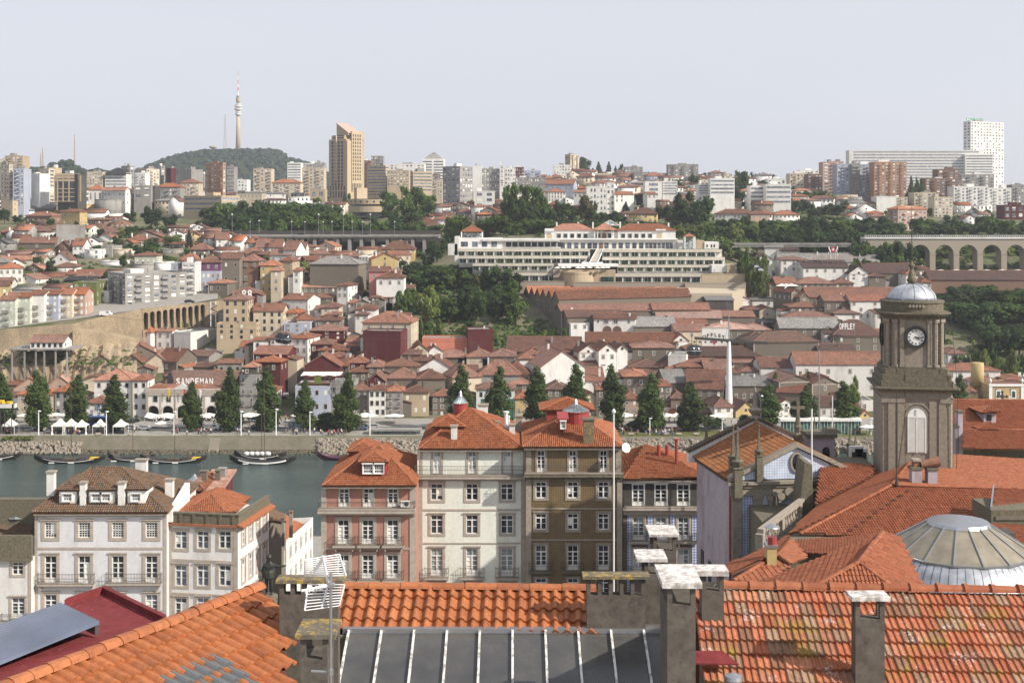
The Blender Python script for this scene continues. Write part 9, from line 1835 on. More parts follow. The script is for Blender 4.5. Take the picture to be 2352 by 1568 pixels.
L,Rr,T=PC('K',1955,1435,141),PC('K',2135,1435,141),PC('K',2045,1362,143);slope(rt,[L,Rr,T],'tile_church',.24,.35);slope(rt,[L+Vector((0,2,0)),L,T],'tile_church',.24,.35);slope(rt,[Rr,Rr+Vector((0,2,0)),T],'tile_church',.24,.35)
for(x0,x1,y0,y1)in((1770,1812,1270,1600),(1748,1775,1400,1600)):nchim(rt,'K',x0,x1,y0,y1,140,'facade_lilac','moss_stone',1.0)
rt=item('iron_cross','ornate black iron cross on the ridge of the right edge roof','cross',PC('K',2160,1185,150));q=MB();k_=150/F/3.839;q.tube((0,0,0),(0,0,82*k_),.09,n=5);q.tube((-40*k_,0,42*k_),(40*k_,0,42*k_),.09,n=5)
for(x,z)in((-40,42),(40,42),(0,82),(0,10)):q.lathe([(.02,z*k_-.2),(.22,z*k_),(.02,z*k_+.2)],x*k_,0,6)
for i in range(10):a,b_=2*pi*i/10,2*pi*(i+1)/10;q.tube((16*k_*cos(a),0,42*k_+16*k_*sin(a)),(16*k_*cos(b_),0,42*k_+16*k_*sin(b_)),.06,n=4)
q.bd('cross',MT['iron'],rt)
rt=roofthing('church_annex','orange tiled annex with row of dark shutters right of the big roof',[[('N4',2128,392,96),('N4',2600,420,96),('N4',2600,255,101.5),('N4',2150,243,101.5)],[('N4',2128,640,90),('N4',2600,690,90),('N4',2600,505,95),('N4',2120,490,95)]],[],'tile_church',.22,.36,'s')
Mi=rt.matrix_basis.inverted();a=Mi@PC('N4',2128,490,95.6);b_=Mi@PC('N4',2600,395,95.6);q=MB();q.box(a.x,b_.x,a.y,a.y+4,a.z,b_.z+.1);q.bd('wall',MT['moss_stone'],rt)
for i in range(3):x=a.x+.3+i*3.1;q=MB();q.box(x,x+2.7,a.y-.08,a.y-.001,a.z+.4,b_.z-.35);q.bd('shutter',MT['wall_s'],rt)
q=MB();q.prism([Mi@PC('N4',2122,395,95.8),Mi@PC('N4',2140,240,101.6),Mi@PC('N4',2150,240,101.6),Mi@PC('N4',2132,395,95.8)],(0,0,.35));q.bd('flashing',MT['steel'],rt);q=MB();l=Mi@PC('N4',2240,600,90.2);r=Mi@PC('N4',2295,545,90.2);q.box(l.x,r.x,l.y,l.y+1.6,l.z,r.z);q.bd('roof_hatch',MT['wall_d'],rt)
P1,P2=('N4',1385,540,81.9),('N4',1225,740,75)
rt=roofthing('tiled_roof','long dark shaded roof meeting sunlit hips, just beyond the lichen covered foreground roof',[[P1,P2,('N4',870,935,73.5),('N4',410,900,79)],[P2,('N4',870,935,73.5),('N4',1500,945,73.5)],[P1,P2,('N4',1500,945,73.5),('N4',1680,945,75.5),('N4',1495,575,83)]],[(P1,P2),(P2,('N4',870,935,73.5)),(P2,('N4',1500,945,73.5))],'tile_church',.225,.36,'s')
Mi=rt.matrix_basis.inverted();a=Mi@PC('N4',420,930,80);q=MB();q.box(a.x,a.x+34,a.y,a.y+6,a.z-14,a.z-2.6);q.bd('wall',MT['moss_stone'],rt)
rt=roofthing('tiled_roof','small cluster of orange hips around a cream chimney left of the long dark roof',[[('N4',290,775,84),('N4',590,688,88),('N4',760,605,92),('N4',660,692,84),('N4',365,868,80)],[('N4',660,692,84),('N4',760,605,92),('N4',865,708,86),('N4',745,772,82)],[('N4',365,868,80),('N4',660,692,84),('N4',745,772,82),('N4',600,872,78.5)]],[(('N4',365,868,80),('N4',660,692,84)),(('N4',660,692,84),('N4',760,605,92))],'tile_church',.225,.36,'s')
nchim(rt,'N4',597,662,628,800,82.5,'wall_y','steel',.9,capo=.06);Mi=rt.matrix_basis.inverted();p=Mi@PC('N4',630,622,82.9);q=MB();q.tube(p,p+Vector((0,0,.5)),.3,n=10);q.lathe([(.65,.55),(.62,.6),(.05,.95)],p.x,p.y,12)if False else None;q.bd('chimney_pot',MT['copper_red'],rt);o=MB().lathe([(.50,0),(.48,.04),(.05,.25)],0,0,12).bd('chimney_hat',MT['steel'],rt,loc=p+Vector((0,0,1.1)));q=MB();[q.tube(p+Vector((cos(a)*.3,sin(a)*.3,.5)),p+Vector((cos(a)*.4,sin(a)*.4,1.12)),.03,n=3)for a in(0,1.57,3.14,4.71)];q.bd('hat_strut',MT['steel'],rt)
a=Mi@PC('N4',300,800,86);q=MB();q.box(a.x,a.x+16,a.y,a.y+8,a.z-14,a.z-3);q.bd('wall',MT['moss_stone'],rt)
rt=roofthing('tiled_roof','narrow strip of old orange tiles under the stone ledge of the big roof',[[('N4',765,602,94),('N4',1380,575,96),('N4',1330,640,90),('N4',1050,700,87),('N4',862,712,88)]],[],'tile_church',.24,.36,'s')
# metal dome with glass lantern
uD,vD=cc('N4',1905,0);Yd=88;rt=item('metal_dome','large grey metal dome with ribbed cone shaped glass lantern at right','dome',(px(uD,Yd),Yd,50));
q=MB();pr_=[(6.2,-6),(6.2,-1.5),(6.1,-.4),(5.9,.5),(5.6,1.2),(5.2,1.85),(4.7,2.35)];q.lathe(pr_,0,0,64);q.bd('metal_shell',MT['lead_dome'],rt,True);q=MB()
for k in range(64):
 an=2*pi*(k+.5)/64
 for(r0,z0),(r1,z1)in zip(pr_[1:],pr_[2:]):q.tube(((r0+.01)*cos(an),(r0+.01)*sin(an),z0),((r1+.01)*cos(an),(r1+.01)*sin(an),z1),.014,n=3)
q.bd('seam',MT['iron'],rt)
m,t,bs=base('dusty_glass',.55);gp=N(t,'ShaderNodeNewGeometry').outputs['Position'];c=ramp(t,noise(t,gp,1.2,5),(.35,(.17,.15,.115)),(.7,(.26,.23,.175)));t.links.new(c,bs.inputs['Base Color'])
n=16
for k in range(n):a,b_=2*pi*k/n,2*pi*(k+1)/n;q=MB();q.face([(4.72*cos(a),4.72*sin(a),2.4),(4.72*cos(b_),4.72*sin(b_),2.4),(1.98*cos(b_),1.98*sin(b_),4.1),(1.98*cos(a),1.98*sin(a),4.1)]);q.bd('glass_panel',MT['dusty_glass'],rt)
for k in range(n):a=2*pi*k/n;q=MB();q.tube((4.75*cos(a),4.75*sin(a),2.43),(2*cos(a),2*sin(a),4.13),.05,n=4);q.bd('glazing_bar',MT['steel'],rt)
MB().lathe([(4.85,2.3),(4.87,2.42),(4.72,2.43)],0,0,n).bd('lantern_rim',MT['steel'],rt);MB().lathe([(2.1,4.05),(1.95,4.25),(1.6,4.3),(.05,4.32)],0,0,n).bd('lantern_cap',MT['steel'],rt)
# poles
def pole(c,x,yb,yt,Y,r,mat,label,ball=True):
 p=PC(c,x,yb,Y);hh=(yb-yt)/CR[c][2]*Y/F;rt=item('pole',label,'pole',p);MB().tube((0,0,-6),(0,0,hh),r,r*.75,8).bd('shaft',MT[mat],rt)
 if ball:MB().lathe([(.03,hh),(r*2,hh+.15),(r*2,hh+.3),(.03,hh+.45)],0,0,8).bd('ball',MT['white_metal'],rt)
pole('N2',2100,1400,205,108,.075,'white_metal','tall white flagpole in front of the brown tiled house')
pole('N3',1357,620,65,112,.08,'white_metal','rusty white pole rising from the head of the diagonal balustrade',False)
pole('K',545,1560,740,128,.08,'steel','tall thin grey pole left of the clock tower, tallest of its group',False);pole('K',482,1500,1250,127,.07,'white_metal','short white pole between pinnacles left of the clock tower',False);pole('K',662,1568,1140,126,.07,'white_metal','slim white pole close to the left side of the clock tower',False);pole('K',32,1500,1120,130,.07,'iron','dark lamp post rising behind the church gable',False)
# FOREGROUND
def ground_block(name,label,pts,z0,z1,mat,cat='building'):pass
zr=68.97;Y0=21.0;up=Vector((0,-.906,-.423));XL,XR=px(1597,Y0)-.05,px(2352,Y0)+1.5
rt=item('tiled_roof','near roof of old lichen spotted orange tiles filling the lower right corner','roof',(XL,Y0,zr-2));a=Vector((XL,Y0,zr));b_=Vector((XR,Y0-.35,zr))
slope(rt,[a,b_,b_+up*2.9,a+up*2.9],'tile_old',.205,.285,'M',amp=.030,nind=300,name='roof')
ridge(rt,Vector((px(1662,Y0),Y0,zr+.02)),b_+Vector((0,0,.02)),'tile_new' if False else 'tile_church',.115,.42,ind=True,collar=True)
q=MB();q.prism([(0,.02,1.9),(0,3,.5),(0,3,-8),(0,.02,-8)],(XR-XL,0,0));q.bd('rear_slope',MT['under_tile'],rt)
z2=67.94;Ym=24.6;xa,xb=px(787,Ym),px(1365,Ym);rt=item('tiled_roof','near roof strip of clean new orange pan tiles above the skylight','roof',(xa,Ym,z2-2));a=Vector((xa,Ym,z2));b_=Vector((xb,Ym-.15,z2))
up2=Vector((0,-.92,-.392));slope(rt,[a-Vector((.12,0,0)),b_,b_+up2*1.22,a+up2*1.22-Vector((.15,0,0))],'tile_new',.213,.31,'S',amp=.062,nind=300,name='roof');ridge(rt,a+Vector((-.1,0,.02)),b_+Vector((0,0,.02)),'tile_new',.125,.55,ind=True)
q=MB();q.prism([(-.3,.05,1.85),(-.3,3,.45),(-.3,3,-9),(-.3,.05,-9)],(xb-xa+.9,0,0));q.bd('rear_slope',MT['under_tile'],rt)
A=PC('N5',478,512,23.35);B_=PC('N5',2135,530,23.35);B_.z=A.z;dnk=Vector((0,-2.3,-.80));rt=item('skylight','long sloping skylight of dark panes with peeling white bars','skylight',A-Vector((0,0,.5)))
Mi=rt.matrix_basis.inverted();A_l,B_l=Mi@A,Mi@B_;Ls=(B_l-A_l).length;q=MB();q.box(A_l.x-.05,B_l.x,A_l.y-.02,A_l.y+.12,A_l.z-.02,A_l.z+.07);q.bd('top_flashing',MT['steel'],rt);nb=10
m,t,bs=base('peeling_paint',.8);gp=N(t,'ShaderNodeNewGeometry').outputs['Position'];c=ramp(t,noise(t,gp,14,5,1,.4,1,.8),(.42,(.25,.24,.22)),(.52,(.62,.62,.60)));t.links.new(c,bs.inputs['Base Color']);bump(t,bs,noise(t,gp,20,4),.4,.01)
m,t,bs=base('dirty_pane',.22);gp=N(t,'ShaderNodeNewGeometry').outputs['Position'];c=ramp(t,noise(t,gp,1.1,6,rough=.7),(.35,(.055,.056,.06)),(.75,(.11,.108,.10)));t.links.new(c,bs.inputs['Base Color']);tr=N(t,'ShaderNodeBsdfTransparent');mxs=N(t,'ShaderNodeMixShader');mxs.inputs[0].default_value=.14;t.links.new(bs.outputs[0],mxs.inputs[1]);t.links.new(tr.outputs[0],mxs.inputs[2]);t.links.new(mxs.outputs[0],t.nodes['Material Output'].inputs[0])
pw=Ls/9.75
for i in range(11):
 x=A_l.x+.06+i*pw
 if x>B_l.x:break
 q=MB();p=Vector((x,A_l.y,A_l.z+.02));q.prism([p+Vector((-.02,0,0)),p+Vector((.02,0,0)),p+Vector((.02,0,.045)),p+Vector((-.02,0,.045))][::-1],dnk);q.bd('glazing_bar',MT['peeling_paint'],rt)
 for j in range(2):
  if x+pw>B_l.x+.3:continue
  q=MB();p=Vector((x,A_l.y,A_l.z))+dnk*(j*.62)-Vector((0,0,.012*j));e=dnk*(.62 if j==0 else.38);q.face([p+e,p+e+Vector((pw,0,0)),p+Vector((pw,0,0)),p]);q.bd('pane',MT['dirty_pane'],rt)
 if x+pw<=B_l.x+.3:q=MB();p=Vector((x,A_l.y,A_l.z))+dnk*.61;q.box(p.x+.03,p.x+pw-.03,p.y-.015,p.y+.015,p.z-.0,p.z+.02);q.bd('lap_bar',MT['dark_metal'],rt)
q=MB();q.box(A_l.x-.3,B_l.x+.2,A_l.y-3.2,A_l.y,A_l.z-3.2,A_l.z-3.0);q.box(A_l.x-.3,B_l.x+.2,A_l.y-.1,A_l.y-.02,A_l.z-3,A_l.z-.03);q.bd('shaft_wall',MT['wall_s'],rt)
F0=Vector((-4.35,22.6,68.5));rd=Vector((-2.5,-4.6,0)).normalized();N0=F0+rd*11;dh=Vector((.88,-.48,0));dn_=(dh*cos(R(21))+Vector((0,0,-sin(R(21)))))
def ray_on(c,x,y,O,n):
 u,v=cc(c,x,y);d=Vector(((u-CU)/F,1,-(v-VH)/F));t_=n.dot(O-Vector((0,0,CH)))/n.dot(d);return Vector((0,0,CH))+d*t_
nn=dn_.cross(rd);pA,pB=ray_on('W',658,1400,F0,nn),ray_on('W',658,1740,F0,nn)
rt=item('tiled_roof','near sloping roof of bright new orange pan tiles with diagonal ridge, lower left','roof',F0-Vector((0,0,2)))
ro_=slope(rt,[F0,N0,pB,pA],'tile_new',.213,.36,'S',amp=.06,nind=300,name='roof');ridge(rt,N0+Vector((0,0,.02)),F0+Vector((0,0,.02)),'tile_new',.135,.33,ind=True)
Mi=rt.matrix_basis.inverted();q=MB();pz=Mi.to_translation();a,b_=Mi@F0,Mi@N0;lf=Vector((-.88,.48,0))
q.prism([a-Vector((0,0,.12)),b_-Vector((0,0,.12)),b_+lf*.6-Vector((0,0,.5)),a+lf*.6-Vector((0,0,.5))],(0,0,-2));pz=Vector((0,0,-.2));q.prism([a+pz,b_+pz,(Mi@pB)+pz,(Mi@pA)+pz],(0,0,-4));q.bd('wall',MT['chimney_render'],rt)
gt=tile_mesh('S',.213,.36,.06).mesh('glass_roof_tile',MT['glass_tile']);nn=dn_.cross(rd);nn=nn if nn.z>0 else-nn;ex=nn.cross(dn_).normalized();ex=-ex if ex.dot(Vector((1,0,0)))<0 else ex
g0=ray_on('N1',1440,1395,F0,nn)
for i in range(6):
 for j in range(3):
  p=Mi@(g0-ex*(.213*(i+.5))+dn_*(.34*j)+nn*.045);M=Matrix(((ex.x,-dn_.x,nn.x,p.x),(ex.y,-dn_.y,nn.y,p.y),(ex.z,-dn_.z,nn.z,p.z),(0,0,0,1)));o=ob('glass_roof_tile',gt,rt);o.matrix_basis=M
zb_=65.3
def onz(c,x,y,z):u,v=cc(c,x,y);Y=(CH-z)*F/(v-VH);return P(u,v,Y)
pts=[onz('N1',-160,1620,zb_),onz('N1',-160,1260,zb_),onz('N1',440,1048,zb_),onz('N1',700,960,zb_),onz('N1',1122,1168,zb_),onz('N1',900,1620,zb_)]
rt=item('metal_roof','low burgundy painted roof splashed with white droppings in the lower left','roof',pts[0]);Mi=rt.matrix_basis.inverted();lp_=[Mi@p for p in pts];q=MB();q.prism(lp_,(0,0,-.2));q.bd('roof_sheet',MT['burg_spots'],rt);q=MB()
for a,b_ in((2,3),(3,4)):p0,p1=lp_[a],lp_[b_];q.prism([p0+Vector((0,0,.001)),p1+Vector((0,0,.001)),p1+Vector((0,.2,.001)),p0+Vector((0,.2,.001))],(0,0,.17))
q.bd('raised_edge',MT['burgundy'],rt);q=MB();q.prism([p-Vector((0,0,.21))for p in lp_],(0,0,-9));q.bd('wall',MT['facade_bright'],rt)
q=MB()
for i in range(5):
 a=lp_[1].lerp(lp_[2],.2+i*.3);
seam=MB();p0,p1=Mi@onz('N1',330,1300,zb_),Mi@onz('N1',720,1500,zb_);seam.box(0,.02,0,.02,0,.01);
z3=65.52;cs=[onz('N1',-160,1240,z3),onz('N1',410,1037,z3+.25),onz('N1',680,1166,z3+.1),onz('N1',-160,1510,z3-.1)]
rt=item('corrugated_sheet','blue grey corrugated metal sheet roof lying over the burgundy roof','roof',cs[0]);Mi=rt.matrix_basis.inverted();c4=[Mi@p for p in cs];nrib=15;q=MB();prev=None
for i in range(nrib*4+1):
 t_=i/(nrib*4);a=c4[1].lerp(c4[2],t_);b_=c4[0].lerp(c4[3],t_);k=(0,0,1,1)[i%4]*.09;a=a+Vector((0,0,k));b_=b_+Vector((0,0,k))
 if prev:q.face([prev[1],prev[0],a,b_],1 if i%4==1 else 0)
 prev=(a,b_)
plain('blue_steel',(.10,.125,.185),.5,.1,.3,1.0);plain('rib_groove',(.05,.06,.09),.6);q.bd('sheet',[MT['blue_steel'],MT['rib_groove']],rt);q=MB();q.prism([c4[0],c4[1],c4[1]+Vector((0,0,-.3)),c4[0]+Vector((0,0,-.3))],(0,.12,0));q.prism([c4[1],c4[2],c4[2]+Vector((0,0,-.25)),c4[1]+Vector((0,0,-.25))],(-.1,0,0));q.bd('edge_flashing',MT['steel'],rt)
def fchim(label,c,bx0,bx1,cx0,cx1,yback,yfront,ybot,Y,posts,cap='cap_white',th=.07,hole=.35,name='chimney',lpad=0):
 u,vf=cc(c,(bx0+bx1)/2,yfront);vb_=cc(c,0,yback)[1];zt=zv(vf,Y)+th;Yb=(CH-zt)*F/(vb_-VH);dep=max(.35,Yb-Y);xl,xr=px(cc(c,bx0,0)[0],Y+.06),px(cc(c,bx1,0)[0],Y+.06);cl,cr_=px(cc(c,cx0,0)[0],Y),px(cc(c,cx1,0)[0],Y);zbm=zv(cc(c,0,ybot)[1],Y)
 rt=item(name,label,'chimney',((xl+xr)/2,Y,zbm));O=Vector(((xl+xr)/2,Y,zbm));w=(xr-xl)/2;H_=zt-th-zbm;q=MB();y0,y1=.06,dep-.06
 q.box(-w,w,y0,y1,-2.5,H_-hole);b_=q.bd('stack',MT['chimney_render'],rt);q=MB()
 pw_=.07
 for i in range(posts+1):
  x=-w+(2*w-pw_)*i/posts
  for yy in(y0,y1-pw_):q=MB();q.box(x,x+pw_,yy,yy+pw_,H_-hole,H_-.001);q.bd('vent_post',MT['chimney_render'],rt)
 q=MB();q.box(cl-O.x,cr_-O.x,0,dep,H_,H_+th);o=q.bd('cap_slab',MT[cap],rt);return rt
fchim('broad dark rendered chimney with lichen slab behind the aerial','N5',135,440,115,470,218,260,780,21.3,5,'cap_lichen',.055,.2)
fchim('small dark chimney with thick yellow lichen slab in front of the broad one','N5',245,385,215,425,440,548,790,17.8,1,'cap_lichen',.06,.3)
fchim('wide low chimney with row of five vents beside the new tiles','N5',1730,2035,1710,2060,197,238,512,23.3,5,'cap_lichen',.05,.3)
fchim('rendered chimney of middle height behind the wide low one','N5',2030,2130,1990,2150,80,148,560,24.4,1,'cap_white',.06,.25)
fchim('farthest small chimney with pale slab before the blue tile house','N3',275,430,248,452,850,935,1140,26.5,1,'cap_white',.05,.3)
fchim('large foremost chimney with big white spotted slab','N5',2148,2295,2122,2330,157,285,790,17.9,1,'cap_white',.075,.25)
fchim('dark tall chimney with white spotted slab at the left end of the lichen roof','N4',150,300,112,335,757,838,1365,20.2,1,'cap_white',.075,.25)
fchim('single chimney with white slab standing in the middle of the lichen roof','N4',1200,1400,1175,1440,957,1010,1600,18.9,1,'cap_white',.06,.28)
rt=item('parapet_wall','dark rendered wall piece joining the chimneys right of the skylight','wall',PC('N5',2080,520,24.2));MB().box(-.5,1.5,0,.5,-4,.1).bd('wall',MT['chimney_render'],rt)
rt=item('flashing','red painted metal flashing at the foot of the dark tall chimney','flashing',PC('N4',110,1440,19.2));k_=19.2/F/2.977;q=MB();q.prism([(-.1,.22,50*k_*1.0),(200*k_,.22,50*k_),(290*k_,-.0,-5*k_),(-.1,-.0,0)],(0,0,.02));q.bd('sheet',MT['burgundy'],rt)
rt=item('vent_pipe','round shiny metal vent cap at the bottom of the lichen roof','vent',PC('N4',365,1545,18.2));k_=18.2/F/2.977;q=MB();q.lathe([(60*k_,-.5),(60*k_,0),(64*k_,.01),(58*k_,.06),(10*k_,.1)],0,0,18);q.bd('cap',MT['steel'],rt)
k_=17.3/F/2.259;rt=item('tv_aerial','rooftop television aerial with two grid reflectors on a thin mast','aerial',PC('N5',402,780,17.3));Pz=lambda x,y,d=0:Vector(((x-402)*k_,d,(780-y)*k_));MB().tube(Pz(402,900),Pz(402,205),.022,.020,8).bd('mast',MT['steel'],rt);q=MB()
for i in range(10):t_=i/9;q.tube(Pz(275-18*t_,125+110*t_,-.1+.25*t_),Pz(440+30*t_,117+122*t_,.1+.1*t_),.008,n=5)
for i in range(9):t_=i/8;q.tube(Pz(275-5*t_,280+112*t_,.15-.2*t_),Pz(468-28*t_,275+110*t_,.1),.008,n=5)
q.tube(Pz(275,125,-.1),Pz(257,235,.15),.012,n=5);q.tube(Pz(440,117,.1),Pz(470,240,.2),.012,n=5);q.tube(Pz(275,280,.15),Pz(270,392,-.05),.012,n=5);q.tube(Pz(468,275,.1),Pz(440,385,.1),.012,n=5);q.bd('reflector_grid',MT['white_metal'],rt)
q=MB();q.tube(Pz(360,115,.0),Pz(385,260,.05),.02,n=6);q.tube(Pz(385,268,.05),Pz(352,390,.05),.014,n=6);q.tube(Pz(268,262,-.3),Pz(400,265,.0),.016,n=6)
for i in range(6):x=285+i*16;q.tube(Pz(x,252,-.3+.05*i),Pz(x+6,276,-.3+.05*i),.006,n=4)
q.bd('boom',MT['white_metal'],rt);q=MB();q.box(-.05,.05,-.05,.05,(780-275)*k_,(780-258)*k_);q.tube(Pz(300,712),Pz(410,718),.018,n=6);q.tube(Pz(402,700,-.02),Pz(402,730,-.02),.045,n=8);q.bd('clamp',MT['steel'],rt)
vs=[(0,0,1.0),(0,0,1.3),(0,0,1.55),(0,.0,1.68),(0,-.02,1.82),(0,-.02,1.92),(.11,0,.95),(.14,-.03,.5),(.14,0,.05),(-.11,0,.95),(-.14,.05,.5),(-.13,.1,.05),(.22,0,1.5),(.52,-.03,1.42),(.80,-.05,1.47),(.93,-.05,1.5),(-.22,0,1.5),(-.36,.0,1.2),(-.24,-.12,1.0),(-.2,-.2,1.0),(.14,-.15,.03),(-.13,-.06,.03)]
es=[(0,1),(1,2),(2,3),(3,4),(4,5),(0,6),(6,7),(7,8),(0,9),(9,10),(10,11),(2,12),(12,13),(13,14),(14,15),(2,16),(16,17),(17,18),(18,19),(8,20),(11,21)];rd_=[.2,.19,.2,.085,.12,.09,.15,.11,.07,.15,.11,.07,.10,.075,.055,.03,.10,.075,.055,.04,.05,.05]
me=bpy.data.meshes.new('statue_skeleton');me.from_pydata(vs,es,[]);o=bpy.data.objects.new('statue_skeleton',me);COL.objects.link(o);md=o.modifiers.new('skin','SKIN')
for i,r in enumerate(rd_):me.skin_vertices[0].data[i].radius=(r,r*.85)
me.skin_vertices[0].data[0].use_root=True;o.modifiers.new('sub','SUBSURF').levels=2;dg=bpy.context.evaluated_depsgraph_get();m2=bpy.data.meshes.new_from_object(o.evaluated_get(dg));bpy.data.objects.remove(o);plain('bronze',(.045,.048,.04),.5,.4,.4,6);m2 .materials.clear();m2 .materials.append(MT['bronze'])
for p in m2 .polygons:p.use_smooth=True
rt=item('statue','dark bronze statue of a person with one arm stretched out to the right','statue',P(*cc('N1',1838,960),58));o=ob('figure',m2,rt,(0,0,0));o.scale=(.86,.86,.86);q=MB();q.lathe([(.32,.78),(.30,1.0),(.27,1.12)],0,0,10);q.bd('tunic_belt',MT['bronze'],rt);MB().lathe([(.35,-.9),(.4,-.05),(.3,0)],0,0,10).bd('plinth',MT['moss_stone'],rt);q=MB();q.tube((-.2,.05,.85),(-.55,.1,.2),.025,n=5);q.bd('sword',MT['bronze'],rt);MB().lathe([(.13,1.60),(.14,1.66),(.11,1.75),(.02,1.78)],0,0,10).bd('helmet',MT['bronze'],rt);q=MB();MB().lathe([(.25,-.1),(.3,.1),(.2,.3),(.03,.36)],-.45,-.3,10).bd('shield',MT['bronze'],rt)
# further small houses filling the slopes, each its own thing
rr=random.Random(77)
def clash(X,Y,w,d):
 for r in HREC:
  if abs(X-r[0])<(w+r[2])/2*.9 and(Y<r[1]+r[3]*.9 and Y+d*.9>r[1]):return True
 for t_ in TREC:
  if abs(X-t_[0])<w/2+t_[2]*.5 and Y-1<t_[1]<Y+d+1:return True
 return False
HAND=list(HREC)
def covers(u0,u1,v0,v1,Y):
 for r in HAND:
  if r[1]>Y+2:
   ox=min(u1,r[6])-max(u0,r[5]);oy=min(v1,r[8])-max(v0,r[7])
   if ox>0 and oy>0 and ox*oy>.22*max(1,(r[6]-r[5]))*max(1,(r[8]-r[7])):return True
 return False
def autofill(u0,u1,Ya,Yb,step,wmin,wmax,hmin,hmax,pal,roofs,kinds='eghe',dens=1.0,green=None):
 Y=Ya
 while Y<Yb:
  X=px(u0,Y)
  while X<px(u1,Y):
   w=rr.uniform(wmin,wmax);d=rr.uniform(7,11);hh=rr.uniform(hmin,hmax);z=GXY(X+w/2,Y);u=CU+(X+w/2)*F/Y;vb=VH+(CH-z)*F/Y;vt=VH+(CH-z-hh-2)*F/Y;a,b_=CU+X*F/Y,CU+(X+w)*F/Y
   if rr.random()<dens and not clash(X+w/2,Y,w,d)and not covers(a,b_,vt,vb,Y):
    ve=VH+(CH-z-hh)*F/Y;rise=rr.uniform(.22,.45)*d/2;k=rr.choice(kinds)
    if k=='g':rise=rr.uniform(.3,.5)*w/2
    vr=VH+(CH-z-hh-rise)*F/(Y+(d/2 if k in 'eh' else 0));fl=max(1,int(hh/2.9))
    house('W',a,b_,vb,ve,vr,k,rr.choice(pal),rr.choice(roofs),fl,max(1,int(w/2.6)),d,rot=rr.uniform(-24,24),Y=Y,win=rr.choice('wawds'),ch=rr.choice((0,0,1)))
   elif green and rr.random()<green and not any(abs(X+w/2-t_[0])+abs(Y-t_[1])<5 for t_ in TREC)and not clash(X+w/2,Y,3,3):
    vt2=VH+(CH-z-6)*F/Y
    if not covers(u-8,u+8,vt2,vb,Y):tree(rr.choice(['dark','broad','bush','light','dark']),X+w/2,Y,z-.2,rr.uniform(3,6.5),rr.uniform(3.5,7),.12)
   X+=w+rr.uniform(.2,1.8)
  Y+=step*rr.uniform(.85,1.15)
autofill(-20,505,452,478,10,7,12,5,8,'cssgw','rrob',dens=.9)
autofill(-20,520,560,760,13,7,13,3.5,7,'wwcsggwly','rrorbg',green=.45)
autofill(500,905,455,700,12,6,12,4.5,8.5,'wwcsggrcw','rrorob',green=.25)
autofill(905,1120,452,512,12,7,13,5,8,'swcg','rrb',green=.5)
autofill(1110,2010,455,530,12,8,16,4.5,7,'swcgs','rrbro',kinds='eehg',green=.3)
autofill(1640,2120,530,640,14,8,16,4,6,'swcg','rrbd',kinds='eeh',dens=.6,green=.7)
autofill(2150,2400,455,480,12,8,14,4,6,'wcs','rrb',dens=.7,green=.5)
autofill(-20,760,960,1100,28,10,20,7,16,'wcgtcw','rgrg',kinds='effh',dens=.9,green=.3)
autofill(1180,1700,850,1300,26,9,20,4,8,'wwcgcwt','rorgr',kinds='eeghf',dens=.85,green=.35)
autofill(1700,2380,880,1100,26,10,20,5,9,'wwcgt','rgro',kinds='efgh',dens=.6,green=.8)
autofill(1000,1180,760,1000,22,9,14,4,8,'wcgs','rro',dens=.6,green=.7)
autofill(0,260,790,880,18,9,14,4,7,'wcgk','rrbg',dens=.7,green=.5)
b=MB();r2=random.Random(9)
def scrub(n,u0,u1,Ya,Yb,r0,r1):
 for i in range(n):
  u=r2 .uniform(u0,u1);Y=r2 .uniform(Ya,Yb);X=px(u,Y);z=G(u,Y)
  if any(abs(X-r[0])<r[2]/2+.5 and r[1]-1<Y<r[1]+r[3]+1 for r in HREC):continue
  blobtree(b,X,Y,z,r2 .uniform(r0,r1),14)
[blobtree(b,px(u_,Y_),Y_,18.5+(Y_-476)*.42,r2 .uniform(.4,1.1),14)for u_,Y_ in[(r2 .uniform(-20,330),r2 .uniform(477,488))for _ in range(150)]];scrub(700,895,1190,505,640,.8,2.2);scrub(260,1640,1760,560,720,.8,2.0);scrub(500,1980,2400,455,560,.5,1.6);scrub(380,500,1000,738,800,1.5,3.0);scrub(300,180,500,745,800,1.2,2.6);scrub(300,1740,2400,655,760,1.5,3);scrub(200,1160,1320,515,560,.6,1.6);scrub(160,-20,160,468,486,.5,1.3);scrub(350,-20,520,560,760,.6,1.5);scrub(250,1700,2120,560,660,.8,2);scrub(600,1160,1900,640,900,1.5,3.2)
tag(b.bd('hillside_scrub',MT['leaf_mid']),kind='stuff')
b=MB()
for i in range(170):u=r2 .uniform(8,75);blobtree(b,px(u,410.5),411+r2 .uniform(-1,2),3.9,r2 .uniform(.3,.8),10)
tag(b.bd('bank_weeds',MT['leaf_light']),kind='stuff')
# haze box round everything
b=MB();b.box(-1900,1900,-60,3300,-3,262);m=bpy.data.materials.new('haze');m.use_nodes=True;t=m.node_tree;t.nodes.remove(t.nodes['Principled BSDF']);v_=N(t,'ShaderNodeVolumePrincipled');v_.inputs['Color'].default_value=(.86,.90,1.0,1);v_.inputs['Density'].default_value=HAZE;v_.inputs['Anisotropy'].default_value=.2;t.links.new(v_.outputs[0],t.nodes['Material Output'].inputs['Volume'])
tag(b.bd('haze',m),kind='stuff')
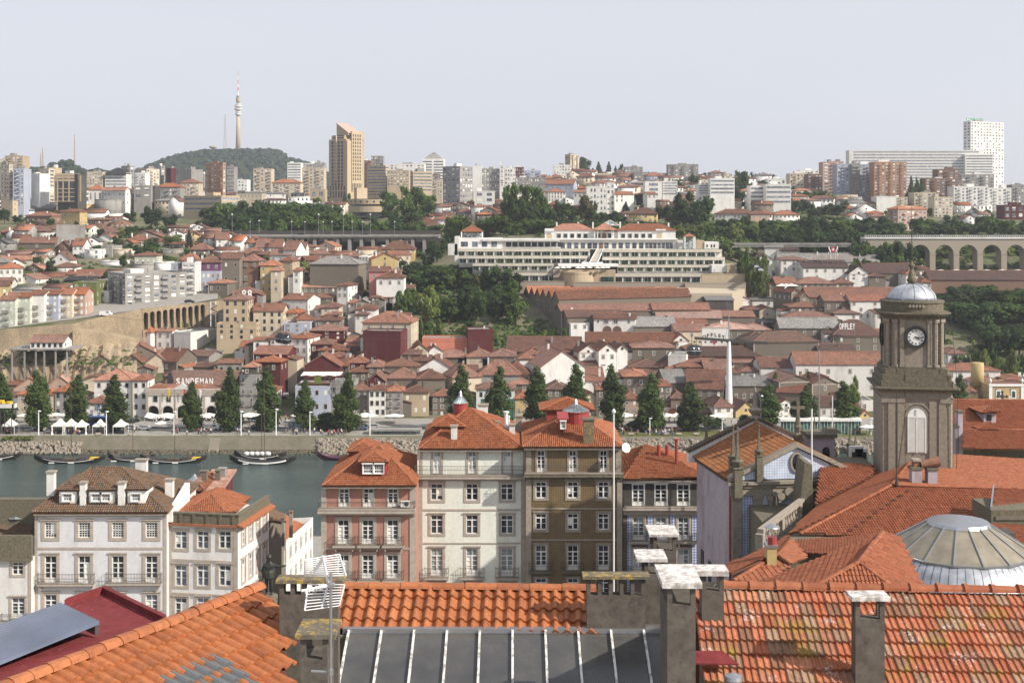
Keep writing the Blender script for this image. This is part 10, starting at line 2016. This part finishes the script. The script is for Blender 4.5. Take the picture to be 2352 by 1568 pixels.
# finish the labels of look-alikes by landmark and place in the row
LM=[(40,'left edge'),(160,'dark glass office'),(300,'pale skyline flats'),(430,'lattice mast'),(550,'radio tower'),(690,'wooded hill end'),(790,'tall beige tower'),(930,'beige offices'),(1050,'grey slab blocks'),(1200,'plane trees'),(1310,'hilltop beige tower'),(1440,'hotel right wing'),(1570,'grey hilltop block'),(1680,'cable pylon'),(1780,'white slit-window block'),(1900,'pink tower'),(2000,'blue grey tower'),(2100,'clock tower'),(2200,'white twin blocks'),(2300,'tallest right tower')]
ORD=['leftmost','second from left','third from left','fourth from left','fifth from left','sixth from left','seventh from left','eighth from left']
def ordw(i,n):
 if i<(n+1)//2:return ORD[min(i,7)]if i<8 else 'in the middle of the row'
 j=n-1-i;return(['rightmost']+[o_.replace('left','right')for o_ in ORD[1:]])[j]if j<8 else 'in the middle of the row'
# past about 300 of a kind the smallest are joined into one object
KID={}
for o in bpy.data.objects:
 if o.parent:KID.setdefault(o.parent,[]).append(o)
def size_of(o):
 p=o.location;m_=0
 for c_ in KID.get(o,[]):
  if c_.data is None:continue
  m_=max(m_,max(abs(x)for co in c_.bound_box for x in co)*max(c_.scale))
 u=CU+p.x*F/max(p.y,1);return m_/max(p.y,1)if-60<u<2410 else 0
import numpy as np
def join_rest(prefix,keep,name):
 bpy.context.view_layer.update();roots=[o for o in bpy.data.objects if o.parent is None and o.name.split('.')[0]==prefix and o.type=='EMPTY']
 if len(roots)<=keep:return
 roots.sort(key=size_of,reverse=True);rest=roots[keep:];V,FI,LT,MI,TO,RN,mats=[],[],[],[],[],[],{};off=0;rr_=random.Random(3);dead=[]
 for r in rest:
  rv=rr_.random();stack=list(KID.get(r,[]))
  for o in stack:
   stack.extend(KID.get(o,[]));me=o.data;n=len(me.vertices);a=np.empty(n*3);me.vertices.foreach_get('co',a);M=np.array(o.matrix_world);a=a.reshape(-1,3)@M[:3,:3].T+M[:3,3];V.append(a)
   l=np.empty(len(me.loops),'i');me.loops.foreach_get('vertex_index',l);FI.append(l+off);k=np.empty(len(me.polygons),'i');me.polygons.foreach_get('loop_total',k);LT.append(k);mi=np.empty(len(me.polygons),'i');me.polygons.foreach_get('material_index',mi)
   mp=np.array([mats.setdefault(m_.name,len(mats))for m_ in me.materials]);MI.append(mp[np.minimum(mi,len(mp)-1)]);to=np.full(len(k),.5)
   if 'tone' in me.attributes:me.attributes['tone'].data.foreach_get('value',to)
   TO.append(to);RN.append(np.full(len(k),rv));off+=n
  dead+=stack
 V=np.concatenate(V);FI=np.concatenate(FI);LT=np.concatenate(LT);me=bpy.data.meshes.new(name);me.vertices.add(len(V));me.vertices.foreach_set('co',V.ravel());me.loops.add(len(FI));me.loops.foreach_set('vertex_index',FI);me.polygons.add(len(LT));me.polygons.foreach_set('loop_start',np.concatenate(([0],np.cumsum(LT)[:-1])));me.polygons.foreach_set('loop_total',LT)
 for m_ in mats:me.materials.append(MT[m_])
 me.polygons.foreach_set('material_index',np.concatenate(MI));me.update(calc_edges=True)
 for nm,dat in(('tone',TO),('rnd',RN)):me.attributes.new(nm,'FLOAT','FACE').data.foreach_set('value',np.concatenate(dat))
 tag(ob(name,me),kind='stuff');global AUTOL
 rs=set(rest);AUTOL=[a for a in AUTOL if a[0]not in rs];bpy.data.batch_remove(dead+rest)
join_rest('house',300,'small_distant_houses');join_rest('broadleaf_tree',300,'small_distant_trees')
by={}
for o,l,u,v in AUTOL:by.setdefault(l,[]).append((u,v,o))
for l,lst in by.items():
 n=len(lst);sub_={}
 for a in lst:sub_.setdefault(l if n<=8 else l+', '+min(LM,key=lambda m_:abs(m_[0]-a[0]))[1],[]).append(a)
 for l2,ls in sub_.items():
  ls.sort(key=lambda a:a[0]);k=len(ls)
  for i,(u,v,o)in enumerate(ls):
   o['label']=l2 if k==1 else l2+', '+ordw(i,k)
   if len(o['label'].replace('-',' ').split())>16:o['label']=' '.join(w_ for w_ in o['label'].split()if w_ not in('apartment','tiny','leafy','in','of'))
   if len(o['label'].replace('-',' ').split())>16:a_,b_=o['label'].split(' with ',1);o['label']=a_+b_[b_.index(' roof')+5:]
   if n>1 and not o.get('group'):o['group']=l
